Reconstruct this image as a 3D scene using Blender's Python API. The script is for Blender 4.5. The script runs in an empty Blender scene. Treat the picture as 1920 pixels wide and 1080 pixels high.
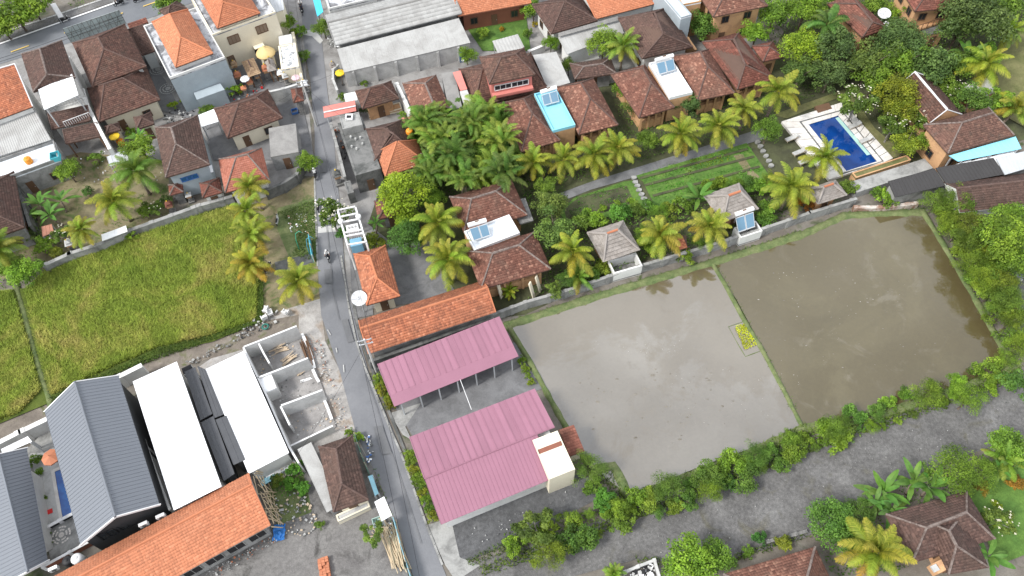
import bpy, math, random
import numpy as np
from mathutils import Vector, Matrix

SC = bpy.context.scene
C = SC.collection
rd = random.Random(11)

# ------------------------------------------------------------------ camera
FPX, PITCH, ROLL, CAM_H = 1450.0, math.radians(56.5), math.radians(-3.0), 80.0
_c, _s = math.cos(PITCH), math.sin(PITCH)
_f = Vector((0, _c, -_s)); _r = Vector((1, 0, 0)); _u = _r.cross(_f)
_cr, _sr = math.cos(ROLL), math.sin(ROLL)
AX_R = _r * _cr + _u * _sr
AX_U = _u * _cr - _r * _sr
AX_F = _f
CAM = Vector((0, 0, CAM_H))
cam_data = bpy.data.cameras.new('camera')
cam_data.sensor_width = 36.0
cam_data.lens = FPX / 1920 * 36.0
cam_data.clip_start, cam_data.clip_end = 1.0, 6000.0
cam = bpy.data.objects.new('camera', cam_data)
C.objects.link(cam)
m3 = Matrix((AX_R, AX_U, -AX_F)).transposed()
cam.matrix_world = Matrix.Translation(CAM) @ m3.to_4x4()
SC.camera = cam

# ------------------------------------------------------------------ sky, sun, exposure
SUN_EL, SUN_AZ = math.radians(48), math.radians(243)      # azimuth measured from +y towards +x
SKYX = 3.0
world = bpy.data.worlds.new('World'); SC.world = world
world.use_nodes = True
wn, wl = world.node_tree.nodes, world.node_tree.links
wn.clear()
out = wn.new('ShaderNodeOutputWorld'); bg = wn.new('ShaderNodeBackground')
sky = wn.new('ShaderNodeTexSky'); sky.sky_type = 'NISHITA'; sky.sun_disc = False
sky.sun_elevation, sky.sun_rotation = SUN_EL, SUN_AZ
sky.air_density, sky.dust_density, sky.ozone_density = 1.0, 2.0, 1.0
tc = wn.new('ShaderNodeTexCoord')
no = wn.new('ShaderNodeTexNoise'); no.inputs['Scale'].default_value = 2.6; no.inputs['Detail'].default_value = 7; no.inputs['Roughness'].default_value = .55
rp = wn.new('ShaderNodeValToRGB')
rp.color_ramp.elements[0].position = .30; rp.color_ramp.elements[0].color = (.45, .45, .45, 1)
rp.color_ramp.elements[1].position = .68; rp.color_ramp.elements[1].color = (1, 1, 1, 1)
no2 = wn.new('ShaderNodeTexNoise'); no2.inputs['Scale'].default_value = 2.3; no2.inputs['Detail'].default_value = 8
rp2 = wn.new('ShaderNodeValToRGB')
rp2.color_ramp.elements[0].position = .32; rp2.color_ramp.elements[0].color = (4.5, 5.1, 6.2, 1)
rp2.color_ramp.elements[1].position = .66; rp2.color_ramp.elements[1].color = (14.5, 14.4, 14.1, 1)
mx = wn.new('ShaderNodeMix'); mx.data_type = 'RGBA'
mp = wn.new('ShaderNodeMapping'); mp.inputs['Location'].default_value = (SKYX, 0.0, 0.0); wl.new(tc.outputs['Generated'], mp.inputs['Vector'])
wl.new(mp.outputs['Vector'], no.inputs['Vector']); wl.new(mp.outputs['Vector'], no2.inputs['Vector'])
wl.new(no.outputs['Fac'], rp.inputs['Fac']); wl.new(no2.outputs['Fac'], rp2.inputs['Fac'])
wl.new(rp.outputs['Color'], mx.inputs['Factor'])
wl.new(sky.outputs['Color'], mx.inputs['A']); wl.new(rp2.outputs['Color'], mx.inputs['B'])
wl.new(mx.outputs['Result'], bg.inputs['Color']); wl.new(bg.outputs['Background'], out.inputs['Surface'])
bg.inputs['Strength'].default_value = 0.088
sl = bpy.data.lights.new('sun', 'SUN'); sl.energy = 2.2; sl.angle = math.radians(14); sl.color = (1, .97, .92)
sun = bpy.data.objects.new('sun', sl); C.objects.link(sun)
_sd = Vector((math.sin(SUN_AZ) * math.cos(SUN_EL), math.cos(SUN_AZ) * math.cos(SUN_EL), math.sin(SUN_EL)))
sun.rotation_euler = (-_sd).to_track_quat('-Z', 'Y').to_euler()
sun.location = (0, 0, 150)
SC.view_settings.view_transform = 'Standard'
SC.view_settings.look = 'None'
SC.view_settings.gamma = 1
SC.view_settings.exposure = 1.0
SC.view_settings.use_curve_mapping = False
SC.cycles.max_bounces = 6
SC.cycles.use_denoising = True

# ------------------------------------------------------------------ layout helpers
def W(x, y, z=0.0):
    "the point at height z that the survey photograph shows at (x, y)"
    d = AX_R * ((x - 960) / FPX) - AX_U * ((y - 540) / FPX) + AX_F
    t = (z - CAM_H) / d.z
    return CAM + d * t

def mpp(x, y, z=0.0):
    "metres per photograph pixel at that point"
    return (W(x, y, z) - CAM).dot(AX_F) / FPX

ORG = {}
def tag(o, label=None, cat=None, group=None, kind=None):
    if label: o['label'] = label
    if cat:
        o['category'] = cat; o['kind'] = 'thing'
    if group: o['group'] = group
    if kind: o['kind'] = kind
    return o

def thing(name, label, cat, loc=(0, 0, 0), group=None, rz=0.0):
    o = bpy.data.objects.new(name, None); C.objects.link(o)
    o.location = loc; o.rotation_euler = (0, 0, rz); o.empty_display_size = .3
    ORG[o.name] = Vector(loc)
    return tag(o, label, cat, group)

class MB:
    def __init__(s):
        s.v = []; s.f = []; s.r = []
    def quad(s, *p, r=None):
        n = len(s.v); s.v += [tuple(q) for q in p]; s.f.append(tuple(range(n, n + len(p)))); s.r.append(rd.random() if r is None else r)
        return s
    def hexa(s, b, t, r=None):
        n = len(b); k = len(s.v); s.v += [tuple(q) for q in b] + [tuple(q) for q in t]
        r = rd.random() if r is None else r
        s.f.append(tuple(k + i for i in range(n - 1, -1, -1))); s.f.append(tuple(k + n + i for i in range(n)))
        for i in range(n):
            j = (i + 1) % n; s.f.append((k + i, k + j, k + n + j, k + n + i))
        s.r += [r] * (n + 2)
        return s
    def prism(s, poly, z0, z1, r=None):
        return s.hexa([(p[0], p[1], z0) for p in poly], [(p[0], p[1], z1) for p in poly], r)
    def slab(s, quad, t, r=None):
        return s.hexa([Vector(p) - Vector((0, 0, t)) for p in quad], quad, r)
    def box(s, c, sx, sy, sz, rz=0.0, r=None):
        "box standing on c"
        c = Vector(c); a, b = math.cos(rz), math.sin(rz)
        pts = []
        for x, y in ((-1, -1), (1, -1), (1, 1), (-1, 1)):
            x *= sx / 2; y *= sy / 2
            pts.append((c.x + x * a - y * b, c.y + x * b + y * a))
        return s.prism(pts, c.z, c.z + sz, r)
    def beam(s, p, q, w, h, up=None, r=None):
        "bar from p to q, w wide, h high, centred on the line, rising from it"
        p, q = Vector(p), Vector(q); d = (q - p)
        if d.length < 1e-6: return s
        d.normalize()
        up = Vector(up) if up else Vector((0, 0, 1))
        side = d.cross(up)
        if side.length < 1e-4: side = d.cross(Vector((1, 0, 0)))
        side.normalize(); u2 = side.cross(d).normalized()
        a, b = side * w / 2, u2 * h
        return s.hexa([p - a, p + a, q + a, q - a], [p - a + b, p + a + b, q + a + b, q - a + b], r)
    def tube(s, pts, rad, n=8, caps=True, r=None):
        pts = [Vector(p) for p in pts]
        if not isinstance(rad, (list, tuple)): rad = [rad] * len(pts)
        k = len(s.v); r = rd.random() if r is None else r
        for i, p in enumerate(pts):
            d = (pts[min(i + 1, len(pts) - 1)] - pts[max(i - 1, 0)]).normalized()
            a = d.cross(Vector((0, 0, 1)))
            if a.length < 1e-3: a = d.cross(Vector((1, 0, 0)))
            a.normalize(); b = a.cross(d)
            for j in range(n):
                t = 2 * math.pi * j / n
                s.v.append(tuple(p + (a * math.cos(t) + b * math.sin(t)) * rad[i]))
        for i in range(len(pts) - 1):
            for j in range(n):
                j2 = (j + 1) % n
                s.f.append((k + i * n + j, k + i * n + j2, k + (i + 1) * n + j2, k + (i + 1) * n + j)); s.r.append(r)
        if caps:
            s.f.append(tuple(k + j for j in range(n - 1, -1, -1))); s.r.append(r)
            e = k + (len(pts) - 1) * n
            s.f.append(tuple(e + j for j in range(n))); s.r.append(r)
        return s
    def lathe(s, c, prof, n=14, r=None):
        "prof: (radius, height) pairs from the bottom"
        c = Vector(c)
        return s.tube([c + Vector((0, 0, h)) for _, h in prof], [a for a, _ in prof], n, True, r)
    def build(s, name, mat, parent=None, label=None, cat=None, group=None, kind=None, smooth=False):
        me = bpy.data.meshes.new(name)
        if parent is not None:
            og = ORG[parent.name]
        else:
            a = np.array(s.v); lo, hi = a.min(0), a.max(0)
            og = Vector(((lo[0] + hi[0]) / 2, (lo[1] + hi[1]) / 2, lo[2]))
        me.from_pydata([(x - og.x, y - og.y, z - og.z) for x, y, z in s.v], [], s.f)
        me.materials.append(mat)
        at = me.attributes.new('rnd', 'FLOAT', 'FACE'); at.data.foreach_set('value', s.r)
        if smooth: me.polygons.foreach_set('use_smooth', [True] * len(me.polygons))
        me.update()
        o = bpy.data.objects.new(name, me); C.objects.link(o)
        if parent is not None: o.parent = parent
        else: o.location = og
        ORG[o.name] = og.copy()
        return tag(o, label, cat, group, kind)

def raw_mesh(name, V, Fq, R, mat, smooth=False):
    "fast mesh of quads from numpy arrays"
    me = bpy.data.meshes.new(name)
    V = np.asarray(V, np.float32); Fq = np.asarray(Fq, np.int32); k = Fq.shape[1]
    me.vertices.add(len(V)); me.vertices.foreach_set('co', V.ravel())
    me.loops.add(Fq.size); me.loops.foreach_set('vertex_index', Fq.ravel())
    me.polygons.add(len(Fq)); me.polygons.foreach_set('loop_start', np.arange(0, Fq.size, k, dtype=np.int32))
    me.polygons.foreach_set('loop_total', np.full(len(Fq), k, np.int32))
    if smooth: me.polygons.foreach_set('use_smooth', np.ones(len(Fq), bool))
    at = me.attributes.new('rnd', 'FLOAT', 'FACE'); at.data.foreach_set('value', np.asarray(R, np.float32))
    me.materials.append(mat); me.update(calc_edges=True); me.validate()
    return me

def link(name, me, parent=None, loc=(0, 0, 0), rot=(0, 0, 0), sc=(1, 1, 1), label=None, cat=None, group=None, kind=None, color=None):
    o = bpy.data.objects.new(name, me); C.objects.link(o)
    o.location = loc; o.rotation_euler = rot; o.scale = sc
    if parent is not None: o.parent = parent
    if color: o.color = (*color, 1)
    return tag(o, label, cat, group, kind)

# ------------------------------------------------------------------ materials
MATS = {}
class NT:
    def __init__(s, name):
        s.m = bpy.data.materials.new(name); s.m.use_nodes = True
        s.n, s.l = s.m.node_tree.nodes, s.m.node_tree.links
        s.n.clear(); s.out = s.n.new('ShaderNodeOutputMaterial')
        s.b = s.n.new('ShaderNodeBsdfPrincipled'); s.l.new(s.b.outputs[0], s.out.inputs[0])
        s._pos = None
    def pos(s):
        if s._pos is None: s._pos = s.n.new('ShaderNodeNewGeometry').outputs['Position']
        return s._pos
    def noise(s, scale, detail=4, rough=.55, vec=None, dist=0.0):
        n = s.n.new('ShaderNodeTexNoise'); n.inputs['Scale'].default_value = scale; n.inputs['Detail'].default_value = detail
        n.inputs['Roughness'].default_value = rough; n.inputs['Distortion'].default_value = dist
        s.l.new(vec or s.pos(), n.inputs['Vector']); return n.outputs['Fac']
    def ramp(s, fac, stops):
        r = s.n.new('ShaderNodeValToRGB'); e = r.color_ramp.elements
        while len(e) < len(stops): e.new(.5)
        for i, (p, c) in enumerate(stops):
            e[i].position = p; e[i].color = (*c, 1) if not isinstance(c, (int, float)) else (c, c, c, 1)
        s.l.new(fac, r.inputs['Fac']); return r.outputs['Color']
    def math(s, op, a, b=0.0, clamp=False):
        n = s.n.new('ShaderNodeMath'); n.operation = op; n.use_clamp = clamp
        for i, x in enumerate((a, b)):
            if isinstance(x, (int, float)): n.inputs[i].default_value = x
            else: s.l.new(x, n.inputs[i])
        return n.outputs[0]
    def mix(s, fac, a, b, mode='MIX'):
        n = s.n.new('ShaderNodeMix'); n.data_type = 'RGBA'; n.blend_type = mode
        for k, x in (('Factor', fac), ('A', a), ('B', b)):
            if isinstance(x, (int, float)) and k == 'Factor': n.inputs[k].default_value = x
            elif isinstance(x, tuple): n.inputs[k].default_value = (*x, 1)
            else: s.l.new(x, n.inputs[k])
        return n.outputs['Result']
    def attr(s, name='rnd'):
        n = s.n.new('ShaderNodeAttribute'); n.attribute_name = name; return n.outputs['Fac']
    def objinfo(s, k):
        return s.n.new('ShaderNodeObjectInfo').outputs[k]
    def bump(s, h, strength=.3, dist=.05):
        n = s.n.new('ShaderNodeBump'); n.inputs['Strength'].default_value = strength; n.inputs['Distance'].default_value = dist
        s.l.new(h, n.inputs['Height']); s.l.new(n.outputs[0], s.b.inputs['Normal'])
    def col(s, c):
        if isinstance(c, tuple): s.b.inputs['Base Color'].default_value = (*c, 1)
        else: s.l.new(c, s.b.inputs['Base Color'])
        return s
    def rough(s, r, spec=.3):
        if isinstance(r, (int, float)): s.b.inputs['Roughness'].default_value = r
        else: s.l.new(r, s.b.inputs['Roughness'])
        s.b.inputs['Specular IOR Level'].default_value = spec
        return s

def scl(c, k): return tuple(min(1, x * k) for x in c)

def plain(name, c, rough=.7, spec=.3, var=.12, grime=.25, gscale=.8, metal=0.0):
    "painted or cast surface with soft soiling"
    if name in MATS: return MATS[name]
    t = NT(name)
    a = t.ramp(t.noise(gscale, 6, .6), [(.3, scl(c, 1 - grime)), (.62, c)])
    b = t.mix(.5, a, t.ramp(t.noise(9, 4), [(.3, scl(c, 1 - var)), (.7, scl(c, 1 + var))]))
    r = t.ramp(t.attr(), [(0, .9), (1, 1.08)])
    t.col(t.mix(1.0, b, r, 'MULTIPLY')).rough(rough, spec)
    t.b.inputs['Metallic'].default_value = metal
    t.bump(t.noise(14, 4), .15, .02)
    MATS[name] = t.m; return t.m

def mottled(name, stops, scale, speck=10.0, sk=.2, rough=.9, bump=.4, detail=7, dist=.4, spots=None):
    "ground: broad patches, fine grain, optional second colour in patches"
    if name in MATS: return MATS[name]
    t = NT(name)
    c = t.ramp(t.noise(scale, detail, .6, dist=dist), stops)
    if spots:
        col, sc, lo, hi = spots
        c = t.mix(t.ramp(t.noise(sc, 6, .65, dist=.8), [(lo, 0.0), (hi, 1.0)]), c, col)
    g = t.ramp(t.noise(speck, 5, .7), [(.25, 1 - sk), (.75, 1 + sk)])
    g2 = t.ramp(t.noise(speck * .23, 4, .6), [(.3, 1 - sk * .6), (.7, 1 + sk * .6)])
    c = t.mix(1.0, t.mix(1.0, c, g, 'MULTIPLY'), g2, 'MULTIPLY')
    t.col(c).rough(rough, .2)
    t.bump(t.noise(speck * .6, 6, .7), bump, .08)
    MATS[name] = t.m; return t.m

def tilemat(name, dark, mid, light, moss=(.05, .045, .035), mo=.5, pale=None):
    "clay tile: each tile its own tone, moss and weathering in patches"
    if name in MATS: return MATS[name]
    t = NT(name)
    c = t.ramp(t.attr(), [(0, dark), (.45, mid), (.8, mid), (1, light)])
    c = t.mix(1.0, c, t.ramp(t.objinfo('Random'), [(0, (.86, .84, .84)), (.5, (1, 1, 1)), (1, (1.1, 1.14, 1.12))]), 'MULTIPLY')
    c = t.mix(t.ramp(t.noise(.45, 6, .62), [(.42, 0.0), (.7, mo)]), c, moss)
    if pale:
        c = t.mix(t.ramp(t.noise(.9, 7, .7, dist=1.0), [(.55, 0.0), (.72, .55)]), c, pale)
    c = t.mix(1.0, c, t.ramp(t.noise(5, 4, .7), [(.25, .75), (.75, 1.25)]), 'MULTIPLY')
    t.col(c).rough(.85, .2)
    MATS[name] = t.m; return t.m

def leafmat(name, dark, mid, light, trans=.35, patch=.35, tip=None):
    "foliage: tone per leaf, per plant (object colour) and in soft patches"
    if name in MATS: return MATS[name]
    t = NT(name)
    c = t.ramp(t.attr(), [(0, dark), (.5, mid), (1, light)])
    c = t.mix(1.0, c, t.objinfo('Color'), 'MULTIPLY')
    c = t.mix(1.0, c, t.ramp(t.noise(.7, 3), [(.3, 1 - patch), (.7, 1 + patch)]), 'MULTIPLY')
    t.col(c).rough(.55, .25)
    tr = t.n.new('ShaderNodeBsdfTranslucent'); t.l.new(c, tr.inputs['Color'])
    ms = t.n.new('ShaderNodeMixShader'); ms.inputs[0].default_value = trans
    t.l.new(t.b.outputs[0], ms.inputs[1]); t.l.new(tr.outputs[0], ms.inputs[2]); t.l.new(ms.outputs[0], t.out.inputs[0])
    MATS[name] = t.m; return t.m

def glassmat(name, c, rough=.08):
    t = NT(name); t.col(c).rough(rough, .6); MATS[name] = t.m; return t.m

def stained(name, base, stain, scale, lo, hi, rough=.85, grain=.15, streak=False):
    "concrete and asbestos sheet with shaped stains"
    if name in MATS: return MATS[name]
    t = NT(name)
    v = t.pos()
    c = t.mix(t.ramp(t.noise(scale, 8, .66, dist=.7), [(lo, 0.0), (hi, 1.0)]), base, stain)
    c = t.mix(1.0, c, t.ramp(t.noise(7, 5, .7), [(.25, 1 - grain), (.75, 1 + grain)]), 'MULTIPLY')
    r = t.ramp(t.attr(), [(0, .92), (1, 1.08)])
    t.col(t.mix(1.0, c, r, 'MULTIPLY')).rough(rough, .25)
    t.bump(t.noise(9, 5), .25, .03)
    MATS[name] = t.m; return t.m

M_TBROWN = tilemat('tile_brown', (.075, .041, .033), (.125, .066, .052), (.18, .10, .075), mo=.4, pale=(.13, .10, .085))
M_TDARK = tilemat('tile_dark_brown', (.068, .042, .036), (.100, .060, .050), (.14, .085, .07), mo=.3, pale=(.11, .085, .075))
M_TVILLA = tilemat('tile_villa_red', (.11, .05, .037), (.175, .080, .058), (.33, .175, .125), moss=(.10, .066, .052), mo=.5, pale=(.22, .14, .105))
M_TRED = tilemat('tile_red', (.12, .046, .034), (.18, .070, .052), (.26, .11, .08), mo=.4)
M_TORANGE = tilemat('tile_orange', (.37, .145, .08), (.46, .178, .096), (.52, .22, .125), moss=(.29, .13, .08), mo=.3)
M_TORANGE2 = tilemat('tile_old_orange', (.26, .095, .056), (.40, .145, .078), (.52, .215, .125), moss=(.12, .07, .05), mo=.45)
M_TSALMON = tilemat('tile_salmon', (.30, .11, .075), (.37, .145, .10), (.42, .18, .13), moss=(.25, .12, .09), mo=.3)
M_CAPG = stained('ridge_mortar', (.20, .165, .148), (.11, .08, .07), 2.5, .4, .6)
M_CAPB = stained('ridge_brown', (.095, .06, .05), (.14, .10, .088), 2.5, .5, .7)
M_CAPO = plain('ridge_orange', (.46, .17, .085))
M_CAPW = plain('ridge_white', (.62, .62, .63))
M_PLW = plain('plaster_white', (.66, .66, .64), grime=.3)
M_PLG = stained('plaster_grey', (.30, .30, .295), (.17, .17, .165), .7, .42, .66)
M_PLC = plain('plaster_cream', (.72, .66, .52), grime=.15)
M_PLO = stained('plaster_ochre', (.50, .30, .16), (.36, .21, .12), .8, .45, .7)
M_PLBL = plain('plaster_bluegrey', (.33, .38, .41), grime=.25)
M_PLP = plain('plaster_pink', (.58, .20, .17), grime=.25)
M_BRICKW = plain('wall_redbrown', (.22, .085, .055), grime=.3)
M_CONC = stained('concrete', (.29, .29, .28), (.15, .15, .145), .55, .44, .66)
M_CONCD = stained('concrete_dark', (.17, .17, .165), (.075, .078, .075), .5, .40, .60)
M_CONCL = stained('concrete_light', (.43, .43, .42), (.28, .28, .27), .6, .45, .7)
M_CONCST = stained('concrete_blotched', (.47, .48, .50), (.16, .16, .17), .55, .44, .56)
M_ASB = stained('asbestos_sheet', (.36, .36, .35), (.27, .265, .255), .35, .42, .66)
M_ASBD = stained('asbestos_dark', (.24, .235, .225), (.16, .155, .15), .4, .42, .66)
M_FASC = plain('fascia_timber', (.10, .06, .045))
M_WOOD = plain('timber', (.16, .09, .055))
M_WOODP = plain('timber_pale', (.50, .40, .29), var=.2)
M_DARK = plain('dark_void', (.02, .02, .022))
M_GLASS = glassmat('window_glass', (.02, .025, .03))
M_GLASSB = glassmat('window_blue', (.03, .10, .22))
M_SOLAR = glassmat('solar_glass', (.10, .19, .27), .1)
M_FRAMEW = plain('frame_white', (.7, .7, .7))
M_FRAMEB = plain('frame_brown', (.13, .075, .045))
M_WHITE = plain('white_sheet', (.82, .83, .845), rough=.5, grime=.14, var=.04)
M_STEEL = plain('galvanised', (.50, .52, .54), rough=.45, grime=.2, metal=.3)
M_PINK = plain('pink_sheet', (.275, .130, .178), rough=.55, grime=.16, var=.05, gscale=.45)
M_SLATE = plain('grey_sheet', (.15, .163, .185), rough=.42, grime=.05, var=.03, spec=.4)
M_BLUEF = plain('blue_waterproofing', (.24, .58, .70), rough=.5, grime=.12)
M_WHITEF = stained('white_waterproofing', (.70, .74, .78), (.52, .56, .60), .6, .48, .72, grain=.05)
M_RED = plain('red_paint', (.55, .03, .03))
M_BLUE = plain('blue_plastic', (.05, .14, .38), rough=.45)
M_LBLUE = plain('light_blue_sheet', (.30, .56, .66), rough=.5)
M_ORNG = plain('orange_plastic', (.75, .28, .03), rough=.45)
M_YEL = plain('yellow_cloth', (.75, .50, .03))
M_BLACK = plain('black_rubber', (.018, .018, .02), rough=.6)
M_TERRA = plain('terracotta', (.42, .16, .085))
M_BAMBOO = plain('bamboo', (.50, .40, .27), var=.25)
M_BARK = stained('bark', (.17, .135, .105), (.09, .07, .055), 2, .4, .6)
M_PALMBARK = stained('palm_bark', (.25, .21, .17), (.13, .10, .08), 3, .4, .6)
M_BRANCH = stained('pale_branch', (.30, .28, .25), (.20, .18, .16), 2, .4, .6)
M_THATCH = stained('thatch', (.27, .245, .225), (.19, .168, .15), 1.2, .4, .65, grain=.3)
M_STRAW = stained('straw_thatch', (.36, .25, .155), (.22, .145, .09), 2.2, .4, .6, grain=.35)
M_STONE = stained('stone_grey', (.22, .215, .21), (.11, .11, .105), 1.5, .42, .62)
M_DECK = stained('pool_deck_stone', (.62, .60, .57), (.46, .43, .40), .7, .45, .7, grain=.08)
M_SKIN = plain('skin', (.27, .15, .095))
M_SHIRT = plain('white_shirt', (.78, .78, .78), grime=.05)
M_TROUS = plain('dark_trousers', (.03, .035, .05))

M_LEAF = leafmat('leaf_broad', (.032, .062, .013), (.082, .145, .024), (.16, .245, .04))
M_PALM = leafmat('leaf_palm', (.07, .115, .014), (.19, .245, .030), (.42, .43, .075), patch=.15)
M_BAN = leafmat('leaf_banana', (.05, .12, .02), (.10, .21, .035), (.16, .28, .06), patch=.2)
M_RICE = None
M_FLOWER = plain('white_blossom', (.80, .76, .62))
M_FLOWERR = plain('red_blossom', (.55, .07, .04))
# ------------------------------------------------------------------ building kit
def V3(p, z): return Vector((p[0], p[1], z))

def rectify(q):
    "nearest rectangle to four measured corners (tl, tr, br, bl)"
    a, b, c, d = [Vector((p.x, p.y)) for p in q]
    ctr = (a + b + c + d) / 4
    u = ((b - a) + (c - d)); v = ((d - a) + (c - b))
    un = u.normalized(); vn = v.normalized()
    # average the two directions to a right-angled pair
    pu = Vector((-vn.y, vn.x))
    if pu.dot(un) < 0: pu = -pu
    un = (un + pu).normalized(); vv = Vector((-un.y, un.x))
    if vv.dot(vn) < 0: vv = -vv
    hu, hv = u.dot(un) / 4, v.dot(vv) / 4
    return [ctr - un * hu - vv * hv, ctr + un * hu - vv * hv, ctr + un * hu + vv * hv, ctr - un * hu + vv * hv]

def inset(poly, d):
    "offset a clockwise-or-not convex quad inwards by d"
    n = len(poly); c = sum((Vector(p[:2]) for p in poly), Vector((0, 0))) / n
    lines = []
    for i in range(n):
        p, q = Vector(poly[i][:2]), Vector(poly[(i + 1) % n][:2])
        e = (q - p).normalized(); nn = Vector((-e.y, e.x))
        if nn.dot(c - p) < 0: nn = -nn
        lines.append((p + nn * d, e))
    res = []
    for i in range(n):
        p1, e1 = lines[i - 1]; p2, e2 = lines[i]
        den = e1.x * e2.y - e1.y * e2.x
        t = ((p2 - p1).x * e2.y - (p2 - p1).y * e2.x) / den
        res.append(p1 + e1 * t)
    return res

class Tiles:
    "collects the clay tiles of one roof: every tile a barrel with its own lower edge"
    def __init__(s, tw=.27, th=.30):
        s.V = []; s.F = []; s.R = []; s.n = 0; s.tw = tw; s.th = th
    def slope(s, eL, eR, rR, rL):
        eL, eR, rR, rL = map(Vector, (eL, eR, rR, rL))
        U = eR - eL; w = U.length; U = U / w
        ml, mr = rL - eL, rR - eL
        Sv = ((ml - U * ml.dot(U)) + (mr - U * mr.dot(U))) / 2
        N = U.cross(Sv).normalized()
        if N.z < 0: N = -N
        L = Sv.length; nr = max(1, round(L / s.th)); nc = max(1, round(w / s.tw))
        i = np.arange(nr)[:, None]; k = np.arange(nc)[None, :]
        v0 = (i + 0 * k) / nr; v1 = (i + 1 + 0 * k) / nr
        ul, ur = ml.dot(U), mr.dot(U)
        jit = (np.random.RandomState(int(w * 991 + L * 77) % 9999).rand(nr, nc) - .5)
        def bounds(v): return ul * v, w + (ur - w) * v
        a0, b0 = bounds(v0); a1, b1 = bounds(v1)
        u0 = k * w / nc + 0 * i; u1 = (k + 1) * w / nc + 0 * i
        lo0, lo1 = np.clip(u0, a0, b0), np.clip(u1, a0, b0)
        hi0, hi1 = np.clip(u0, a1, b1), np.clip(u1, a1, b1)
        keep = ((lo1 - lo0) + (hi1 - hi0)) > .04
        sel = lambda x: x[keep]
        lo0, lo1, hi0, hi1, v0, v1, jit = map(sel, (lo0, lo1, hi0, hi1, v0, v1, jit))
        m = len(lo0)
        if m == 0: return
        E = np.array(eL); Un = np.array(U); Sn = np.array(Sv); Nn = np.array(N)
        def P(u, v, h): return E + u[:, None] * Un + v[:, None] * Sn + np.asarray(h).reshape(-1, 1) * Nn
        z = np.zeros(m); lift = .045 + jit * .03
        pts = np.stack([P(lo0, v0, lift), P((lo0 + lo1) / 2, v0, lift + .035), P(lo1, v0, lift),
                        P(hi0, v1, z), P((hi0 + hi1) / 2, v1, z + .03), P(hi1, v1, z),
                        P(lo0, v0, z - .02), P((lo0 + lo1) / 2, v0, z - .02), P(lo1, v0, z - .02)], 1)
        s.V.append(pts.reshape(-1, 3))
        base = s.n + np.arange(m)[:, None] * 9
        f = np.array([[0, 1, 4, 3], [1, 2, 5, 4], [6, 7, 1, 0], [7, 8, 2, 1]])
        s.F.append((base[:, None, :] + f[None]).reshape(-1, 4)); s.n += m * 9
        rr = np.random.RandomState(int(w * 313 + L * 171) % 9999).rand(m)
        s.R.append(np.repeat(rr, 4))
    def build(s, parent, mat, name='roof_tiles'):
        og = np.array(ORG[parent.name])
        me = raw_mesh(name, np.concatenate(s.V) - og, np.concatenate(s.F), np.concatenate(s.R), mat)
        o = link(name, me, parent, kind='stuff'); ORG[o.name] = Vector(og); return o

def cap(parent, p, q, mat, r=.13, name='ridge_cap', lift=.06):
    p, q = Vector(p), Vector(q)
    if (q - p).length < .3: return
    n = max(2, int((q - p).length / .8)); pts = []
    for i in range(n + 1):
        pts.append(p.lerp(q, i / n) + Vector((0, 0, lift + rd.uniform(-.015, .015))))
    MB().tube(pts, [r * rd.uniform(.85, 1.15) for _ in pts], 6).build(name, mat, parent)

def window(parent, p, n, w, h, fmat, gmat, mull=1):
    "window on a wall: p bottom centre, n outward normal"
    n = Vector((n[0], n[1], 0)).normalized(); t = Vector((-n.y, n.x, 0)); z = Vector((0, 0, 1)); p = Vector(p)
    f = MB(); o = n * .01
    for sgn in (-1, 1):
        a = p + t * (sgn * w / 2) + n * .035
        f.beam(a, a + z * h, .08, .07, up=n)
    for hh in (0, h - .08):
        a = p + z * hh + n * .035
        f.hexa([a - t * w / 2 - o * 3, a + t * w / 2 - o * 3, a + t * w / 2 + n * .07, a - t * w / 2 + n * .07],
               [a - t * w / 2 - o * 3 + z * .08, a + t * w / 2 - o * 3 + z * .08, a + t * w / 2 + n * .07 + z * .08, a - t * w / 2 + n * .07 + z * .08])
    for k in range(mull):
        a = p + t * (w * ((k + 1) / (mull + 1) - .5)) + n * .035
        f.beam(a, a + z * h, .05, .06, up=n)
    fo = f.build('window', fmat, parent)
    g = MB(); a = p + n * .02
    g.hexa([a - t * w / 2, a + t * w / 2, a + t * w / 2 + n * .02, a - t * w / 2 + n * .02],
           [a - t * w / 2 + z * h, a + t * w / 2 + z * h, a + t * w / 2 + n * .02 + z * h, a - t * w / 2 + n * .02 + z * h])
    g.build('pane', gmat, fo)
    return fo

def door(parent, p, n, w, h, mat):
    n = Vector((n[0], n[1], 0)).normalized(); t = Vector((-n.y, n.x, 0)); z = Vector((0, 0, 1)); p = Vector(p)
    m = MB(); a = p + n * .01
    m.hexa([a - t * w / 2, a + t * w / 2, a + t * w / 2 + n * .06, a - t * w / 2 + n * .06],
           [a - t * w / 2 + z * h, a + t * w / 2 + z * h, a + t * w / 2 + n * .06 + z * h, a - t * w / 2 + n * .06 + z * h])
    d = m.build('door', mat, parent)
    MB().box(p + n * .1 + t * w * .35 + z * h * .48, .05, .05, .14).build('handle', M_STEEL, d)

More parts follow.
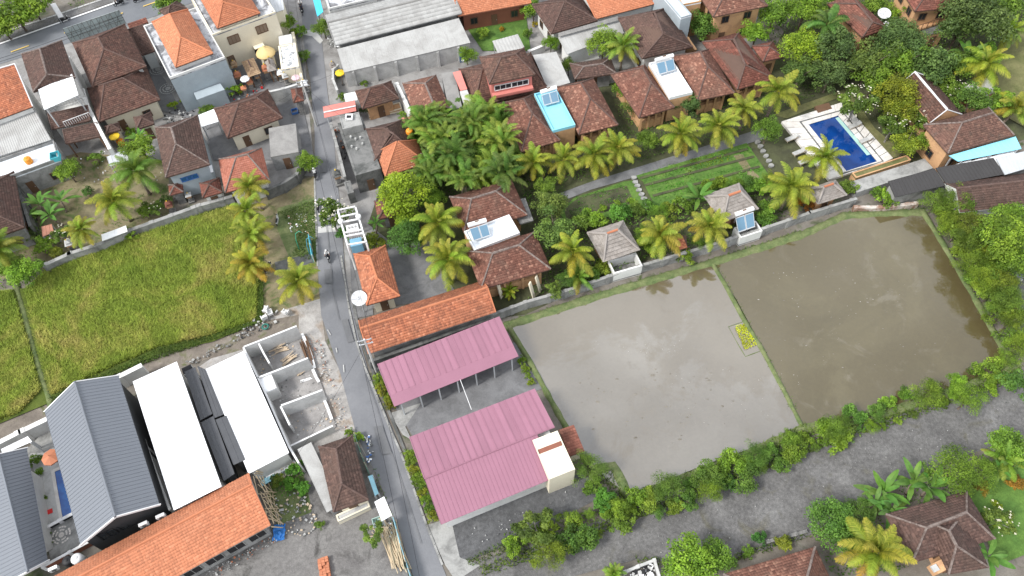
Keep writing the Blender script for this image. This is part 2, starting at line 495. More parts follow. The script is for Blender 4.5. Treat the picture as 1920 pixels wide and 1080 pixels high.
def openings(parent, poly, z0, z1, fmat=None, gmat=None, dmat=None, storeys=1, spacing=2.6, w=1.1):
    "windows and a door on the walls that face the street side (towards the viewer)"
    fmat, gmat, dmat = fmat or M_FRAMEB, gmat or M_GLASS, dmat or M_FRAMEB
    ctr = sum((Vector(p[:2]) for p in poly), Vector((0, 0))) / len(poly); doored = False
    for i in range(len(poly)):
        p, q = Vector(poly[i][:2]), Vector(poly[(i + 1) % len(poly)][:2])
        e = q - p; L = e.length; e = e / L; n = Vector((e.y, -e.x))
        if n.dot((p + q) / 2 - ctr) < 0: n = -n
        if n.dot((CAM.xy - (p + q) / 2).normalized()) < .25 or L < 1.6: continue
        k = max(1, int(L / spacing)); sh = (z1 - z0) / storeys
        for s in range(storeys):
            for j in range(k):
                c = p + e * (L * (j + .5) / k)
                if s == 0 and not doored and j == k // 2 and sh > 2.2:
                    door(parent, V3(c, z0), n, .95, min(2.1, sh - .35), dmat); doored = True
                else:
                    window(parent, V3(c, z0 + s * sh + min(.95, sh * .33)), n, w, min(1.25, sh * .42), fmat, gmat)

def hip(name, label, cat, q, ze, tmat, ridge=None, wmat=None, cmat=None, rise=None, over=.7, gable=False, z0=0.0, group=None,
        op=True, caps=True, rect=True, storeys=1, parent=None, walls=True, veranda=False, pitch=.52, ts=1.0):
    "tiled hip or gable roof on walls; q tl,tr,br,bl in the survey picture at eave height"
    P = [W(x, y, ze) for x, y in q]
    q2 = rectify(P) if rect else [p.xy for p in P]
    cx = sum((p for p in q2), Vector((0, 0))) / 4
    root = parent or thing(name, label, cat, V3(cx, z0), group)
    lu, lv = (q2[1] - q2[0]).length, (q2[3] - q2[0]).length
    half = min(lu, lv) / 2
    rise = rise or max(.6, half * pitch); zr = ze + rise
    if ridge is None:
        if lu >= lv: r0, r1 = cx - (q2[1] - q2[0]) * (.5 - half * (0 if gable else 1) / lu), cx + (q2[1] - q2[0]) * (.5 - half * (0 if gable else 1) / lu)
        else: r0, r1 = cx - (q2[3] - q2[0]) * (.5 - half * (0 if gable else 1) / lv), cx + (q2[3] - q2[0]) * (.5 - half * (0 if gable else 1) / lv)
    else:
        r0, r1 = (W(*ridge[0], zr).xy, W(*ridge[1], zr).xy)
    e = r1 - r0; U = (q2[1] - q2[0]).normalized(); Vv = (q2[3] - q2[0]).normalized()
    if (lv > lu if e.length < .3 else abs(e.dot(Vv)) > abs(e.dot(U))):
        q2 = [q2[1], q2[2], q2[3], q2[0]]; U, Vv = Vv, -U
    if (r1 - r0).dot(U) < 0: r0, r1 = r1, r0
    if gable:   # ridge runs to the two end walls
        w0 = (q2[0] + q2[3]) / 2; L = (q2[1] - q2[0]).length
        off = ((r0 + r1) / 2 - w0); off = off - U * off.dot(U)
        r0, r1 = w0 + off, w0 + off + U * L
    A, B, Cc, D = [V3(p, ze) for p in q2]; R0, R1 = V3(r0, zr), V3(r1, zr)
    T = Tiles(.27 * ts, .30 * ts)
    T.slope(D, Cc, R1, R0); T.slope(B, A, R0, R1)
    if not gable:
        T.slope(Cc, B, R1, R1); T.slope(A, D, R0, R0)
    T.build(root, tmat)
    # closed body under the tiles, a hand below their plane
    dz = Vector((0, 0, -.05)); u = MB()
    for f in ((D, Cc, R1, R0), (B, A, R0, R1), (Cc, B, R1), (A, D, R0)):
        u.quad(*[p + dz for p in f])
    u.quad(*[p + dz * 3 for p in (A, B, Cc, D)])
    for p, qn in ((A, B), (B, Cc), (Cc, D), (D, A)):
        u.quad(p + dz * 3, qn + dz * 3, qn + dz, p + dz)
    u.build('roof_deck', M_FASC if not gable else (wmat or M_PLW), root)
    if caps:
        cm = cmat or M_CAPB
        cap(root, R0, R1, cm, .15)
        if not gable:
            for a, b in ((A, R0), (D, R0), (B, R1), (Cc, R1)): cap(root, a + Vector((0, 0, .03)), b, cm, .11)
        else:
            for a, b in ((A, R0), (D, R0), (B, R1), (Cc, R1)): cap(root, a, b, cm, .08, 'verge_board')
    if walls:
        poly = inset(q2, over)
        if veranda:
            MB().prism(inset(q2, over + .55), z0, ze - .16).build('inner_wall', M_FRAMEB, root)
            MB().prism(poly, z0, z0 + (ze - z0) * .42).build('parapet', wmat or M_PLW, root)
            for a_, b_ in zip(poly, poly[1:] + poly[:1]):
                for f_ in (0, .33, .67): MB().box(V3(a_.lerp(b_, f_), z0), .3, .3, ze - z0 - .17).build('pillar', wmat or M_PLW, root)
        else: MB().prism(poly, z0, ze - .16).build('wall', wmat or M_PLW, root)
        if op and not veranda: openings(root, poly, z0, ze - .2, storeys=storeys)
    return root

def shed(name, label, cat, q, zt, zb, mat, cmat=None, tiles=False, pitch=.6, rib=.05, parent=None, wmat=None, over=.3, z0=0.0, group=None,
         thick=.06, posts=None, op=False, ribw=.10, part='roof_sheet', rect=False, wave=False):
    "single-slope roof (top edge q0-q1 at zt, bottom edge q3-q2 at zb): tiles, ribbed sheet or corrugated sheet; on walls or posts"
    A, B = W(*q[0], zt), W(*q[1], zt); Cc, D = W(*q[2], zb), W(*q[3], zb)
    if rect:
        r = rectify([A, B, Cc, D]); A, B, Cc, D = V3(r[0], zt), V3(r[1], zt), V3(r[2], zb), V3(r[3], zb)
    ctr = (A + B + Cc + D) / 4
    root = parent or thing(name, label, cat, V3(ctr, z0), group)
    if tiles:
        T = Tiles(); T.slope(D, Cc, B, A); T.build(root, mat)
        dn = Vector((0, 0, -.06))
        MB().slab([p + dn for p in (A, B, Cc, D)], .08).build('roof_deck', M_FASC, root)
        if cmat:
            for a, b in ((A, D), (B, Cc), (A, B)): cap(root, a, b, cmat, .09, 'verge_board')
    else:
        sheet_part(root, A, B, Cc, D, mat, pitch, rib, ribw, thick, part, wave)
    if wmat:
        poly = inset([p.xy for p in (A, B, Cc, D)], over)
        pl = [Vector(p) for p in poly]
        def zat(p):
            v = ((D - A) + (Cc - B)).xy / 2; t = (p - ((A + B) / 2).xy).dot(v) / v.length_squared
            return zt + (zb - zt) * t - thick - .08
        MB().hexa([V3(p, z0) for p in pl], [V3(p, zat(p)) for p in pl]).build('wall', wmat, root)
        if op: openings(root, pl, z0, min(zt, zb) - .2)
    if posts:
        for t in np.linspace(.04, .96, posts):
            for a, b in ((A, B), (D, Cc)):
                p = a.lerp(b, t); p = p + (ctr - p) * .04
                MB().box(V3(p, z0), .14, .14, p.z - thick - z0 - .03).build('post', M_STEEL if not tiles else M_WOOD, root)
    return root

def sheet_part(root, A, B, Cc, D, mat, pitch, rib, ribw, thick, part, wave=False):
    "sheet metal between AB and DC: raised ribs (or waves) run from AB down to DC"
    L = ((B - A).length + (Cc - D).length) / 2
    n = max(1, round(L / pitch)); prof = []
    if wave:
        for i in range(n * 4 + 1): prof.append((i / (n * 4), rib * (0, .5, 1, .5)[i % 4]))
    else:
        hw = ribw / 2 / L
        prof.append((0, rib))
        for i in range(n + 1):
            c = i / n
            pts = [(c - hw * 1.5, 0), (c - hw, rib), (c + hw, rib), (c + hw * 1.5, 0)]
            prof += [p for p in pts if 0 < p[0] < 1]
        prof.append((1, rib))
    m = MB(); N = (B - A).cross(D - A).normalized()
    if N.z < 0: N = -N
    for (t0, h0), (t1, h1) in zip(prof, prof[1:]):
        a, b = A.lerp(B, t0) + N * h0, A.lerp(B, t1) + N * h1
        d, c = D.lerp(Cc, t0) + N * h0, D.lerp(Cc, t1) + N * h1
        m.quad(a, b, c, d, r=.5)
    dn = -N * thick
    m.quad(A + dn, D + dn, Cc + dn, B + dn, r=.5)
    for p, q in ((A, B), (B, Cc), (Cc, D), (D, A)):
        m.quad(p + dn, q + dn, q + N * rib * .5, p + N * rib * .5, r=.5)
    return m.build(part, mat, root)

def flat(name, label, cat, q, z, rmat, wmat, par=.35, pw=.16, z0=0.0, group=None, over=0.0, op=True, storeys=1, rect=True, parent=None, pmat=None, fmat=None, gmat=None):
    "flat-roofed block with parapet"
    P = [W(x, y, z + par) for x, y in q]; q2 = rectify(P) if rect else [p.xy for p in P]
    c = sum((p for p in q2), Vector((0, 0))) / 4
    root = parent or thing(name, label, cat, V3(c, z0), group)
    MB().prism(inset(q2, over), z0, z - .18).build('wall', wmat, root)
    MB().prism(q2, z - .179, z).build('roof_slab', rmat, root)
    if par > .05:
        inn = inset(q2, pw); m = MB()
        for i in range(4):
            j = (i + 1) % 4
            m.prism([q2[i], q2[j], inn[j], inn[i]], z + .001, z + par)
        m.build('parapet', pmat or wmat, root)
    if op: openings(root, inset(q2, over), z0, z - .2, storeys=storeys, fmat=fmat, gmat=gmat)
    return root

def wall(name, label, pts, h, t, mat, z0=0.0, cmat=None, top=True, cat='wall', group=None):
    "free-standing wall; pts are its crown line in the survey picture"
    P = [W(x, y, z0 + h if top else z0) for x, y in pts]
    c = sum(P, Vector((0, 0, 0))) / len(P)
    root = thing(name, label, cat, V3(c, z0), group)
    m, k = MB(), MB()
    for a, b in zip(P, P[1:]):
        e = (b - a).normalized() * t * .45
        m.beam(V3(a, z0) - e, V3(b, z0) + e, t, h - .08)
        k.beam(V3(a, z0 + h - .079) - e, V3(b, z0 + h - .079) + e, t + .08, .079)
    m.build('panel', mat, root); k.build('coping', cmat or mat, root)
    n = 0
    for a, b in zip(P, P[1:]):
        L = (b - a).length
        for i in range(int(L / 3) + 1):
            p = a.lerp(b, i * 3 / max(L, .1)) if i * 3 < L else b
            MB().box(V3(p, z0), t + .14, t + .14, h + .06, math.atan2((b - a).y, (b - a).x)).build('pier', cmat or mat, root); n += 1
    return root

PZ = [0.0]
def patch(name, pts, mat, kind='structure', z=None, lab=None):
    "flush ground surface, 4 mm above the one laid before"
    if z is None:
        PZ[0] += .004; z = PZ[0]
    m = MB(); P = [W(x, y, z) for x, y in pts]
    m.quad(*P, r=.5)
    o = m.build(name, mat, None, kind=kind)
    o.location.z = z; return o

# ------------------------------------------------------------------ plants
def np_leaf_quads(rs, C0, Nn, size, curl=.25, aspect=.55):
    "leaf-shaped kites: centres C0, facing Nn"
    n = len(C0)
    t = rs.normal(size=(n, 3)); t -= (t * Nn).sum(1, keepdims=True) * Nn
    t /= np.linalg.norm(t, axis=1, keepdims=True) + 1e-9
    b = np.cross(Nn, t); s = size[:, None]
    v = np.stack([C0 - t * s * .5, C0 + b * s * aspect * .5 + Nn * s * curl * .3 - t * s * .05, C0 + t * s * .5 - Nn * s * curl * .4, C0 - b * s * aspect * .5 + Nn * s * curl * .3 - t * s * .05], 1)
    f = np.arange(n * 4).reshape(n, 4)
    return v.reshape(-1, 3), f

def crown_arrays(rs, nl, per, R, flat_=.75, lobe=(.24, .38), leaf=.22, irregular=.22, aspect=.55, low=-.35):
    "crown of many small leaf clumps spread over an uneven body"
    d = rs.normal(size=(nl, 3)); d /= np.linalg.norm(d, axis=1, keepdims=True)
    d[:, 2] = np.where(d[:, 2] < low, -d[:, 2] * .6, d[:, 2])
    rr = R * rs.uniform(.45, .88, (nl, 1)) * (1 + irregular * np.sin(3 * np.arctan2(d[:, 1:2], d[:, 0:1]) + rs.uniform(0, 6)))
    ctr = d * rr * np.array([1, 1, flat_]); lr = R * rs.uniform(*lobe, nl)
    cl = rs.rand(nl)
    Cs, Ns, Rr = [], [], []
    for i in range(nl):
        m = int(per * (lr[i] / (R * sum(lobe) / 2)) ** 2) + 3
        e = rs.normal(size=(m, 3)); e /= np.linalg.norm(e, axis=1, keepdims=True)
        e[:, 2] = np.where(e[:, 2] < -.3, -e[:, 2], e[:, 2])
        Cs.append(ctr[i] + e * lr[i] * rs.uniform(.55, 1.08, (m, 1)) * np.array([1, 1, .8]))
        nn = e * .6 + rs.normal(size=(m, 3)) * .45 + np.array([0, 0, .55]); Ns.append(nn / np.linalg.norm(nn, axis=1, keepdims=True))
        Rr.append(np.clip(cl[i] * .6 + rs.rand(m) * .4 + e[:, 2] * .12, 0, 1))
    Cc = np.concatenate(Cs); Nn = np.concatenate(Ns); Rr = np.concatenate(Rr)
    v, f = np_leaf_quads(rs, Cc, Nn, leaf * rs.uniform(.6, 1.35, len(Cc)), aspect=aspect)
    return v, f, Rr, ctr

PROTO = {}
def make_tree_proto(kind, seed):
    rs = np.random.RandomState(seed)
    K = dict(broad=(3.0, 46, 80, .30, .75), dense=(3.0, 60, 90, .24, .85), light=(2.6, 26, 60, .34, .7), fine=(2.6, 44, 110, .20, .7),
             bush=(1.2, 26, 62, .155, .7), shrub=(1.0, 18, 48, .18, .75), olive=(3.0, 40, 80, .32, .8), big=(4.4, 70, 100, .34, .62))[kind]
    R, nl, per, leaf, fl = K
    asp = .28 if kind == 'fine' else .55
    v, f, r, ctr = crown_arrays(rs, nl, per, R, fl, leaf=leaf, aspect=asp, irregular=.08 if kind == 'dense' else .22, lobe=(.22, .34) if kind != 'light' else (.14, .24))
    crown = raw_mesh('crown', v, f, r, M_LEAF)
    zc = R * (1.15 if R > 2 else .72)
    m = MB(); k = Vector((0, 0, zc))
    m.tube([(0, 0, -.05), (.05, .02, zc * .35), (-.03, .05, zc * .75)], [R * .075, R * .055, R * .04], 8)
    for j in range(7):
        c = Vector(ctr[j * (len(ctr) // 7)]) * .9 + k
        m.tube([(-.03, .05, zc * rd.uniform(.45, .7)), Vector((0, 0, zc * .8)).lerp(c, .5), c], [R * .03, R * .02, R * .009], 6)
    ms = bpy.data.meshes.new('trunk'); ms.from_pydata(m.v, [], m.f); ms.materials.append(M_BRANCH if kind == 'light' else M_BARK)
    return dict(R=R, zc=zc, crown=crown, trunk=ms)

def tree(px, py, rpx, kind, label, tint=(1, 1, 1), cat='tree', name='tree', group=None, squash=1.0, zlift=0.0, z0=0.0, flowers=None):
    key = (kind, rd.randrange(3))
    if key not in PROTO: PROTO[key] = make_tree_proto(kind, hash(kind) % 1 + len(PROTO) * 7 + 3)
    p = PROTO[key]
    z = z0 + 2.0
    for _ in range(3):
        s = rpx * mpp(px, py, z) / p['R'] / .95; z = z0 + p['zc'] * s + zlift
    b = W(px, py, z)
    root = thing(name, label, cat, V3(b, z0), group, rz=rd.uniform(0, 6.28))
    k = tuple(t * rd.uniform(.92, 1.08) for t in tint)
    link('trunk', p['trunk'], root, sc=(s, s, (z - z0) / p['zc']))
    c = link('crown', p['crown'], root, loc=(0, 0, z - z0), sc=(s, s * rd.uniform(.92, 1.08), s * squash), color=k)
    ORG[c.name] = Vector(b)
    if flowers:
        m = MB(); R = p['R'] * s
        for _ in range(flowers):
            a, e = rd.uniform(0, 6.28), rd.uniform(.2, 1.3)
            q = Vector((math.cos(a) * math.cos(e), math.sin(a) * math.cos(e), math.sin(e) * .75)) * R * rd.uniform(.85, 1.03) + b
            rot = rd.uniform(0, 6.28); w = rd.uniform(.06, .12)
            for j in range(4):
                t = rot + j * 1.57
                m.quad(q, q + Vector((math.cos(t - .4) * w, math.sin(t - .4) * w, .05)), q + Vector((math.cos(t) * w * 1.3, math.sin(t) * w * 1.3, .02)), q + Vector((math.cos(t + .4) * w, math.sin(t + .4) * w, .05)))
        # blossoms follow the turned crown
        c2, s2 = math.cos(-root.rotation_euler.z), math.sin(-root.rotation_euler.z)
        m.v = [((x - b.x) * c2 - (y - b.y) * s2 + b.x, (x - b.x) * s2 + (y - b.y) * c2 + b.y, zz) for x, y, zz in m.v]
        me = bpy.data.meshes.new('blossom'); o0 = Vector((b.x, b.y, z0))
        me.from_pydata([(x - o0.x, y - o0.y, zz - o0.z) for x, y, zz in m.v], [], m.f); me.materials.append(M_FLOWER)
        link('blossom', me, root, kind='stuff')
    return root

def shrub(px, py, rpx, label, tint=(1, 1, 1), group=None, kind='shrub', name='shrub', cat='shrub', z0=0.0, squash=1.0):
    return tree(px, py, rpx, kind, label, tint, cat, name, group, squash, z0=z0)

def frond_mesh(L, e0, droop, nleaf, ll, lw, hang, seed, name='frond'):
    "a feather leaf: arching rib with hanging leaflets on both sides, growing along +x"
    rs = random.Random(seed); V, Fq, R = [], [], []
    pts = []; x = z = 0.0; n = 12
    for i in range(n + 1):
        t = i / n; a = e0 - droop * t ** 1.3
        pts.append((x, rs.uniform(-.02, .02) * L * t, z)); x += math.cos(a) * L / n; z += math.sin(a) * L / n
    def at(t):
        f = min(t * n, n - 1e-6); i = int(f); u = f - i
        a, b = Vector(pts[i]), Vector(pts[i + 1]); return a.lerp(b, u), (b - a).normalized()
    for i in range(n):
        w0, w1 = .045 * (1 - i / n) + .012, .045 * (1 - (i + 1) / n) + .012
        a, b = Vector(pts[i]), Vector(pts[i + 1]); k = len(V); y = Vector((0, 1, 0)); up = Vector((0, 0, .02))
        V += [a - y * w0, a + y * w0, b + y * w1, b - y * w1]; Fq.append((k, k + 1, k + 2, k + 3)); R.append(.85)
    for s in (-1, 1):
        for j in range(nleaf):
            t = .12 + .88 * (j + rs.uniform(-.3, .3)) / nleaf; t = max(.1, min(.995, t))
            p, d = at(t)
            l = ll * (math.sin(math.pi * min(1, .26 + t * .70)) ** .8) * rs.uniform(.85, 1.1)
            fwd = .45 + .5 * t
            dr = (Vector((0, s, 0)) + d * fwd + Vector((0, 0, .12))).normalized()
            mid = p + dr * l * .5; tip = p + dr * l * .92 - Vector((0, 0, hang * l * rs.uniform(.7, 1.2)))
            wv = d * lw * .5
            k = len(V); V += [p - wv, p + wv, mid + wv * 1.05, mid - wv * 1.05, tip + wv * .25, tip - wv * .25]
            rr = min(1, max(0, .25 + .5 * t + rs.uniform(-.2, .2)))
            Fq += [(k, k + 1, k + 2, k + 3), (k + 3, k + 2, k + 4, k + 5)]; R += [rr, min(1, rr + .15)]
    return raw_mesh(name, [tuple(v) for v in V], Fq, R, M_PALM)

def blade_mesh(L, w, e0, droop, seed, name='leaf'):
    "broad banana-type leaf with a midrib"
    rs = random.Random(seed); V, Fq, R = [], [], []; n = 9; x = z = 0.0; row = []
    for i in range(n + 1):
        t = i / n; a = e0 - droop * t
        ww = w * (0.05 if t < .18 else math.sin(math.pi * (.08 + .9 * (t - .18) / .82)) ** .6) * .5 * rs.uniform(.88, 1.08)
        k = len(V); V += [(x, -ww, z + ww * .18), (x, 0, z), (x, ww, z + ww * .18)]; row.append(k)
        x += math.cos(a) * L / n; z += math.sin(a) * L / n
    for a, b in zip(row, row[1:]):
        Fq += [(a, a + 1, b + 1, b), (a + 1, a + 2, b + 2, b + 1)]; R += [.45 + rs.uniform(-.2, .2), .55 + rs.uniform(-.2, .2)]
    return raw_mesh(name, V, Fq, R, M_BAN)

FR = {}
def fronds(kind):
    if kind in FR: return FR[kind]
    D = math.radians
    if kind == 'coconut':
        L = [frond_mesh(4.0, D(e), D(dr), 60, 1.0, .055, h, i) for i, (e, dr, h) in enumerate(((80, 60, .22), (66, 80, .32), (52, 92, .42), (38, 88, .5), (24, 80, .55), (8, 66, .6), (-14, 48, .6)))]
    elif kind == 'areca':
        L = [frond_mesh(2.6, D(e), D(dr), 36, .56, .055, .35, 20 + i) for i, (e, dr) in enumerate(((80, 80), (70, 105), (58, 110), (46, 100), (30, 85)))]
    elif kind == 'fan':
        L = [frond_mesh(2.9, D(e), D(dr), 40, .62, .10, .6, 40 + i) for i, (e, dr) in enumerate(((65, 110), (50, 115), (35, 105), (15, 90)))]
    else:
        L = [blade_mesh(2.6, .62, D(e), D(dr), 60 + i) for i, (e, dr) in enumerate(((72, 55), (55, 65), (42, 60), (28, 55)))]
    FR[kind] = L; return L

TRUNKS = {}
def palm(px, py, rpx, kind, label, tint=(1, 1, 1), h=5.0, n=18, cat='palm', name='palm', group=None, z0=0.0, lean=None):
    L = fronds(kind); Lm = dict(coconut=4.0, areca=2.2, fan=2.4, banana=2.3)[kind]
    if kind == 'coconut': h *= .68; n = int(n * 1.2)
    z = z0 + h; s = rpx * mpp(px, py, z) / Lm
    top = W(px, py, z); lx, ly = lean or (rd.uniform(-.5, .5), rd.uniform(-.5, .5))
    base = Vector((top.x + lx, top.y + ly, z0))
    root = thing(name, label, cat, base, group)
    d = top - base
    if kind in ('areca',):
        m = MB()
        for j in range(6):
            a = j * 1.05; r = .35 * s
            m.tube([(math.cos(a) * r, math.sin(a) * r, -.05), d + Vector((math.cos(a) * r * .8, math.sin(a) * r * .8, -rd.uniform(0, .8)))], [.06, .045], 6)
    else:
        r0 = .20 if kind == 'coconut' else .14
        m = MB(); m.tube([(0, 0, -.05), d * .1, d * .5 + Vector((-lx * .2, -ly * .2, 0)), d * .98], [r0 * 1.5, r0, r0 * .85, r0 * .75], 9)
        if kind == 'coconut':
            for j in range(6):
                a = j * 1.05 + .3; m.lathe(d + Vector((math.cos(a) * .32, math.sin(a) * .32, -.45)), [(.04, 0), (.14, .08), (.16, .2), (.05, .32)], 7)
    me = bpy.data.meshes.new('trunk'); me.from_pydata(m.v, [], m.f); me.materials.append(M_PALMBARK); me.polygons.foreach_set('use_smooth', [True] * len(me.polygons))
    link('trunk', me, root)
    nv = len(L); t0, ta = rd.uniform(.05, .3), rd.uniform(0, 6.28)
    if kind == 'coconut': n += rd.randint(-4, 3)
    for i in range(n):
        q = i / (n - 1); k = min(nv - 1, int(q * nv)); a = i * 2.39996 + rd.uniform(-.2, .2)
        sc = s * rd.uniform(.82, 1.15) * (.8 if q < .15 else 1)
        old = q > .78 and rd.random() < .4
        c = [t * rd.uniform(.85, 1.15) for t in tint]
        if old and kind == 'coconut': c = [c[0] * 1.35, c[1] * 1.0, c[2] * .9]
        off = Vector((0, 0, 0)) if kind != 'areca' else Vector((math.cos(a * 1.7) * .7 * s, math.sin(a * 1.7) * .7 * s, -rd.uniform(0, 1.1)))
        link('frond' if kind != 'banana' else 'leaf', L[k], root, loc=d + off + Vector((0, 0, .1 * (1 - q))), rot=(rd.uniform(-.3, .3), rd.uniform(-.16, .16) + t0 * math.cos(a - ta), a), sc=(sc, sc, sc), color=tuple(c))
    return root

def in_poly(P, x, y):
    r = False; n = len(P); j = n - 1
    for i in range(n):
        if (P[i][1] > y) != (P[j][1] > y) and x < (P[j][0] - P[i][0]) * (y - P[i][1]) / (P[j][1] - P[i][1]) + P[i][0]: r = not r
        j = i
    return r

def np_in_poly(P, X, Y):
    r = np.zeros(len(X), bool); n = len(P); j = n - 1
    for i in range(n):
        xi, yi, xj, yj = P[i][0], P[i][1], P[j][0], P[j][1]
        c = ((yi > Y) != (yj > Y)) & (X < (xj - xi) * (Y - yi) / (yj - yi + 1e-12) + xi); r ^= c; j = i
    return r

def ground_cover(name, pts, dens, leaf, hmax, seed, mat=None, lab=None, tint=(1, 1, 1), z0=.0, lumps=1.2, aspect=.5):
    "low planting nobody could count: leaf clumps of uneven height over an area"
    rs = np.random.RandomState(seed); P = [W(x, y, 0).xy for x, y in pts]; A = np.array([tuple(p) for p in P])
    lo, hi = A.min(0), A.max(0); n = int((hi - lo).prod() * dens)
    X, Y = rs.uniform(lo[0], hi[0], n), rs.uniform(lo[1], hi[1], n)
    k = np_in_poly(P, X, Y); X, Y = X[k], Y[k]
    hh = .5 + .5 * np.sin(X * lumps + 1.3 * np.sin(Y * lumps * .8)) * np.cos(Y * lumps * 1.13 + seed)
    Z = z0 + hmax * (hh * .8 + .2) * rs.uniform(.25, 1, len(X)) + .03
    N = rs.normal(size=(len(X), 3)) * .5 + np.array([0, 0, 1]); N /= np.linalg.norm(N, axis=1, keepdims=True)
    v, f = np_leaf_quads(rs, np.stack([X, Y, Z], 1), N, leaf * rs.uniform(.6, 1.4, len(X)), aspect=aspect)
    r = np.clip(hh * .5 + rs.rand(len(X)) * .6 - .05, 0, 1)
    og = np.array([A[:, 0].mean(), A[:, 1].mean(), 0])
    me = raw_mesh(name, v - og, f, r, mat or M_LEAF)
    return link(name, me, loc=og, kind='stuff', color=tint, label=lab)

def blades(name, pts, step, hgt, seed, mat, per=5, wid=.035, spread=.16, tint=(1, 1, 1)):
    "standing crop or long grass: tufts of bent blades"
    rs = np.random.RandomState(seed); P = [W(x, y, 0).xy for x, y in pts]; A = np.array([tuple(p) for p in P])
    lo, hi = A.min(0), A.max(0)
    gx, gy = np.meshgrid(np.arange(lo[0], hi[0], step), np.arange(lo[1], hi[1], step))
    X = gx.ravel() + rs.uniform(-.4, .4, gx.size) * step; Y = gy.ravel() + rs.uniform(-.4, .4, gx.size) * step
    k = np_in_poly(P, X, Y); X, Y = X[k], Y[k]
    X = np.repeat(X, per); Y = np.repeat(Y, per); n = len(X)
    a = rs.uniform(0, 6.28, n); h = hgt * rs.uniform(.65, 1.15, n); s = spread * rs.uniform(.4, 1.5, n)
    dx, dy = np.cos(a), np.sin(a); B = np.stack([X + dx * .02, Y + dy * .02, np.zeros(n)], 1)
    side = np.stack([-dy, dx, np.zeros(n)], 1) * wid
    M = B + np.stack([dx * s * .4, dy * s * .4, h * .75], 1); T = B + np.stack([dx * s * 1.5, dy * s * 1.5, h], 1)
    v = np.stack([B - side, B + side, M + side, M - side, T + side * .3, T - side * .3], 1).reshape(-1, 3)
    b = np.arange(n)[:, None] * 6; f = (b[:, None, :] + np.array([[0, 1, 2, 3], [3, 2, 4, 5]])[None]).reshape(-1, 4)
    r = np.repeat(rs.rand(n), 2)
    og = np.array([A[:, 0].mean(), A[:, 1].mean(), 0])
    return link(name, raw_mesh(name, v - og, f, r, mat), loc=og, kind='stuff', color=tint)
# ------------------------------------------------------------------ ground
G_EARTH = mottled('earth', [(.3, (.115, .10, .085)), (.55, (.16, .145, .125)), (.75, (.19, .18, .165))], .25, spots=((.055, .075, .03), .35, .55, .68))
G_YARD = mottled('dry_yard', [(.25, (0.115, 0.098, 0.052)), (.5, (0.190, 0.161, 0.098)), (.75, (0.218, 0.196, 0.115))], .35, spots=((0.069, 0.098, 0.029), .5, .5, .66))
G_GARDEN = mottled('garden_soil', [(.3, (0.042, 0.042, 0.028)), (.6, (0.077, 0.084, 0.042)), (.8, (0.070, 0.105, 0.035))], .4)
G_LAWN = mottled('lawn', [(.3, (0.053, 0.112, 0.024)), (.6, (0.090, 0.165, 0.033)), (.8, (0.150, 0.195, 0.053))], .5, sk=.3)
G_LAWND = mottled('dry_lawn', [(.3, (.10, .11, .04)), (.6, (.15, .145, .065)), (.8, (.19, .17, .09))], .5, sk=.25)
G_BEDG = mottled('bund_grass', [(.3, (0.069, 0.106, 0.037)), (.55, (0.125, 0.150, 0.062)), (.8, (0.175, 0.181, 0.094))], .9, sk=.3)
G_ASPH = mottled('asphalt', [(.3, (0.142, 0.146, 0.157)), (.6, (0.174, 0.178, 0.189)), (.8, (0.199, 0.202, 0.210))], .22, speck=16, sk=.07, rough=.75, bump=.15)
G_ASPHM = mottled('road_asphalt', [(.3, (0.126, 0.134, 0.146)), (.7, (0.156, 0.164, 0.176))], .2, speck=16, sk=.07, rough=.75, bump=.15)
G_GRAVEL = mottled('gravel', [(.3, (0.088, 0.086, 0.085)), (.55, (0.129, 0.126, 0.124)), (.8, (0.186, 0.184, 0.181))], .28, speck=13, sk=.42, bump=.6, spots=((0.103, 0.098, 0.078), .3, .55, .7))
G_GRAVELD = mottled('dark_gravel', [(.3, (0.067, 0.068, 0.070)), (.6, (0.100, 0.101, 0.104)), (.8, (0.140, 0.140, 0.140))], .35, speck=13, sk=.42, bump=.6)
G_SAND = mottled('black_sand', [(.3, (0.114, 0.108, 0.106)), (.55, (0.169, 0.163, 0.157)), (.8, (0.241, 0.232, 0.223))], .2, speck=12, sk=.28, bump=.5, spots=((0.066, 0.063, 0.060), .3, .55, .68))
G_DUST = mottled('building_dust', [(.3, (0.209, 0.198, 0.187)), (.6, (0.330, 0.317, 0.303)), (.8, (0.407, 0.396, 0.380))], .35, speck=9, sk=.2, spots=((0.231, 0.182, 0.138), .3, .52, .66))
G_FLOOR = mottled('screed_floor', [(.3, (0.196, 0.187, 0.182)), (.6, (0.299, 0.287, 0.279)), (.8, (0.380, 0.368, 0.356))], .45, speck=8, sk=.15)
G_SOILD = mottled('spoil_bank', [(.3, (.11, .095, .08)), (.6, (.185, .16, .135)), (.8, (.23, .21, .19))], .5, spots=((.09, .10, .04), .5, .55, .7))
G_PAVE = stained('paving_grey', (0.163, 0.164, 0.169), (0.104, 0.104, 0.107), .6, .42, .68)
G_YARDC = stained('yard_concrete', (0.260, 0.254, 0.247), (0.150, 0.143, 0.137), .45, .42, .68)

base = MB().quad((-2500, -2500, 0), (2500, -2500, 0), (2500, 2500, 0), (-2500, 2500, 0)).build('ground', G_EARTH, kind='structure')

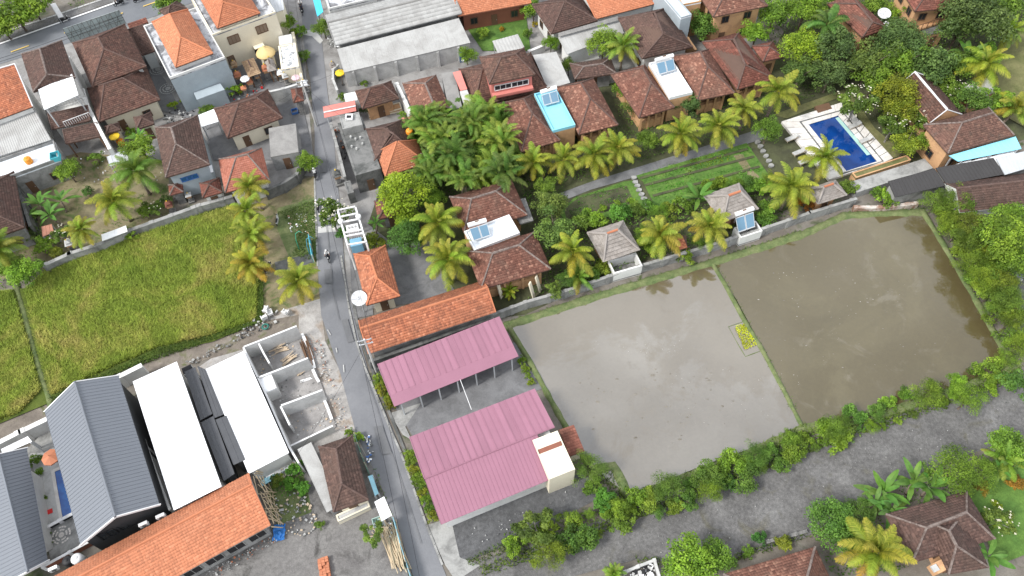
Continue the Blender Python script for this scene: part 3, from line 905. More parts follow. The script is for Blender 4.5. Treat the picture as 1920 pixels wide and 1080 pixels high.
patch('yard_ground', [(-160, 330), (110, 290), (180, 262), (300, 262), (330, 400), (190, 462), (85, 505), (-160, 560)], G_YARD)
patch('village_ground', [(-100, 175), (0, 120), (297, 27), (470, -30), (565, -30), (575, 150), (590, 330), (560, 330), (500, 360), (300, 300), (150, 285), (0, 330)], G_YARDC)
patch('village_ground', [(592, -60), (1300, -200), (1440, 70), (1440, 150), (960, 190), (760, 250), (720, 340), (770, 560), (655, 590), (640, 400), (625, 250), (606, 100)], G_YARDC)
patch('garden_ground', [(720, 330), (770, 215), (930, 190), (1440, 110), (1540, -60), (2100, -200), (2100, 200), (1780, 310), (1600, 345), (1420, 415), (1180, 500), (985, 590), (905, 600), (830, 545), (800, 450), (735, 455), (690, 420)], G_GARDEN)
patch('bank', [(-200, 165), (-200, 40), (0, 82), (400, -70), (400, -200), (-200, -200)], G_EARTH)
patch('verge', [(500, 355), (590, 330), (597, 540), (610, 640), (560, 620), (480, 600), (470, 400)], G_YARD)
patch('verge_grass', [(520, 390), (592, 370), (593, 500), (545, 490), (520, 430)], G_BEDG)
patch('dust_strip', [(470, 600), (600, 560), (610, 640), (640, 700), (668, 815), (700, 880), (640, 870), (560, 880), (470, 905), (370, 690), (420, 655)], G_DUST)
patch('spoil_bank', [(-150, 850), (100, 752), (300, 662), (420, 628), (480, 605), (560, 590), (560, 620), (440, 660), (330, 690), (240, 720), (150, 770), (0, 845), (-150, 910)], G_SOILD)
patch('sand_lot', [(300, 1160), (380, 1070), (505, 985), (520, 905), (560, 870), (660, 810), (700, 880), (745, 990), (785, 1160)], G_SAND)
patch('weedy_lot', [(505, 905), (560, 860), (575, 910), (585, 960), (520, 985), (500, 940)], G_BEDG)

# roads
patch('main_road', [(-400, 205), (-400, 213), (0, 80), (225, 0), (700, -170), (760, -120), (480, -38), (297, 28), (237, 48), (0, 120), (-400, 262)], G_ASPHM)
patch('main_road_shoulder', [(-400, 213), (-400, 190), (0, 62), (180, 2), (700, -185), (700, -171), (225, -1), (0, 79)], G_GRAVEL)
LANE_L = [(556, -60), (562, -10), (572, 100), (582, 150), (590, 250), (590, 330), (592, 400), (596, 500), (602, 590), (618, 640), (638, 700), (667, 810), (710, 900), (750, 1000), (790, 1130)]
LANE_R = [(590, -60), (593, -10), (606, 100), (615, 180), (625, 250), (632, 330), (639, 400), (646, 500), (656, 560), (672, 630), (692, 700), (738, 810), (773, 900), (806, 1000), (856, 1130)]
patch('lane', LANE_L + LANE_R[::-1], G_ASPH)
patch('concrete_patch', [(596, 425), (640, 423), (641, 433), (596, 437)], M_CONCL)
patch('concrete_patch', [(568, 58), (590, 55), (606, 76), (600, 82), (585, 68), (569, 65)], M_CONCL)
patch('gravel_lane', [(845, 1140), (860, 1062), (1000, 1020), (1150, 965), (1300, 910), (1500, 838), (1700, 765), (1930, 690), (2150, 600), (2150, 720), (1930, 812), (1790, 862), (1640, 930), (1510, 1008), (1350, 1055), (1190, 1050), (1040, 1090), (1000, 1140)], G_GRAVEL)
patch('gravel_track', [(1800, 520), (1840, 400), (1950, 380), (1990, 600), (1910, 640), (1880, 560)], G_GRAVELD)
patch('gravel_yard', [(820, 985), (1095, 885), (1130, 930), (1000, 1000), (872, 1055), (845, 1030)], G_GRAVELD)
patch('forecourt', [(800, 985), (845, 970), (862, 1045), (900, 1060), (855, 1090), (835, 1060)], M_CONC)
patch('pink_sheds_yard', [(705, 690), (740, 762), (775, 820), (1040, 720), (985, 680), (975, 640)], G_PAVE)
patch('yard_apron', [(730, 775), (790, 755), (760, 800), (772, 825), (755, 815)], M_CONC)
patch('parking_yard', [(725, 460), (805, 452), (860, 560), (760, 570), (690, 575)], G_PAVE)
patch('gate_yard', [(655, 470), (690, 470), (700, 590), (662, 598)], G_PAVE)
patch('villa_path', [(1050, 362), (1110, 340), (1200, 312), (1430, 240), (1440, 258), (1180, 335), (1110, 355), (1062, 374)], G_PAVE)
patch('lawn', [(1190, 330), (1400, 268), (1450, 340), (1310, 380), (1230, 390), (1205, 340)], G_LAWN)
patch('lawn', [(1050, 398), (1075, 372), (1170, 340), (1190, 338), (1215, 395), (1060, 420)], G_LAWN)
patch('planting_bed_soil', [(1058, 392), (1085, 370), (1175, 348), (1190, 380), (1120, 402), (1062, 412)], G_GARDEN)
patch('sandy_path', [(1375, 292), (1392, 288), (1410, 318), (1425, 332), (1408, 340), (1395, 318)], G_YARD)
patch('pool_lawn', [(1450, 215), (1590, 165), (1640, 240), (1700, 290), (1655, 300), (1600, 205), (1580, 180), (1475, 222)], G_LAWND)
patch('lawn', [(868, 42), (985, 18), (995, 95), (905, 95)], G_LAWN)
patch('dry_lawn', [(1835, 120), (1960, 20), (2050, 100), (1960, 260), (1880, 215)], G_LAWND)
patch('lawn', [(1810, 915), (1960, 850), (2000, 1010), (1870, 1060)], G_LAWN)
patch('shrine_yard', [(425, 115), (510, 72), (560, 60), (572, 150), (500, 178), (430, 190)], G_PAVE)
patch('paved_court', [(270, 105), (310, 150), (330, 190), (430, 150), (560, 165), (590, 300), (400, 300), (380, 230), (280, 200)], G_PAVE)
patch('road_marking', [(-60, 101), (0, 80.5), (225, .5), (226, 2.5), (0, 83), (-60, 103.5)], M_FRAMEW)
for a in ((20, 96.5), (268, 11), (120, 61), (196, 35)):
    patch('road_marking', [a, (a[0] + 34, a[1] - 12), (a[0] + 34.5, a[1] - 10.5), (a[0] + .5, a[1] + 1.5)], plain('road_yellow', (.60, .42, .12)))
def kerb(name, label, pts, w, h, mat):
    t = thing(name, label, 'kerb', W(*pts[0]))
    for a, b in zip(pts, pts[1:]):
        p, q = W(*a), W(*b); n = max(1, int((q - p).length / 1.0))
        for i in range(n):
            MB().beam(p.lerp(q, i / n + .004), p.lerp(q, (i + 1) / n - .004), w, h + rd.uniform(0, .015)).build('kerb_stone', mat, t)
kerb('kerb', 'pale kerb between the main road shoulder and the green bank', [(-60, 86), (0, 64), (100, 31), (180, 4), (240, -16)], .3, .14, M_CONCL)
kerb('kerb', 'mossy drain edge along the shop-house side of the lane', [(640, 480), (655, 580), (668, 640), (684, 688), (735, 812), (752, 850), (800, 985), (830, 1060)], .22, .16, M_CONC)
kerb('kerb', 'grey kerb edging the verge opposite the orange pavilion', [(590, 335), (592, 400), (596, 500)], .22, .12, M_CONC)
def strip(name, pts, w, mat):
    L_, R_ = [], []
    for i, p in enumerate(pts):
        a, b = pts[max(i - 1, 0)], pts[min(i + 1, len(pts) - 1)]
        d = Vector((b[0] - a[0], b[1] - a[1])).normalized(); n = Vector((-d.y, d.x)) * w / 2
        L_.append((p[0] + n.x, p[1] + n.y)); R_.append((p[0] - n.x, p[1] - n.y))
    return patch(name, L_ + R_[::-1], mat)
strip('drain', [(659, 545), (672, 620), (700, 700), (748, 818), (783, 905), (808, 975)], 5, M_CONCD)
for pts in ([(614, 618), (620, 628)], [(630, 652), (632, 661)], [(644, 684), (645, 698)]):
    strip('paint_splash', pts, 2, M_CONCL)
G_PATCH = mottled('asphalt_patch', [(.3, (.115, .118, .124)), (.7, (.14, .142, .148))], .6, speck=16, sk=.08, rough=.7, bump=.15)
for q_ in ([(600, 300), (612, 298), (613, 322), (601, 324)], [(640, 600), (652, 598), (664, 640), (652, 642)], [(700, 800), (716, 798), (734, 850), (716, 852)], [(608, 505), (622, 504), (624, 530), (610, 531)]): patch('asphalt_patch', q_, G_PATCH)
for pts in ([(684, 702), (705, 760), (722, 815), (745, 880), (768, 950), (790, 1020)], [(612, 420), (618, 480), (624, 545), (636, 600)]): strip('wire_shadow', pts, 1.1, G_PATCH)  # dark lines painted on the lane for the shadows of the overhead wires

# wet paddies
def water(name, pts, z, stops, mud, brown_tone, ior, bank=None):
    t = NT(name + '_mat')
    c = t.ramp(t.noise(.075, 7, .62, dist=.8), stops)
    k = t.ramp(t.noise(.22, 8, .72, dist=.9), [(.55, 0.0), (.66, 1.0)])
    c = t.mix(t.math('MULTIPLY', k, .6), c, mud)
    s2 = t.ramp(t.noise(.052, 9, .66, dist=.5), [(.485, 0.0), (.525, 1.0)])
    c = t.mix(t.math('MULTIPLY', s2, .6), c, brown_tone)
    if bank:   # colour turns browner towards the bank, with a ragged edge
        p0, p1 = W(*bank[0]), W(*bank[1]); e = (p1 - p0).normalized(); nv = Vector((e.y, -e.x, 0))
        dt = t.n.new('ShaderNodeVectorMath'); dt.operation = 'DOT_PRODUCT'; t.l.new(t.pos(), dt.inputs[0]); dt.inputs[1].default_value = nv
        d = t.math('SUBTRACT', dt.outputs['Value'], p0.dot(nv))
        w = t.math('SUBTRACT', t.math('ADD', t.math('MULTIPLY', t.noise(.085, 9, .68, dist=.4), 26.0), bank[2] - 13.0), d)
        c = t.mix(t.math('MULTIPLY', t.ramp(t.math('ADD', t.math('MULTIPLY', w, .5), .5), [(0, 0.0), (1, 1.0)]), .85), c, brown_tone)
    c = t.mix(1.0, c, t.ramp(t.noise(3.0, 6, .7), [(.3, .93), (.7, 1.07)]), 'MULTIPLY')
    t.col(c); t.b.inputs['IOR'].default_value = ior
    t.rough(t.math('ADD', t.math('MULTIPLY', k, .22), .04), .75)
    t.bump(t.noise(2.2, 3, .5), .03, .03)
    return patch(name, pts, t.m, z=z)
POND_L = [(955, 607), (985, 592), (1150, 545), (1328, 493), (1345, 500), (1380, 568), (1440, 672), (1502, 796), (1440, 830), (1330, 868), (1180, 928), (1140, 900), (1100, 865), (1040, 755)]
POND_R = [(1338, 500), (1352, 488), (1500, 440), (1580, 402), (1728, 398), (1815, 535), (1895, 680), (1800, 722), (1650, 770), (1502, 796), (1440, 672), (1380, 560)]
WZ = .17
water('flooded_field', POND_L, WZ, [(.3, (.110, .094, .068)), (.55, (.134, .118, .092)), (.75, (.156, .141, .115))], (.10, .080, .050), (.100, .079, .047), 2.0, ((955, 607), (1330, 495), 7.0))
water('flooded_field', POND_R, WZ + .001, [(.3, (.072, .058, .026)), (.55, (.096, .079, .038)), (.75, (.112, .095, .052))], (.15, .132, .095), (.078, .062, .028), 1.58)
def bund(name, pts, w, h, mat, lab=None):
    "earth bank: rounded strip following pts"
    P = [W(x, y, h) for x, y in pts]; Q = [P[0]]
    for a, b in zip(P, P[1:]):
        n = max(1, int((b - a).length / .8)); Q += [a.lerp(b, (i + 1) / n) for i in range(n)]
    m = MB(); rows = []
    for i, p in enumerate(Q):
        d = (Q[min(i + 1, len(Q) - 1)] - Q[max(i - 1, 0)]).normalized(); s = Vector((-d.y, d.x, 0)); k = len(m.v)
        ww = w * rd.uniform(.8, 1.2); hh = h * rd.uniform(.85, 1.12)
        for o, z in ((-.5, 0), (-.32, hh * .85), (0, hh), (.32, hh * .85), (.5, 0)):
            q = p + s * o * ww + Vector((0, 0, 0)); m.v.append((q.x, q.y, z))
        rows.append(k)
    for a, b in zip(rows, rows[1:]):
        for j in range(4): m.f.append((a + j, a + j + 1, b + j + 1, b + j)); m.r.append(rd.random())
    return m.build(name, mat, None, kind='structure', smooth=True)
bund('field_bund', [(1336, 492), (1360, 532), (1392, 592), (1430, 655), (1470, 730), (1504, 797)], .62, .36, G_BEDG)
bund('field_bund', [(940, 612), (990, 596), (1100, 560), (1220, 524), (1330, 492), (1420, 465), (1510, 436), (1585, 402), (1660, 398), (1735, 396)], 1.3, .42, G_BEDG)
bund('field_bund', [(950, 604), (990, 670), (1040, 760), (1098, 862), (1130, 900)], .7, .40, G_BEDG)
bund('field_bund', [(1732, 395), (1770, 455), (1820, 540), (1865, 620), (1905, 690)], .9, .45, G_BEDG)
bund('field_bund', [(1110, 880), (1150, 872), (1168, 905), (1178, 932), (1260, 905), (1400, 852), (1502, 803), (1640, 780), (1800, 728), (1910, 682)], 1.2, .40, G_BEDG)
# seedling bed in its frame
M_SEED = leafmat('leaf_seedling', (.28, .33, .008), (.42, .46, .012), (.52, .54, .03), trans=.2)
ground_cover('seedling_bed', [(1376, 613), (1399, 608), (1419, 648), (1396, 658)], 160, .16, .18, 5, M_SEED, z0=WZ)
bund('seedbed_edge', [(1396, 602), (1366, 612), (1384, 645), (1398, 668), (1425, 658)], .12, .24, G_BEDG)
def clods(name, pts, n, seed, mat, r0=.08, r1=.35, hz=.05, z0=WZ):
    rs = random.Random(seed); P = [W(x, y, 0) for x, y in pts]; xs = [p.x for p in P]; ys = [p.y for p in P]; m = MB(); k = 0
    while k < n:
        x, y = rs.uniform(min(xs), max(xs)), rs.uniform(min(ys), max(ys))
        if not in_poly(P, x, y): continue
        k += 1; r = rs.uniform(r0, r1) * rs.uniform(.4, 1); c = len(m.v); q = 7
        m.v.append((x, y, z0 + hz * rs.uniform(.3, 1)))
        for j in range(q):
            a = 6.283 * j / q; rr = r * rs.uniform(.5, 1.2); m.v.append((x + math.cos(a) * rr * 1.4, y + math.sin(a) * rr * .8, z0 - .02))
        for j in range(q): m.f.append((c, c + 1 + j, c + 1 + (j + 1) % q)); m.r.append(.5)
    return m.build(name, mat, None, kind='stuff')
M_MUD = mottled('wet_mud', [(.3, (.12, .105, .085)), (.7, (.20, .185, .16))], 1.0, rough=.5)
M_FOAM = plain('pale_scum', (.42, .40, .37), grime=.3)
clods('mud_clods', [(1060, 700), (1330, 690), (1420, 790), (1180, 860), (1090, 800)], 70, 1, M_MUD)
clods('mud_clods', [(1420, 480), (1650, 470), (1780, 640), (1560, 730), (1460, 640)], 60, 2, M_MUD, .06, .28, .03)
clods('floating_scum', [(1250, 690), (1420, 690), (1460, 790), (1260, 800)], 60, 3, M_FOAM, .03, .12, .02)
clods('floating_scum', [(1400, 520), (1600, 480), (1660, 560), (1520, 720), (1480, 750)], 60, 4, M_FOAM, .04, .20, .02)
clods('floating_scum', [(1090, 640), (1290, 640), (1280, 670), (1100, 655)], 50, 6, M_FOAM, .03, .12, .02)

# rice field
t = NT('leaf_rice')
g = t.ramp(t.noise(.16, 5, .6, dist=.6), [(.30, (.140, .215, .026)), (.50, (.235, .295, .044)), (.64, (.355, .335, .085)), (.78, (.43, .36, .14))])
g = t.mix(1.0, g, t.ramp(t.attr(), [(0, .7), (.5, 1.0), (1, 1.4)]), 'MULTIPLY')
g = t.mix(1.0, g, t.ramp(t.noise(1.1, 4, .6), [(.3, .75), (.7, 1.25)]), 'MULTIPLY')
t.col(g).rough(.6, .2); M_RICE = t.m
FIELD = [(48, 548), (90, 510), (190, 470), (330, 422), (432, 392), (466, 412), (478, 470), (484, 540), (480, 602), (400, 630), (300, 652), (200, 695), (100, 742), (75, 650)]
FIELD2 = [(-130, 560), (25, 548), (55, 640), (78, 735), (40, 775), (-130, 840)]
patch('field_soil', [(-160, 560), (48, 540), (90, 500), (320, 415), (440, 385), (492, 420), (492, 600), (400, 640), (300, 662), (100, 752), (-160, 860)], mottled('field_soil', [(.3, (.05, .075, .012)), (.7, (.085, .11, .02))], .5))
blades('rice_crop', FIELD, .165, .75, 3, M_RICE, per=6, wid=.022, spread=.22)
blades('rice_crop', FIELD2, .165, .75, 4, M_RICE, per=6, wid=.022, spread=.22)
bund('field_path', [(28, 530), (50, 610), (75, 700), (95, 760)], .8, .3, G_BEDG)
M_GRASS = leafmat('leaf_grass', (.045, .085, .012), (.075, .13, .02), (.13, .18, .035), trans=.2)
blades('long_grass', [(90, 504), (320, 415), (430, 380), (436, 390), (330, 422), (92, 512)], .2, .5, 5, M_GRASS, per=5, wid=.03)
blades('long_grass', [(480, 420), (494, 420), (494, 606), (400, 640), (250, 690), (100, 758), (95, 748), (300, 655), (478, 606), (486, 560)], .2, .4, 6, M_GRASS, per=5, wid=.03)
for i, (pts, hh) in enumerate((([(945, 606), (1100, 556), (1330, 488), (1500, 432), (1512, 438), (1335, 498), (1100, 566), (950, 614)], .3),
        ([(1585, 398), (1735, 392), (1736, 402), (1590, 408)], .3), ([(1338, 494), (1345, 494), (1508, 794), (1500, 800)], .22), ([(520, 400), (592, 375), (594, 490), (550, 480), (560, 430)], .3),
        ([(1110, 880), (1150, 868), (1178, 930), (1150, 930)], .4), ([(872, 1050), (985, 1000), (1000, 1015), (880, 1065)], .3))):
    blades('long_grass', pts, .28, hh, 20 + i, M_GRASS, per=4, wid=.03)
# ------------------------------------------------------------------ houses, north-west block
H = hip
r = shed('shop_house', 'shop-house with old orange tile slope at the left edge of the main road', 'house', [(-70, 150), (28, 120), (62, 200), (-45, 240)], 8.2, 6.2, M_TORANGE2, M_CAPW, tiles=True, wmat=M_PLW)
shed('corrugated_shed', 'weathered grey corrugated roof below the old orange tiles', 'shed', [(-60, 243), (64, 203), (96, 262), (-45, 307)], 5.3, 4.4, M_ASB, None, pitch=.28, rib=.05, wave=True, wmat=M_PLW)
flat('terrace_house', 'white flat terrace cluttered with household things under the corrugated roof', 'house', [(-45, 309), (98, 266), (113, 297), (-35, 347)], 3.6, M_WHITEF, M_PLG, par=.5)
r = H('shop_house', 'brown tiled shop-house with a white metal canopy on its back', 'house', [(38, 103), (118, 76), (140, 146), (65, 172)], 7.2, M_TDARK, [(75, 92), (88, 140)], M_PLW, M_CAPG, over=.3)
shed('x', '', '', [(72, 168), (135, 139), (147, 178), (83, 206)], 7.5, 7.1, M_WHITE, None, pitch=.75, rib=.05, parent=r, part='canopy', posts=2, z0=3.5)
MB().prism([W(*p, 3.4).xy for p in ((84, 190), (158, 165), (170, 205), (98, 232))], 0, 3.4).build('back_wing', M_PLW, r)
shed('x', '', '', [(90, 214), (164, 198), (170, 226), (98, 243)], 4.6, 3.6, M_TDARK, M_CAPB, tiles=True, parent=r)
shed('x', '', '', [(118, 244), (182, 230), (190, 256), (124, 270)], 3.6, 2.7, M_TDARK, M_CAPB, tiles=True, parent=r, posts=2)
for a, b in (((124, 238), (172, 220)), ((92, 206), (158, 190))):
    p, q = W(*a, 3.6), W(*b, 3.6); m = MB(); m.beam(p + Vector((0, 0, .9)), q + Vector((0, 0, .9)), .08, .08)
    for i in range(13): m.beam(p.lerp(q, i / 12), p.lerp(q, i / 12) + Vector((0, 0, .9)), .05, .05)
    m.build('railing', M_FRAMEW, r)
wall('party_wall', 'tall white party wall running down beside the brown shop-house', [(128, 108), (150, 168), (180, 230), (205, 278)], 3.6, .35, M_PLW)
r = H('family_house', 'large brown hipped house with two roofs between the shop-houses', 'house', [(134, 82), (237, 45), (272, 125), (175, 163)], 5.2, M_TBROWN, [(184, 70), (195, 92)], M_PLW, M_CAPB)
H('x', '', '', [(165, 167), (273, 128), (303, 187), (184, 228)], 3.6, M_TBROWN, [(196, 158), (231, 147)], M_PLC, M_CAPB, parent=r, rise=2.1)
shed('lean_to', 'dark brown tiled lean-to against the family house', 'shed', [(240, 56), (268, 47), (290, 96), (266, 104)], 4.3, 3.2, M_TDARK, M_CAPB, tiles=True, wmat=M_PLW)
shed('lean_to', 'red roofing strip at the roadside above the dark lean-to', 'shed', [(238, 44), (274, 33), (278, 42), (243, 54)], 3.2, 2.9, M_TRED, None, tiles=True, posts=2)
H('roadside_kiosk', 'small brown hipped roof by the main road under the roadside tree', 'house', [(295, 22), (335, 0), (350, 18), (318, 32)], 3.2, M_TDARK, None, M_BRICKW, over=.4)
r = flat('terraced_house', 'white house with stained flat roof around an orange hipped attic', 'house', [(268, 48), (368, 14), (421, 106), (318, 146)], 6.4, M_CONCST, M_PLBL, par=.35, pmat=M_PLW, op=False)
H('x', '', '', [(285, 42), (355, 18), (397, 100), (330, 128)], 7.5, M_TORANGE, [(318, 27), (339, 70)], M_PLW, M_CAPO, parent=r, z0=6.4, over=.5, op=False)
shed('x', '', '', [(334, 167), (433, 130), (437, 140), (338, 180)], 3.4, 3.0, M_PLBL, None, pitch=3, rib=.01, parent=r, part='canopy')
MB().prism([W(*p, 3.2).xy for p in ((362, 172), (412, 154), (420, 166), (368, 185))], 0, 3.0).build('porch', M_PLBL, r)
r = flat('cream_house', 'tall cream house with orange hipped roof and brown shutters', 'house', [(345, -15), (470, -58), (511, 24), (404, 62)], 6.6, M_CONCST, M_PLC, par=.25, op=False)
H('x', '', '', [(362, -20), (448, -50), (481, 26), (411, 54)], 7.4, M_TORANGE, [(403, -22), (418, 4)], M_PLC, M_CAPO, parent=r, z0=6.6, over=.4, op=False)
def on_wall(parent, x, y, off, w, h, top_z, poly_px, zpoly, fmat, gmat, mull=1):
    pass
fl = rectify([W(x, y, 6.85) for x, y in ((345, -15), (470, -58), (511, 24), (404, 62))])
e0, e1 = fl[3], fl[2]; en = (e1 - e0).normalized(); nn = Vector((en.y, -en.x)); Lc = (e1 - e0).length
for t, z, w, h in ((.27, 4.2, 1.7, 1.4), (.72, 4.2, 1.7, 1.4), (.12, .9, 1.0, 1.5)):
    window(r, V3(e0 + en * Lc * t, z), nn, w, h, M_FRAMEB, plain('shutter', (.20, .15, .11)), 2)
door(r, V3(e0 + en * Lc * .58, 0), nn, 1.6, 2.3, M_DARK)
m = MB(); m.prism([tuple(e0 + en * Lc * .5 + nn * .02), tuple(e0 + en * Lc * .66 + nn * .02), tuple(e0 + en * Lc * .66 + nn * .9), tuple(e0 + en * Lc * .5 + nn * .9)], 2.5, 2.62); m.build('canopy', M_PLC, r)
shed('metal_roof_house', 'pale metal roof beside the cream house at the top of the lane', 'house', [(482, -14), (527, -24), (533, 18), (500, 29)], 5.4, 5.0, M_STEEL, None, pitch=.5, rib=.05, wmat=M_PLC)
shed('awning', 'orange awning under the metal roof by the lane', 'awning', [(502, 38), (526, 32), (528, 42), (505, 50)], 2.9, 2.5, M_ORNG, None, pitch=2, rib=.02, posts=2)
H('family_house', 'brown hipped house south of the family shrine', 'house', [(402, 206), (502, 167), (530, 222), (426, 259)], 3.4, M_TBROWN, [(448, 194), (481, 183)], M_PLC, M_CAPB)
shed('canopy', 'white sheet canopy at the corner of the brown hipped house', 'canopy', [(372, 216), (402, 204), (410, 228), (378, 238)], 3.0, 2.7, M_WHITE, None, pitch=.7, rib=.04, posts=2)
r = H('two_storey_house', 'brown hipped two-storey house with small blue windows', 'house', [(285, 238), (367, 221), (398, 308), (316, 331)], 4.9, M_TDARK, [(321, 240), (330, 270)], M_PLBL, M_CAPG, op=False, over=.45)
pl = rectify([W(x, y, 4.9) for x, y in ((285, 238), (367, 221), (398, 308), (316, 331))]); pl = inset(pl, .45)
e0, e1 = pl[3], pl[2]; en = (e1 - e0).normalized(); nn = Vector((en.y, -en.x)); Lc = (e1 - e0).length
for t in (.30, .44, .58): window(r, V3(e0 + en * Lc * t, 2.9), nn, .8, .8, M_BLUE, M_GLASSB, 0)
shed('x', '', '', [(382, 314), (397, 309), (400, 322), (385, 327)], 3.2, 3.0, M_WHITE, None, pitch=2, rib=.02, parent=r, part='canopy')
H('salmon_house', 'salmon tiled hipped house by the curved wall', 'house', [(409, 298), (489, 279), (508, 339), (423, 361)], 3.5, M_TSALMON, [(443, 295), (464, 290)], M_PLW, M_CAPG)
H('gate_house', 'small red hipped gatehouse beside the shrine court', 'house', [(372, 343), (411, 335), (418, 361), (382, 371)], 2.6, M_TRED, None, M_PLW, M_CAPB, over=.35)
H('shrine_pavilion', 'tiny red hipped pavilion beside the dry yard', 'shrine', [(314, 346), (340, 343), (346, 360), (320, 366)], 2.5, M_TRED, None, M_STONE, M_CAPG, over=.4)
H('long_house', 'brown hipped house cut by the left edge beside the dry yard', 'house', [(-90, 358), (22, 328), (52, 427), (-60, 462)], 3.8, M_TDARK, None, M_PLG, M_CAPB, over=.5)
H('open_pavilion', 'small brown hipped pavilion north of the banana plants', 'pavilion', [(250, 220), (283, 212), (290, 232), (257, 243)], 2.8, M_TDARK, None, M_PLC, M_CAPB, over=.4)
H('open_pavilion', 'small brown roof beside yellow ceremonial cloths', 'pavilion', [(195, 238), (222, 232), (228, 245), (200, 250)], 2.6, M_TDARK, None, M_PLC, M_CAPB, over=.4)
shed('shelter', 'thin grey metal sheet roof at the edge of the dry yard', 'shed', [(200, 294), (236, 280), (242, 300), (206, 312)], 2.5, 2.3, M_STEEL, None, pitch=.5, rib=.04, posts=2)
shed('shelter', 'long white metal sheet roof on the field wall', 'shed', [(190, 440), (236, 423), (239, 434), (192, 452)], 2.3, 2.1, M_WHITE, None, pitch=.8, rib=.03, wmat=M_PLG)
shed('hut', 'little hut with a rusty sheet roof among the banana plants', 'shed', [(78, 425), (97, 420), (101, 435), (80, 444)], 2.3, 2.0, plain('rust_sheet', (.35, .16, .11), grime=.5), None, pitch=.4, rib=.03, posts=2)
flat('store', 'low grey store roof at the curved lane wall', 'shed', [(503, 240), (553, 232), (561, 285), (508, 294)], 2.8, M_ASBD, M_PLG, par=0)
H('gate_shrine', 'small reddish gate roof next to the electric pole', 'shrine', [(546, 168), (566, 164), (570, 188), (550, 193)], 3.0, M_TRED, None, M_STONE, M_CAPB, over=.35)

# ------------------------------------------------------------------ workshops, top of the lane
r = H('workshop', 'long grey asbestos gable workshop, the upper of two', 'workshop', [(608, 34), (842, -34), (858, 24), (631, 88)], 4.0, M_ASB, [(617, 46), (846, -18)], M_PLG, gable=True, op=False, ts=2.4, cmat=M_ASBD, rise=1.1)
r = shed('workshop', 'long grey asbestos workshop with pale block wall, the lower of two', 'workshop', [(632, 92), (860, 34), (882, 80), (645, 136)], 3.8, 3.0, M_ASB, None, pitch=1.0, rib=.02, wmat=M_CONCL, over=.08)
pl = [W(645, 136, 3.0), W(882, 80, 3.0)]
for i in range(6):
    p = pl[0].lerp(pl[1], (i + .4) / 6); MB().box(V3(p, 0), .35, .30, 2.75, .23).build('pilaster', M_CONCL, r)
r = H('orange_hall', 'orange tiled hall with red-brown brick wall beside the lawn', 'house', [(835, -40), (975, -70), (985, 5), (862, 33)], 3.6, M_TORANGE, None, M_BRICKW, M_CAPO, gable=True, over=.9, pitch=.45)
shed('awning', 'bright sky-blue awning at the top of the lane', 'awning', [(585, -8), (598, -10), (606, 22), (595, 31)], 2.9, 2.5, plain('sky_blue_sheet', (.08, .55, .75)), None, pitch=.6, rib=.03, posts=2)
flat('corner_house', 'white house with barred window at the top of the workshops', 'house', [(600, -30), (690, -55), (700, -5), (618, 16)], 4.2, M_CONCST, M_PLW, par=.3)
shed('shelter', 'small pale sheet roof between lawn and pink-walled house', 'shed', [(923, 77), (971, 64), (984, 90), (934, 101)], 2.9, 2.7, M_ASB, None, pitch=.5, rib=.04, posts=3, wave=True)
H('family_house', 'small brown hipped house just south of the workshop wall', 'house', [(668, 172), (733, 152), (748, 184), (678, 206)], 3.3, M_TBROWN, [(695, 165), (718, 159)], M_PLO, M_CAPB, rise=1.3, over=.9)
flat('terrace', 'pale terrace in front of the small brown house', 'terrace', [(688, 207), (750, 190), (753, 203), (692, 219)], .5, M_PLO, M_PLC, par=.12, op=False)
H('family_house', 'reddish-brown hipped house with white wall along its left side', 'house', [(757, 156), (818, 141), (842, 202), (776, 222)], 4.0, M_TVILLA, [(797, 157), (814, 197)], M_PLW, M_CAPG)
wall('garden_wall', 'whitewashed wall left of the reddish-brown hipped house', [(744, 157), (760, 190), (775, 222)], 2.6, .4, M_PLW)
flat('annex', 'grey concrete roof slab between two brown houses', 'house', [(823, 138), (846, 134), (873, 203), (846, 203)], 4.0, M_ASBD, M_PLG, par=0)
shed('annex', 'narrow pink painted roof strip beside the concrete slab', 'roof', [(849, 136), (863, 132), (876, 167), (863, 170)], 4.5, 4.4, M_PLP, None, pitch=3, rib=.01, wmat=M_PLP)
flat('annex', 'narrow pale roof slab below the pink strip', 'house', [(863, 171), (876, 168), (888, 200), (873, 204)], 4.3, M_CONCL, M_PLW, par=0)
r = H('pink_house', 'brown house with a raised pink upper storey', 'house', [(862, 131), (996, 98), (1027, 166), (888, 203)], 3.6, M_TBROWN, [(905, 130), (985, 110)], M_PLP, M_CAPB, rise=2.0)
H('x', '', '', [(896, 108), (985, 90), (1001, 141), (920, 157)], 7.0, M_TBROWN, [(940, 108), (967, 102)], M_PLP, M_CAPB, parent=r, z0=3.8, over=.35, op=False)
pl = inset(rectify([W(x, y, 7.0) for x, y in ((896, 108), (985, 90), (1001, 141), (920, 157))]), .35)
e0, e1 = pl[3], pl[2]; en = (e1 - e0).normalized(); nn = Vector((en.y, -en.x)); Lc = (e1 - e0).length
for t in (.28, .70): window(r, V3(e0 + en * Lc * t, 5.3), nn, 2.4, .95, M_FRAMEW, M_GLASS, 2)
m = MB(); m.prism([tuple(e0 + nn * .02), tuple(e1 + nn * .02), tuple(e1 + nn * .7), tuple(e0 + nn * .7)], 4.6, 5.0); m.build('balcony', M_PLP, r)
shed('annex', 'flat grey asbestos roof right of the pink-walled house', 'house', [(999, 103), (1043, 97), (1069, 155), (1027, 167)], 4.2, 3.9, M_ASB, None, pitch=1.1, rib=.02, wmat=M_PLG)
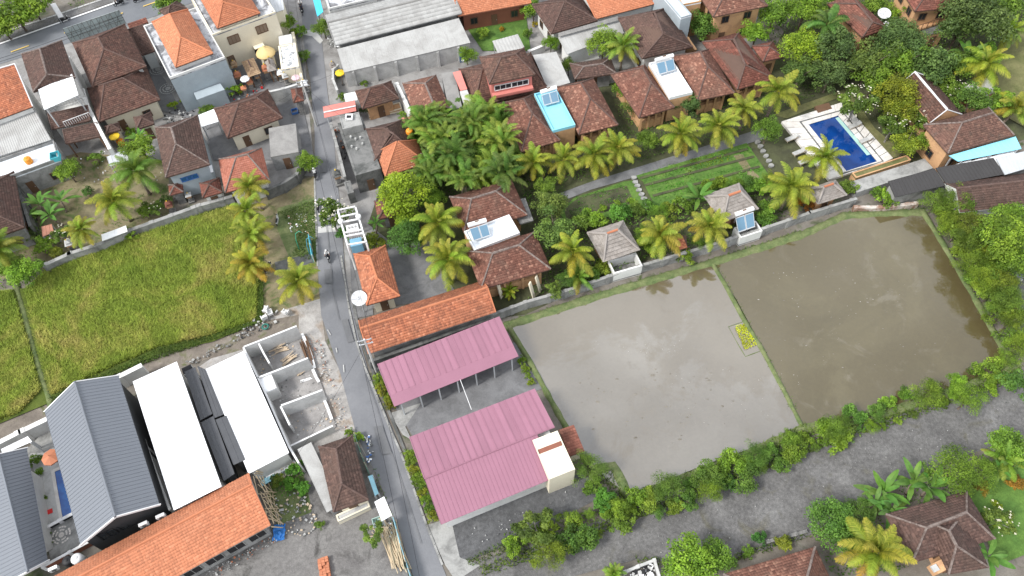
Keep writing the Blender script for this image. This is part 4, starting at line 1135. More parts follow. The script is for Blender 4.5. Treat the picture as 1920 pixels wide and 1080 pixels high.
H('family_house', 'dark brown hipped house beside the orange slope at the top', 'house', [(996, 10), (1088, -16), (1113, 38), (1037, 66)], 3.8, M_TDARK, None, M_PLW, M_CAPB)
shed('orange_house', 'bright pale-orange tiled slope at the top edge', 'house', [(1070, -62), (1200, -100), (1226, 8), (1117, 36)], 6.5, 3.8, M_TORANGE, M_CAPO, tiles=True, wmat=M_PLW)
r = shed('shop', 'low shop with grey sheet roof and white porch', 'shop', [(1046, 70), (1160, 38), (1170, 62), (1063, 102)], 3.6, 3.1, M_ASB, None, pitch=.9, rib=.03, wmat=M_PLW, over=.5)
shed('x', '', '', [(1046, 62), (1158, 30), (1160, 38), (1047, 69)], 4.3, 4.0, M_ASBD, None, pitch=1.0, rib=.03, parent=r)
MB().prism([W(*p, .2).xy for p in ((1063, 112), (1120, 98), (1124, 108), (1070, 122))], 0, .2).build('porch', M_PLW, r)
H('family_house', 'very large dark brown hipped house right of the lone mango tree', 'house', [(1167, 36), (1247, 12), (1300, 88), (1197, 112)], 4.2, M_TDARK, [(1227, 24), (1243, 64)], M_PLW, M_CAPB)
H('old_house', 'low decaying brown roof behind the sky-blue terrace villas', 'house', [(1075, 122), (1142, 106), (1157, 136), (1072, 152)], 2.8, M_TDARK, None, M_PLG, M_CAPG, pitch=.35)
flat('blue_grey_house', 'pale blue-grey gable house by the orange guesthouse', 'house', [(1240, -30), (1262, -34), (1278, 26), (1268, 42)], 6.4, M_WHITEF, M_PLBL, par=.2)

# ------------------------------------------------------------------ villas on the right
flat('guest_annex', 'ochre annex with white flat roof at the top edge', 'villa', [(1265, -22), (1300, -32), (1308, 0), (1277, 12)], 6.0, M_WHITEF, M_PLO, par=.25)
r = H('guesthouse', 'ochre guesthouse with red tiled hip at the top edge', 'villa', [(1302, -25), (1400, -60), (1428, 12), (1336, 34)], 6.0, M_TVILLA, None, M_PLO, M_CAPB, storeys=2, over=.8)
wall('villa_wall', 'ochre wall stepping down behind the red-roofed villa', [(1268, 40), (1290, 72), (1304, 92)], 2.4, .3, M_PLO)
H('villa', 'red-brown hipped villa left of the swimming pool trees', 'villa', [(1315, 80), (1390, 60), (1446, 149), (1385, 169)], 3.8, M_TRED, [(1376, 74), (1397, 122)], M_PLO, M_CAPB, over=1.0, veranda=True)
H('garden_pavilion', 'small red tiled pavilion peeking out of the garden trees', 'pavilion', [(1412, 87), (1450, 77), (1467, 106), (1430, 118)], 3.4, M_TRED, None, M_PLO, M_CAPB)
def villa(lab1, lab2, q1, r1, q2, r2, qf, fm, ze, tank):
    r = H('villa', lab1, 'villa', q1, ze, M_TVILLA, r1, M_PLO, M_CAPB, over=1.0, veranda=True)
    H('villa', lab2, 'villa', q2, ze, M_TVILLA, r2, M_PLO, M_CAPB, over=1.0, veranda=True)
    return r
villa('left villa roof beside the sky-blue terrace', 'right villa roof beside the sky-blue terrace', [(934, 195), (1003, 176), (1049, 263), (976, 287)], [(982, 186), (998, 213)],
      [(1047, 163), (1114, 147), (1156, 232), (1081, 257)], [(1089, 156), (1107, 185)], None, None, 3.7, None)
villa('left villa roof beside the white terrace', 'right villa roof beside the white terrace', [(1147, 139), (1208, 122), (1265, 201), (1196, 223)], [(1205, 128), (1221, 156)],
      [(1269, 106), (1331, 91), (1373, 172), (1302, 193)], [(1313, 98), (1327, 125)], None, None, 3.7, None)
def heater(name, label, q, z, tank=True, group=None):
    "roof solar water heater: two tilted glass collectors under a white drum"
    A, B, Cc, D = [W(*p, z) for p in q]; c = (A + B + Cc + D) / 4
    t = thing(name, label, 'solar heater', V3(c, z - .35), group)
    A, B = A + Vector((0, 0, .55)), B + Vector((0, 0, .55)); Cc, D = Cc + Vector((0, 0, .0)), D + Vector((0, 0, .0))
    for k in (0, 1):
        a, b = A.lerp(B, k * .5 + .01), A.lerp(B, k * .5 + .49); d, cc = D.lerp(Cc, k * .5 + .01), D.lerp(Cc, k * .5 + .49)
        f = MB().slab([a, b, cc, d], .09).build('collector', M_STEEL, t)
        n = (b - a).cross(d - a).normalized(); n = n if n.z > 0 else -n
        g = [a.lerp(cc, .06), b.lerp(d, .06), cc.lerp(a, .06), d.lerp(b, .06)]
        MB().slab([p + n * .012 for p in g], .01).build('glass', M_SOLAR, f)
    up = (A - D).normalized() * .38
    MB().tube([A + up + Vector((0, 0, .1)), B + up + Vector((0, 0, .1))], .3, 12).build('drum', M_FRAMEW, t)
    MB().box((A + up).lerp(B + up, .5) + Vector((0, 0, .38)), .5, .16, .06, math.atan2((B - A).y, (B - A).x)).build('badge', M_FRAMEB, t)
    m = MB()
    for p in (A, B): m.beam(p - Vector((0, 0, .9)), p - Vector((0, 0, .1)), .06, .06)
    m.build('stand', M_STEEL, t)
    return t
flat('roof_terrace', 'sky-blue painted flat roof between two villa roofs', 'terrace', [(1003, 175), (1043, 165), (1078, 233), (1035, 246)], 4.3, M_BLUEF, M_PLO, par=.3, pmat=M_BLUEF, op=False)
heater('solar_heater', 'solar water heater at the top of the sky-blue terrace', [(1015, 184), (1044, 175), (1049, 190), (1020, 198)], 4.8)
flat('roof_terrace', 'white painted flat roof between two villa roofs beside palms', 'terrace', [(1217, 118), (1262, 107), (1294, 172), (1256, 184)], 4.3, M_WHITEF, M_PLO, par=.3, pmat=M_FRAMEW, op=False)
heater('solar_heater', 'solar water heater at the top of the white terrace', [(1229, 124), (1262, 115), (1267, 131), (1236, 140)], 4.8)
H('villa', 'upper twin villa roof by the round tree, above the white flat roof', 'villa', [(842, 370), (959, 337), (989, 404), (871, 437)], 3.8, M_TVILLA, [(884, 373), (930, 359)], M_PLO, M_CAPG, over=.7)
H('villa', 'lower twin villa roof beside the pink sheds', 'villa', [(880, 474), (1000, 432), (1033, 504), (898, 545)], 3.9, M_TVILLA, [(924, 475), (973, 460)], M_PLO, M_CAPG, over=1.0, veranda=True)
flat('roof_terrace', 'white flat roof between the two villas beside the round tree', 'terrace', [(868, 432), (955, 404), (976, 437), (890, 467)], 4.3, M_WHITEF, M_PLO, par=.25, pmat=M_FRAMEW, op=False)
heater('solar_heater', 'solar water heater on the white roof by the round tree', [(880, 434), (914, 424), (920, 441), (888, 452)], 4.8)
MB_ = MB().prism([W(*p, 3).xy for p in ((975, 373), (985, 371), (1000, 413), (975, 420), (968, 408))], 2.8, 3.0)
tag(MB_.build('porch', M_STONE), 'grey slab porch roof right of the upper twin villa', 'roof')
def thatch(label, q, ze, ridge, rise, posts=True):
    P = rectify([W(x, y, ze) for x, y in q]); c = sum((p for p in P), Vector((0, 0))) / 4
    t = thing('thatched_hut', label, 'hut', V3(c, 0), 'thatched bungalows along the flooded field')
    R0, R1 = W(*ridge[0], ze + rise), W(*ridge[1], ze + rise); A, B, Cc, D = [V3(p, ze) for p in P]
    def rows(eL, eR, rR, rL):
        n = 7; m_ = []
        for i in range(n):
            v0, v1 = i / n, (i + 1) / n; sag = lambda v: -.18 * math.sin(v * math.pi)
            a, b = eL.lerp(rL, v0), eR.lerp(rR, v0); d, e = eL.lerp(rL, v1), eR.lerp(rR, v1)
            N = (eR - eL).cross(rL - eL).normalized(); N = N if N.z > 0 else -N
            k = max(2, int((b - a).length / .45))
            for j in range(k):
                h0, h1 = .10 + rd.uniform(0, .05), .02
                p = [a.lerp(b, j / k) + N * (h0 + sag(v0)), a.lerp(b, (j + 1) / k) + N * (h0 + sag(v0)), d.lerp(e, (j + 1) / k) + N * (h1 + sag(v1)), d.lerp(e, j / k) + N * (h1 + sag(v1))]
                th.quad(*p); th.quad(p[0] - N * .1, p[1] - N * .1, p[1], p[0])
    th = MB()
    rows(D, Cc, R1, R0); rows(B, A, R0, R1); rows(Cc, B, R1, R1); rows(A, D, R0, R0)
    th.build('thatch', M_THATCH, t)
    MB().quad(A, B, Cc, D).build('ceiling', M_WOOD, t)
    cap(t, R0, R1, M_TERRA, .16)
    for a, b in ((A, R0), (D, R0), (B, R1), (Cc, R1)): cap(t, a, b, plain('thatch_ridge', (.30, .27, .25)), .14, lift=.02)
    poly = inset(P, .8); MB().prism(poly, 0, ze - .02).build('wall', M_PLO, t); openings(t, poly, 0, ze - .1, spacing=1.8)
    return t
thatch('grey thatched bungalow with roofless bathroom, the left of three', [(1099, 438), (1170, 414), (1197, 470), (1134, 490)], 2.9, [(1138, 438), (1158, 431)], 2.0)
thatch('grey thatched bungalow with a solar heater, the middle of three', [(1317, 368), (1387, 345), (1420, 392), (1357, 416)], 2.9, [(1366, 367), (1388, 359)], 2.0)
thatch('small thatched bungalow under the palm near the pool, the right of three', [(1514, 356), (1566, 338), (1586, 365), (1533, 384)], 2.7, [(1545, 351), (1562, 345)], 1.6)
r = flat('open_bathroom', 'roofless white bathroom behind the left thatched bungalow', 'bathroom', [(1142, 489), (1192, 471), (1203, 496), (1150, 516)], .3, M_STONE, M_PLW, par=1.6, pw=.18, op=False)
r2 = flat('open_bathroom', 'white bathroom block behind the middle thatched bungalow', 'bathroom', [(1378, 427), (1416, 413), (1430, 432), (1388, 447)], .3, M_STONE, M_PLW, par=1.5, pw=.18, op=False)
heater('solar_heater', 'solar water heater behind the middle thatched bungalow', [(1377, 414), (1411, 402), (1416, 425), (1384, 436)], 2.4)
shed('pavilion', 'small flat terracotta tiled roof between two field palms', 'roof', [(1262, 446), (1287, 440), (1289, 464), (1268, 470)], 2.4, 2.0, M_TORANGE2, None, tiles=True, posts=2)
wall('field_wall', 'mossy stone wall between bungalows and the flooded field', [(916, 592), (985, 566), (1060, 545), (1140, 518), (1200, 498), (1330, 460), (1440, 425), (1520, 398), (1605, 372)], 1.5, .3, M_CONC)
wall('field_wall', 'low white and brown wall at the far corner of the flooded field', [(1605, 388), (1660, 388), (1720, 380)], .9, .4, stained('wall_patchy', (.55, .52, .48), (.22, .13, .09), .6, .4, .6))
for k, (px, py) in enumerate(((1000, 560), (940, 560), (1012, 548))):
    MB_ = MB().beam(W(px, py, 0) + Vector((0, 0, .3)), W(px - 8, py - 30, 3.2), .5, .16)
    tag(MB_.build('stair_rail', M_PLC), ('cream sloping stair rail beside the lower twin villa', 'cream sloping pillar at the corner of the long orange roof', 'second cream rail nearer the flooded field')[k], 'stair rail')
# north-east
H('villa', 'red-brown hipped villa among trees with a satellite dish', 'villa', [(1548, 8), (1606, -12), (1654, 54), (1622, 72)], 4.5, M_TRED, [(1608, 8), (1636, 42)], M_PLO, M_CAPB)
r = H('villa', 'ochre villa with an open balcony at the top right', 'villa', [(1690, -28), (1768, -48), (1785, 10), (1712, 27)], 6.0, M_TRED, None, M_PLO, M_CAPB, storeys=2, over=.6)
P = [W(*p, 3.0) for p in ((1709, 40), (1772, 20), (1778, 38), (1716, 58))]
MB().slab(P, .25).build('balcony', M_PLO, r)
rl = MB()
for a, b in ((P[3], P[2]), (P[3], P[0]), (P[2], P[1])):
    rl.beam(a + Vector((0, 0, .9)), b + Vector((0, 0, .9)), .08, .08)
    for i in range(7): rl.beam(a.lerp(b, i / 6), a.lerp(b, i / 6) + Vector((0, 0, .9)), .07, .07)
rl.build('railing', M_WOOD, r)
flat('porch', 'dark grey porch slab below the open balcony', 'porch', [(1727, 52), (1757, 42), (1768, 57), (1736, 68)], 2.6, M_CONCD, M_PLO, par=0)
H('villa', 'brown tiled house with white ridge beams next to the pool garden', 'villa', [(1690, 158), (1746, 146), (1800, 212), (1742, 236)], 3.8, M_TBROWN, [(1731, 155), (1784, 215)], M_PLO, M_CAPW, rise=1.9, gable=True)
shed('shelter', 'pale sheet roof with orange edge by the dry lawn', 'shed', [(1810, 162), (1850, 146), (1871, 170), (1831, 189)], 3.0, 2.8, M_ASB, None, pitch=.9, rib=.03, wmat=M_PLO)
r = H('villa', 'brown hipped villa with sky-blue trimmed sheet, right edge', 'villa', [(1734, 236), (1852, 200), (1898, 252), (1777, 291)], 4.4, M_TBROWN, [(1804, 230), (1862, 212)], M_PLO, M_CAPG, over=.5)
shed('canopy', 'sky-blue sheet canopy along the right-edge villa', 'canopy', [(1779, 292), (1904, 256), (1915, 279), (1797, 303)], 3.9, 3.6, M_BLUEF, None, pitch=.7, rib=.03, posts=3)
for k, (a, b) in enumerate((((1780, 312), (1820, 299)), ((1822, 302), (1858, 290)), ((1860, 294), (1900, 278)))):
    shed('shelter', ('white sheet roof under the sky-blue canopy, left piece', 'white sheet roof under the sky-blue canopy, middle piece', 'white sheet roof under the sky-blue canopy, right piece')[k], 'roof',
         [a, b, (b[0] + 8, b[1] + 18), (a[0] + 8, a[1] + 18)], 3.0, 2.8, M_WHITE, None, pitch=.6, rib=.03, posts=2)
for k, (q, lb) in enumerate((([(1665, 340), (1752, 316), (1772, 348), (1678, 370)], 'black sheet stable roof behind the pond corner, left bay'), ([(1754, 315), (1862, 296), (1883, 327), (1775, 347)], 'black sheet stable roof behind the pond corner, right bay'))):
    shed('stable', lb, 'shed', q, 3.3, 2.8, plain('black_sheet', (.045, .043, .043), rough=.55), None, pitch=.5, rib=.05, wmat=M_CONC)
shed('stable', 'pale grey sheet stable roof at the right edge', 'shed', [(1867, 297), (1935, 280), (1945, 310), (1884, 328)], 3.3, 2.9, M_STEEL, None, pitch=.6, rib=.04, wmat=M_CONC)
H('long_barn', 'long brown gabled barn at the right edge behind the pond', 'barn', [(1765, 352), (1980, 310), (1990, 372), (1812, 402)], 2.4, M_TDARK, [(1788, 362), (1960, 328)], M_PLW, M_CAPB, gable=True, over=.9, rise=1.5)
flat('pump_slab', 'long weathered concrete slab behind the swimming pool', 'slab', [(1592, 341), (1733, 298), (1750, 314), (1606, 362)], 1.2, M_CONC, M_CONC, par=0, op=False)
r = flat('planter', 'ochre planter wall with openings at the head of the pool', 'planter', [(1598, 324), (1700, 290), (1708, 299), (1606, 334)], 1.2, G_LAWND, M_PLO, par=.15, op=False)
for k, (x, y) in enumerate(((1616, 336), (1650, 325), (1684, 314))):
    p = W(x, y, .4); n_ = Vector((.30, -.95, 0)); tt = Vector((.95, .30, 0))
    MB().hexa([p - tt * 1.0, p + tt * 1.0, p + tt * 1.0 + n_ * .06, p - tt * 1.0 + n_ * .06], [q + Vector((0, 0, .55)) for q in (p - tt * 1.0, p + tt * 1.0, p + tt * 1.0 + n_ * .06, p - tt * 1.0 + n_ * .06)]).build('opening', plain('rust_panel', (.20, .085, .05)), r)

# swimming pool with its stone deck
def pool(name, label, deck, rim, wat, zd, wmat, deckmat, tiles=True):
    t = thing(name, label, 'swimming pool', W(*wat[0], 0))
    D, Rr, Wt = [[W(x, y, zd) for x, y in q] for q in (deck, rim, wat)]
    Dr, Rq, Wq = rectify(D), rectify(Rr), rectify(Wt)
    def ring(o, i, z0, z1, nm, mat):
        for a in range(4):
            b = (a + 1) % 4; n = max(1, int((o[b] - o[a]).length / 1.3))
            for k in range(n):
                u0, u1 = k / n + .004, (k + 1) / n - .004
                MB().prism([o[a].lerp(o[b], u0), o[a].lerp(o[b], u1), i[a].lerp(i[b], u1), i[a].lerp(i[b], u0)], z0, z1 + rd.uniform(0, .006)).build(nm, mat, t)
    ring(Dr, Rq, 0, zd - .03, 'paver', deckmat)
    Rin = inset(Rq, .25); ring(Rin, Wq, 0, zd, 'coping_stone', deckmat)
    m = MB()
    for a in range(4):
        b = (a + 1) % 4; m.prism([Rq[a], Rq[b], Rin[b], Rin[a]], 0, zd - .06)
    m.build('gutter', M_CONCD, t)
    s = MB(); s.quad(*[V3(p, .04) for p in Wq]); s.build('pool_floor', wmat, t)
    for a in range(4):
        b = (a + 1) % 4; MB().quad(V3(Wq[a], .04), V3(Wq[b], .04), V3(Wq[b], zd), V3(Wq[a], zd)).build('pool_wall', wmat, t)
    wt = NT('pool_water_' + name); wt.col((.01, .06, .22)).rough(.02, .6); wt.b.inputs['IOR'].default_value = 1.33; wt.b.inputs['Transmission Weight'].default_value = .0
    wt.col(wt.ramp(wt.noise(.5, 4), [(.35, (.003, .027, .135)), (.65, (.005, .045, .20))])); wt.bump(wt.noise(3, 3), .06, .03)
    MB().quad(*[V3(p, zd - .12) for p in Wq]).build('water', wt.m, t)
    st = MB(); e = (Wq[2] - Wq[1]).normalized(); iw = (Wq[0] - Wq[1]).normalized()
    st.prism([Wq[1] + e * .2, Wq[2] - e * 1.5, Wq[2] - e * 1.5 + iw * .55, Wq[1] + e * .2 + iw * .55], .05, zd - .115)
    st.build('ledge', plain('pool_ledge', (.32, .50, .45)), t)
    return t, Dr, Rq, Wq
pool('swimming_pool', 'deep blue swimming pool in a pale stone deck', [(1462, 228), (1585, 190), (1668, 296), (1560, 338)], [(1500, 228), (1582, 203), (1653, 303), (1576, 330)], [(1516, 234), (1574, 215), (1641, 303), (1588, 321)], .45, M_GLASSB, M_DECK)
# ------------------------------------------------------------------ west side of the lane, south of the rice field
def gable_sheet(name, label, cat, ridge, eL, eR, zr, ze, mat, wmat, pitch=.42, rib=.05, over=.35, z0=0.0, trim=None, op=False):
    "ribbed sheet gable: ridge from ridge[0] to ridge[1]; eL, eR are the two eave lines in the same direction"
    A, B = W(*ridge[0], zr), W(*ridge[1], zr); L0, L1 = W(*eL[0], ze), W(*eL[1], ze); R0, R1 = W(*eR[0], ze), W(*eR[1], ze)
    t = thing(name, label, cat, V3((A + B) / 2, z0))
    sheet_part(t, A, B, L1, L0, mat, pitch, rib, .08, .08, 'roof_sheet'); sheet_part(t, A, B, R1, R0, mat, pitch, rib, .08, .08, 'roof_sheet')
    cap(t, A, B, trim or mat, .14, lift=.03)
    tm = trim or M_FRAMEW
    for p, q in ((A, L0), (A, R0), (B, L1), (B, R1)): MB().beam(p + Vector((0, 0, -.22)), q + Vector((0, 0, -.22)), .10, .27).build('verge_trim', tm, t)
    d = (B - A).xy.normalized() * over
    def pt(p, k, w): return Vector((p.x, p.y)) + d * k + ((((A + B) / 2).xy - Vector((p.x, p.y))).normalized() * w)
    l0, l1, r0, r1 = pt(L0, 1, over), pt(L1, -1, over), pt(R0, 1, over), pt(R1, -1, over)
    m = MB(); za = zr - .22; zb = ze - .10
    a, b = A.xy + d, B.xy - d
    for base in ((l0, r0, a), (l1, r1, b)):
        m.quad(V3(base[0], z0), V3(base[1], z0), V3(base[1], zb), V3(base[2], za), V3(base[0], zb))
    m.quad(V3(l0, z0), V3(l1, z0), V3(l1, zb), V3(l0, zb)); m.quad(V3(r0, z0), V3(r1, z0), V3(r1, zb), V3(r0, zb))
    m.build('wall', wmat, t)
    return t, l1, r1, r0, l0
M_BLKW = plain('wall_charcoal', (.045, .047, .05), grime=.2)
t1, a, b, c0, d0 = gable_sheet('modern_villa', 'large modern villa with slate-grey ribbed gable roof', 'villa', [(140, 716), (216, 969)], [(84, 771), (151, 1022)], [(222, 704), (299, 946)], 7.6, 5.4, M_SLATE, M_BLKW)
t2, *_ = gable_sheet('modern_villa', 'second slate-grey gable roof at the left edge by the plunge pool', 'villa', [(-3, 852), (52, 1072)], [(-75, 880), (-20, 1110)], [(50, 840), (90, 1052)], 4.6, 2.9, M_SLATE, M_PLW, over=1.3)
# south gable of the big villa: glazed doors and air conditioners
e = (b - a); en = e.normalized(); nn = Vector((en.y, -en.x)); nn = nn if nn.y < 0 else -nn
for k in range(3): window(t1, V3(a.lerp(b, .25 + .25 * k), 2.9), nn, 1.5, 1.6, M_BLACK, M_GLASS, 1)
def ac_unit(label, p, n, name='air_conditioner'):
    t = thing(name, label, 'air conditioner', p); rz = math.atan2(n[1], n[0]) + math.pi / 2
    MB().box(p, .85, .32, .6, rz).build('casing', M_FRAMEW, t)
    q = Vector(p) + Vector((n[0], n[1], 0)).normalized() * .17 + Vector((0, 0, .3))
    MB().tube([q, q + Vector((n[0], n[1], 0)).normalized() * .02], .22, 12).build('fan_grille', M_CONCD, t)
    return t
# plunge pool court between the two slate roofs
pc = patch('villa_court', [(48, 845), (90, 800), (110, 800), (170, 1010), (95, 1050)], M_CONC)
patch('pool_terrace', [(56, 850), (104, 850), (140, 970), (88, 985)], M_CONCL)
def small_pool():
    t = thing('plunge_pool', 'narrow blue plunge pool between the two slate-grey roofs', 'swimming pool', W(118, 925, 0))
    q = rectify([W(x, y, .4) for x, y in ((99, 885), (124, 876), (152, 956), (120, 967))]); o = [p for p in inset(q, -.35)]
    for i in range(4):
        j = (i + 1) % 4; MB().prism([o[i], o[j], q[j], q[i]], 0, .42).build('coping_stone', M_DECK, t)
    wt = NT('plunge_water'); wt.col(wt.ramp(wt.noise(1.2, 4), [(.35, (.003, .05, .24)), (.65, (.012, .11, .36))])).rough(.02, .6); wt.bump(wt.noise(3, 3), .06, .03)
    MB().quad(*[V3(p, .36) for p in q]).build('water', wt.m, t)
small_pool()
def umbrella(label, px, py, h, rpx, mat, sides=8, name='parasol'):
    c = W(px, py, h); r = rpx * mpp(px, py, h); t = thing(name, label, 'parasol', V3(c, 0))
    m = MB(); top = c + Vector((0, 0, .35 * r)); pts = [c + Vector((math.cos(i * 6.283 / sides + .3) * r, math.sin(i * 6.283 / sides + .3) * r, 0)) for i in range(sides)]
    for i in range(sides):
        a, b = pts[i], pts[(i + 1) % sides]; mid = (a + b) / 2 + Vector((0, 0, -.02)); m.quad(top, a, b); m.quad(a, b, b - Vector((0, 0, .15)), a - Vector((0, 0, .15)))
    m.build('canopy', mat, t); MB().tube([V3(c, 0), top + Vector((0, 0, .15))], .03, 6).build('pole', M_WOOD, t)
    MB().lathe(V3(c, 0), [(.25, 0), (.25, .06), (.05, .09)]).build('base', M_CONCD, t)
    return t
umbrella('terracotta parasol beside the plunge pool', 95, 857, 2.6, 17, M_TERRA)
wall('court_railing', 'low planter railing between plunge pool and round mosaic', [(88, 988), (112, 975), (137, 962)], .7, .25, M_BLACK, cmat=M_FRAMEW)
MB_ = MB(); pz = PZ[0] + .008
for rr, w_ in ((.95, .16), (.62, .16), (.28, .26)):
    c = W(117, 1004, 0); n = 20
    for i in range(n):
        if i % 4 == 3 and rr > .5: continue
        a0, a1 = 6.283 * i / n, 6.283 * (i + .8) / n
        MB_.quad(*[(c.x + math.cos(a) * q, c.y + math.sin(a) * q, pz) for a, q in ((a0, rr), (a1, rr), (a1, rr - w_), (a0, rr - w_))])
o = MB_.build('mosaic', plain('mosaic_white', (.62, .58, .54))); tag(o, 'round pale mosaic set in the dark villa court', 'mosaic'); 
t = thing('floor_cushion', 'bright red square cushion on the plunge pool terrace', 'cushion', W(94, 959, 0))
MB().box(W(94, 959, .05), 1.0, 1.0, .16, .4).build('pad', M_RED, t); MB().box(W(94, 959, .21), .5, .5, .06, .4).build('button_panel', M_RED, t)
shed('awning', 'white slanted awning at the entry of the slate villa', 'awning', [(2, 842), (52, 818), (60, 828), (5, 852)], 3.2, 2.9, M_WHITE, None, pitch=.8, rib=.02, posts=2)
wall('villa_wall', 'white boundary wall along the rice field, left of the slate villa', [(-20, 838), (40, 808), (88, 785)], 2.2, .5, M_PLW)
wall('villa_wall', 'white boundary wall along the rice field, right of the slate villa', [(222, 706), (262, 686)], 2.2, .5, M_PLW)
wall('villa_wall', 'red-brown parapet below the slate villa', [(80, 1062), (130, 1035), (185, 1005)], 1.0, .2, M_BRICKW, cmat=M_FRAMEW)
# planted slot between slate villa and first white hall
wall('slot_wall', 'white wall of the narrow planted slot beside the slate villa', [(230, 728), (262, 800), (290, 880), (318, 955)], 2.5, .18, M_PLW)
shed('white_hall', 'first plain white sheet-roofed hall, beside the slate villa', 'hall', [(249, 714), (330, 680), (417, 910), (326, 958)], 4.6, 4.4, M_WHITE, None, pitch=.9, rib=.03, wmat=M_PLW, over=.3, rect=True)
shed('white_hall', 'second plain white sheet-roofed hall, beside the roofless rooms', 'hall', [(386, 693), (458, 657), (541, 850), (466, 888)], 3.3, 3.2, M_WHITE, None, pitch=.9, rib=.03, wmat=M_PLW, over=.25, rect=True)
M_BLKSH = plain('charcoal_sheet', (.075, .078, .085), rough=.4)
for k, (q, lb) in enumerate((([(346, 697), (366, 688), (398, 776), (376, 788)], 'charcoal sheet roof strip, upper left, between the white halls'), ([(370, 686), (388, 694), (422, 776), (402, 784)], 'charcoal sheet roof strip, upper right, between the white halls'),
                          ([(377, 792), (400, 780), (440, 888), (420, 902)], 'charcoal sheet roof strip, lower left, between the white halls'), ([(404, 787), (424, 779), (460, 862), (438, 872)], 'charcoal sheet roof strip, lower right, between the white halls'))):
    shed('canopy', lb, 'roof', q, 3.3, 3.25, M_BLKSH, None, pitch=.5, rib=.03, wmat=M_BLKW)
shed('canopy', 'small black roof flap behind the first white hall', 'roof', [(340, 691), (357, 683), (362, 692), (344, 702)], 3.0, 2.8, M_BLACK, None, pitch=2, rib=.02, posts=2)
# long orange hall
t = H('orange_hall', 'very long orange tiled hall in front of the slate villa', 'hall', [(60, 1098), (470, 890), (504, 985), (95, 1215)], 3.9, M_TORANGE, [(78, 1120), (478, 905)], M_CONC, M_CAPO, gable=True, over=.7, rise=.9, op=False)
pl = inset(rectify([W(x, y, 3.9) for x, y in ((60, 1098), (470, 890), (504, 985), (95, 1215))]), .7)
a, b = pl[3], pl[2]; en = (b - a).normalized(); nn = Vector((en.y, -en.x))
for k in range(9):
    p = a.lerp(b, (k + .5) / 9); window(t, V3(p, .9), nn, 1.7, 1.7, M_CONC, M_DARK, 1)
for k, (x, y) in enumerate(((268, 980), (300, 965), (330, 955))):
    ac_unit(('air conditioner under the slate villa gable, left', 'air conditioner under the slate villa gable, middle', 'air conditioner under the slate villa gable, right')[k], W(x + 4, y + 5, 3.6), (.4, -.9)) if k < 2 else None

# roofless rooms under construction
def roomwall(label, pts, h, t=.16): return wall('block_wall', label, pts, h, t, M_PLW, cmat=M_FRAMEW)
WH = 2.8
def mwall(label, pts, h=WH, t=.17, mat=None):
    P = [W(x, y, h) for x, y in pts]; c = sum(P, Vector((0, 0, 0))) / len(P); r_ = thing('room_wall', label, 'wall', V3(c, 0))
    m, k = MB(), MB()
    for a, b in zip(P, P[1:]):
        m.beam(V3(a, 0), V3(b, 0), t, h - .05); k.beam(V3(a, h - .049), V3(b, h - .049), t + .02, .049)
    m.build('panel', mat or M_PLG_ , r_); k.build('crown', M_FRAMEW, r_)
M_PLG_ = stained('render_raw', (.52, .52, .51), (.38, .38, .37), .6, .45, .7)
mwall('long white spine wall of the roofless rooms beside the white hall', [(456, 651), (500, 742), (542, 838), (560, 868)])
mwall('top end wall of the roofless rooms', [(457, 650), (506, 631), (556, 611)])
mwall('first cross wall of the roofless rooms, from the top', [(483, 708), (530, 690), (577, 671)])
mwall('second cross wall of the roofless rooms, from the top', [(527, 760), (565, 746), (604, 731)])
mwall('bottom end wall of the roofless rooms', [(520, 812), (560, 828), (624, 795)], 1.2) if False else mwall('bottom end wall of the roofless rooms', [(540, 838), (582, 818), (624, 798)], 1.6)
mwall('short stub wall in the top roofless room', [(484, 642), (494, 662), (505, 681)], 2.4)
mwall('short stub wall in the bottom roofless room', [(526, 762), (535, 780), (543, 797)], 2.4)
mwall('low sill wall at the front of the middle roofless room', [(586, 692), (593, 708), (598, 716)], .5, .3)
mwall('low sill wall at the front of the bottom roofless room', [(604, 741), (613, 762), (622, 786)], .5, .3)
mwall('low broken kerb wall at the front of the top roofless room', [(566, 625), (580, 655), (590, 690)], .4, .3, M_STONE)
r = flat('bath_cubicle', 'white flat-topped cubicle inside the middle roofless room', 'cubicle', [(484, 707), (506, 699), (520, 726), (495, 737)], 2.5, M_WHITE, M_PLW, par=.06, pw=.1, op=False)
patch('room_floor', [(470, 672), (560, 640), (592, 690), (630, 800), (560, 850), (530, 830)], G_FLOOR)
# brown house and its grey lean-to
H('family_house', 'brown tiled house by the building lot with grey sheet roof alongside', 'house', [(599, 838), (660, 817), (692, 937), (624, 961)], 3.1, M_TDARK, [(630, 842), (641, 908)], M_PLC, M_CAPB, over=.6)
shed('lean_to', 'flat grey asbestos roof left of the brown tiled house', 'shed', [(570, 837), (596, 821), (624, 950), (602, 972)], 2.7, 2.7, M_ASB, None, pitch=1.1, rib=.02, wmat=M_PLG, rect=True)
flat('terrace', 'cream walled terrace below the brown tiled house', 'terrace', [(628, 964), (690, 940), (694, 950), (634, 978)], .9, M_CONCL, M_PLC, par=.1, op=False)
shed('shelter', 'white sheet shelter at the lane fence', 'shelter', [(702, 941), (720, 931), (735, 966), (716, 977)], 2.3, 2.2, M_WHITE, None, pitch=1.2, rib=.02, posts=2)
shed('fence_panel', 'pale blue sheet leaning along the lane fence', 'sheet', [(690, 893), (698, 890), (710, 925), (703, 930)], 1.6, 1.2, M_LBLUE, None, pitch=.4, rib=.03, posts=2)
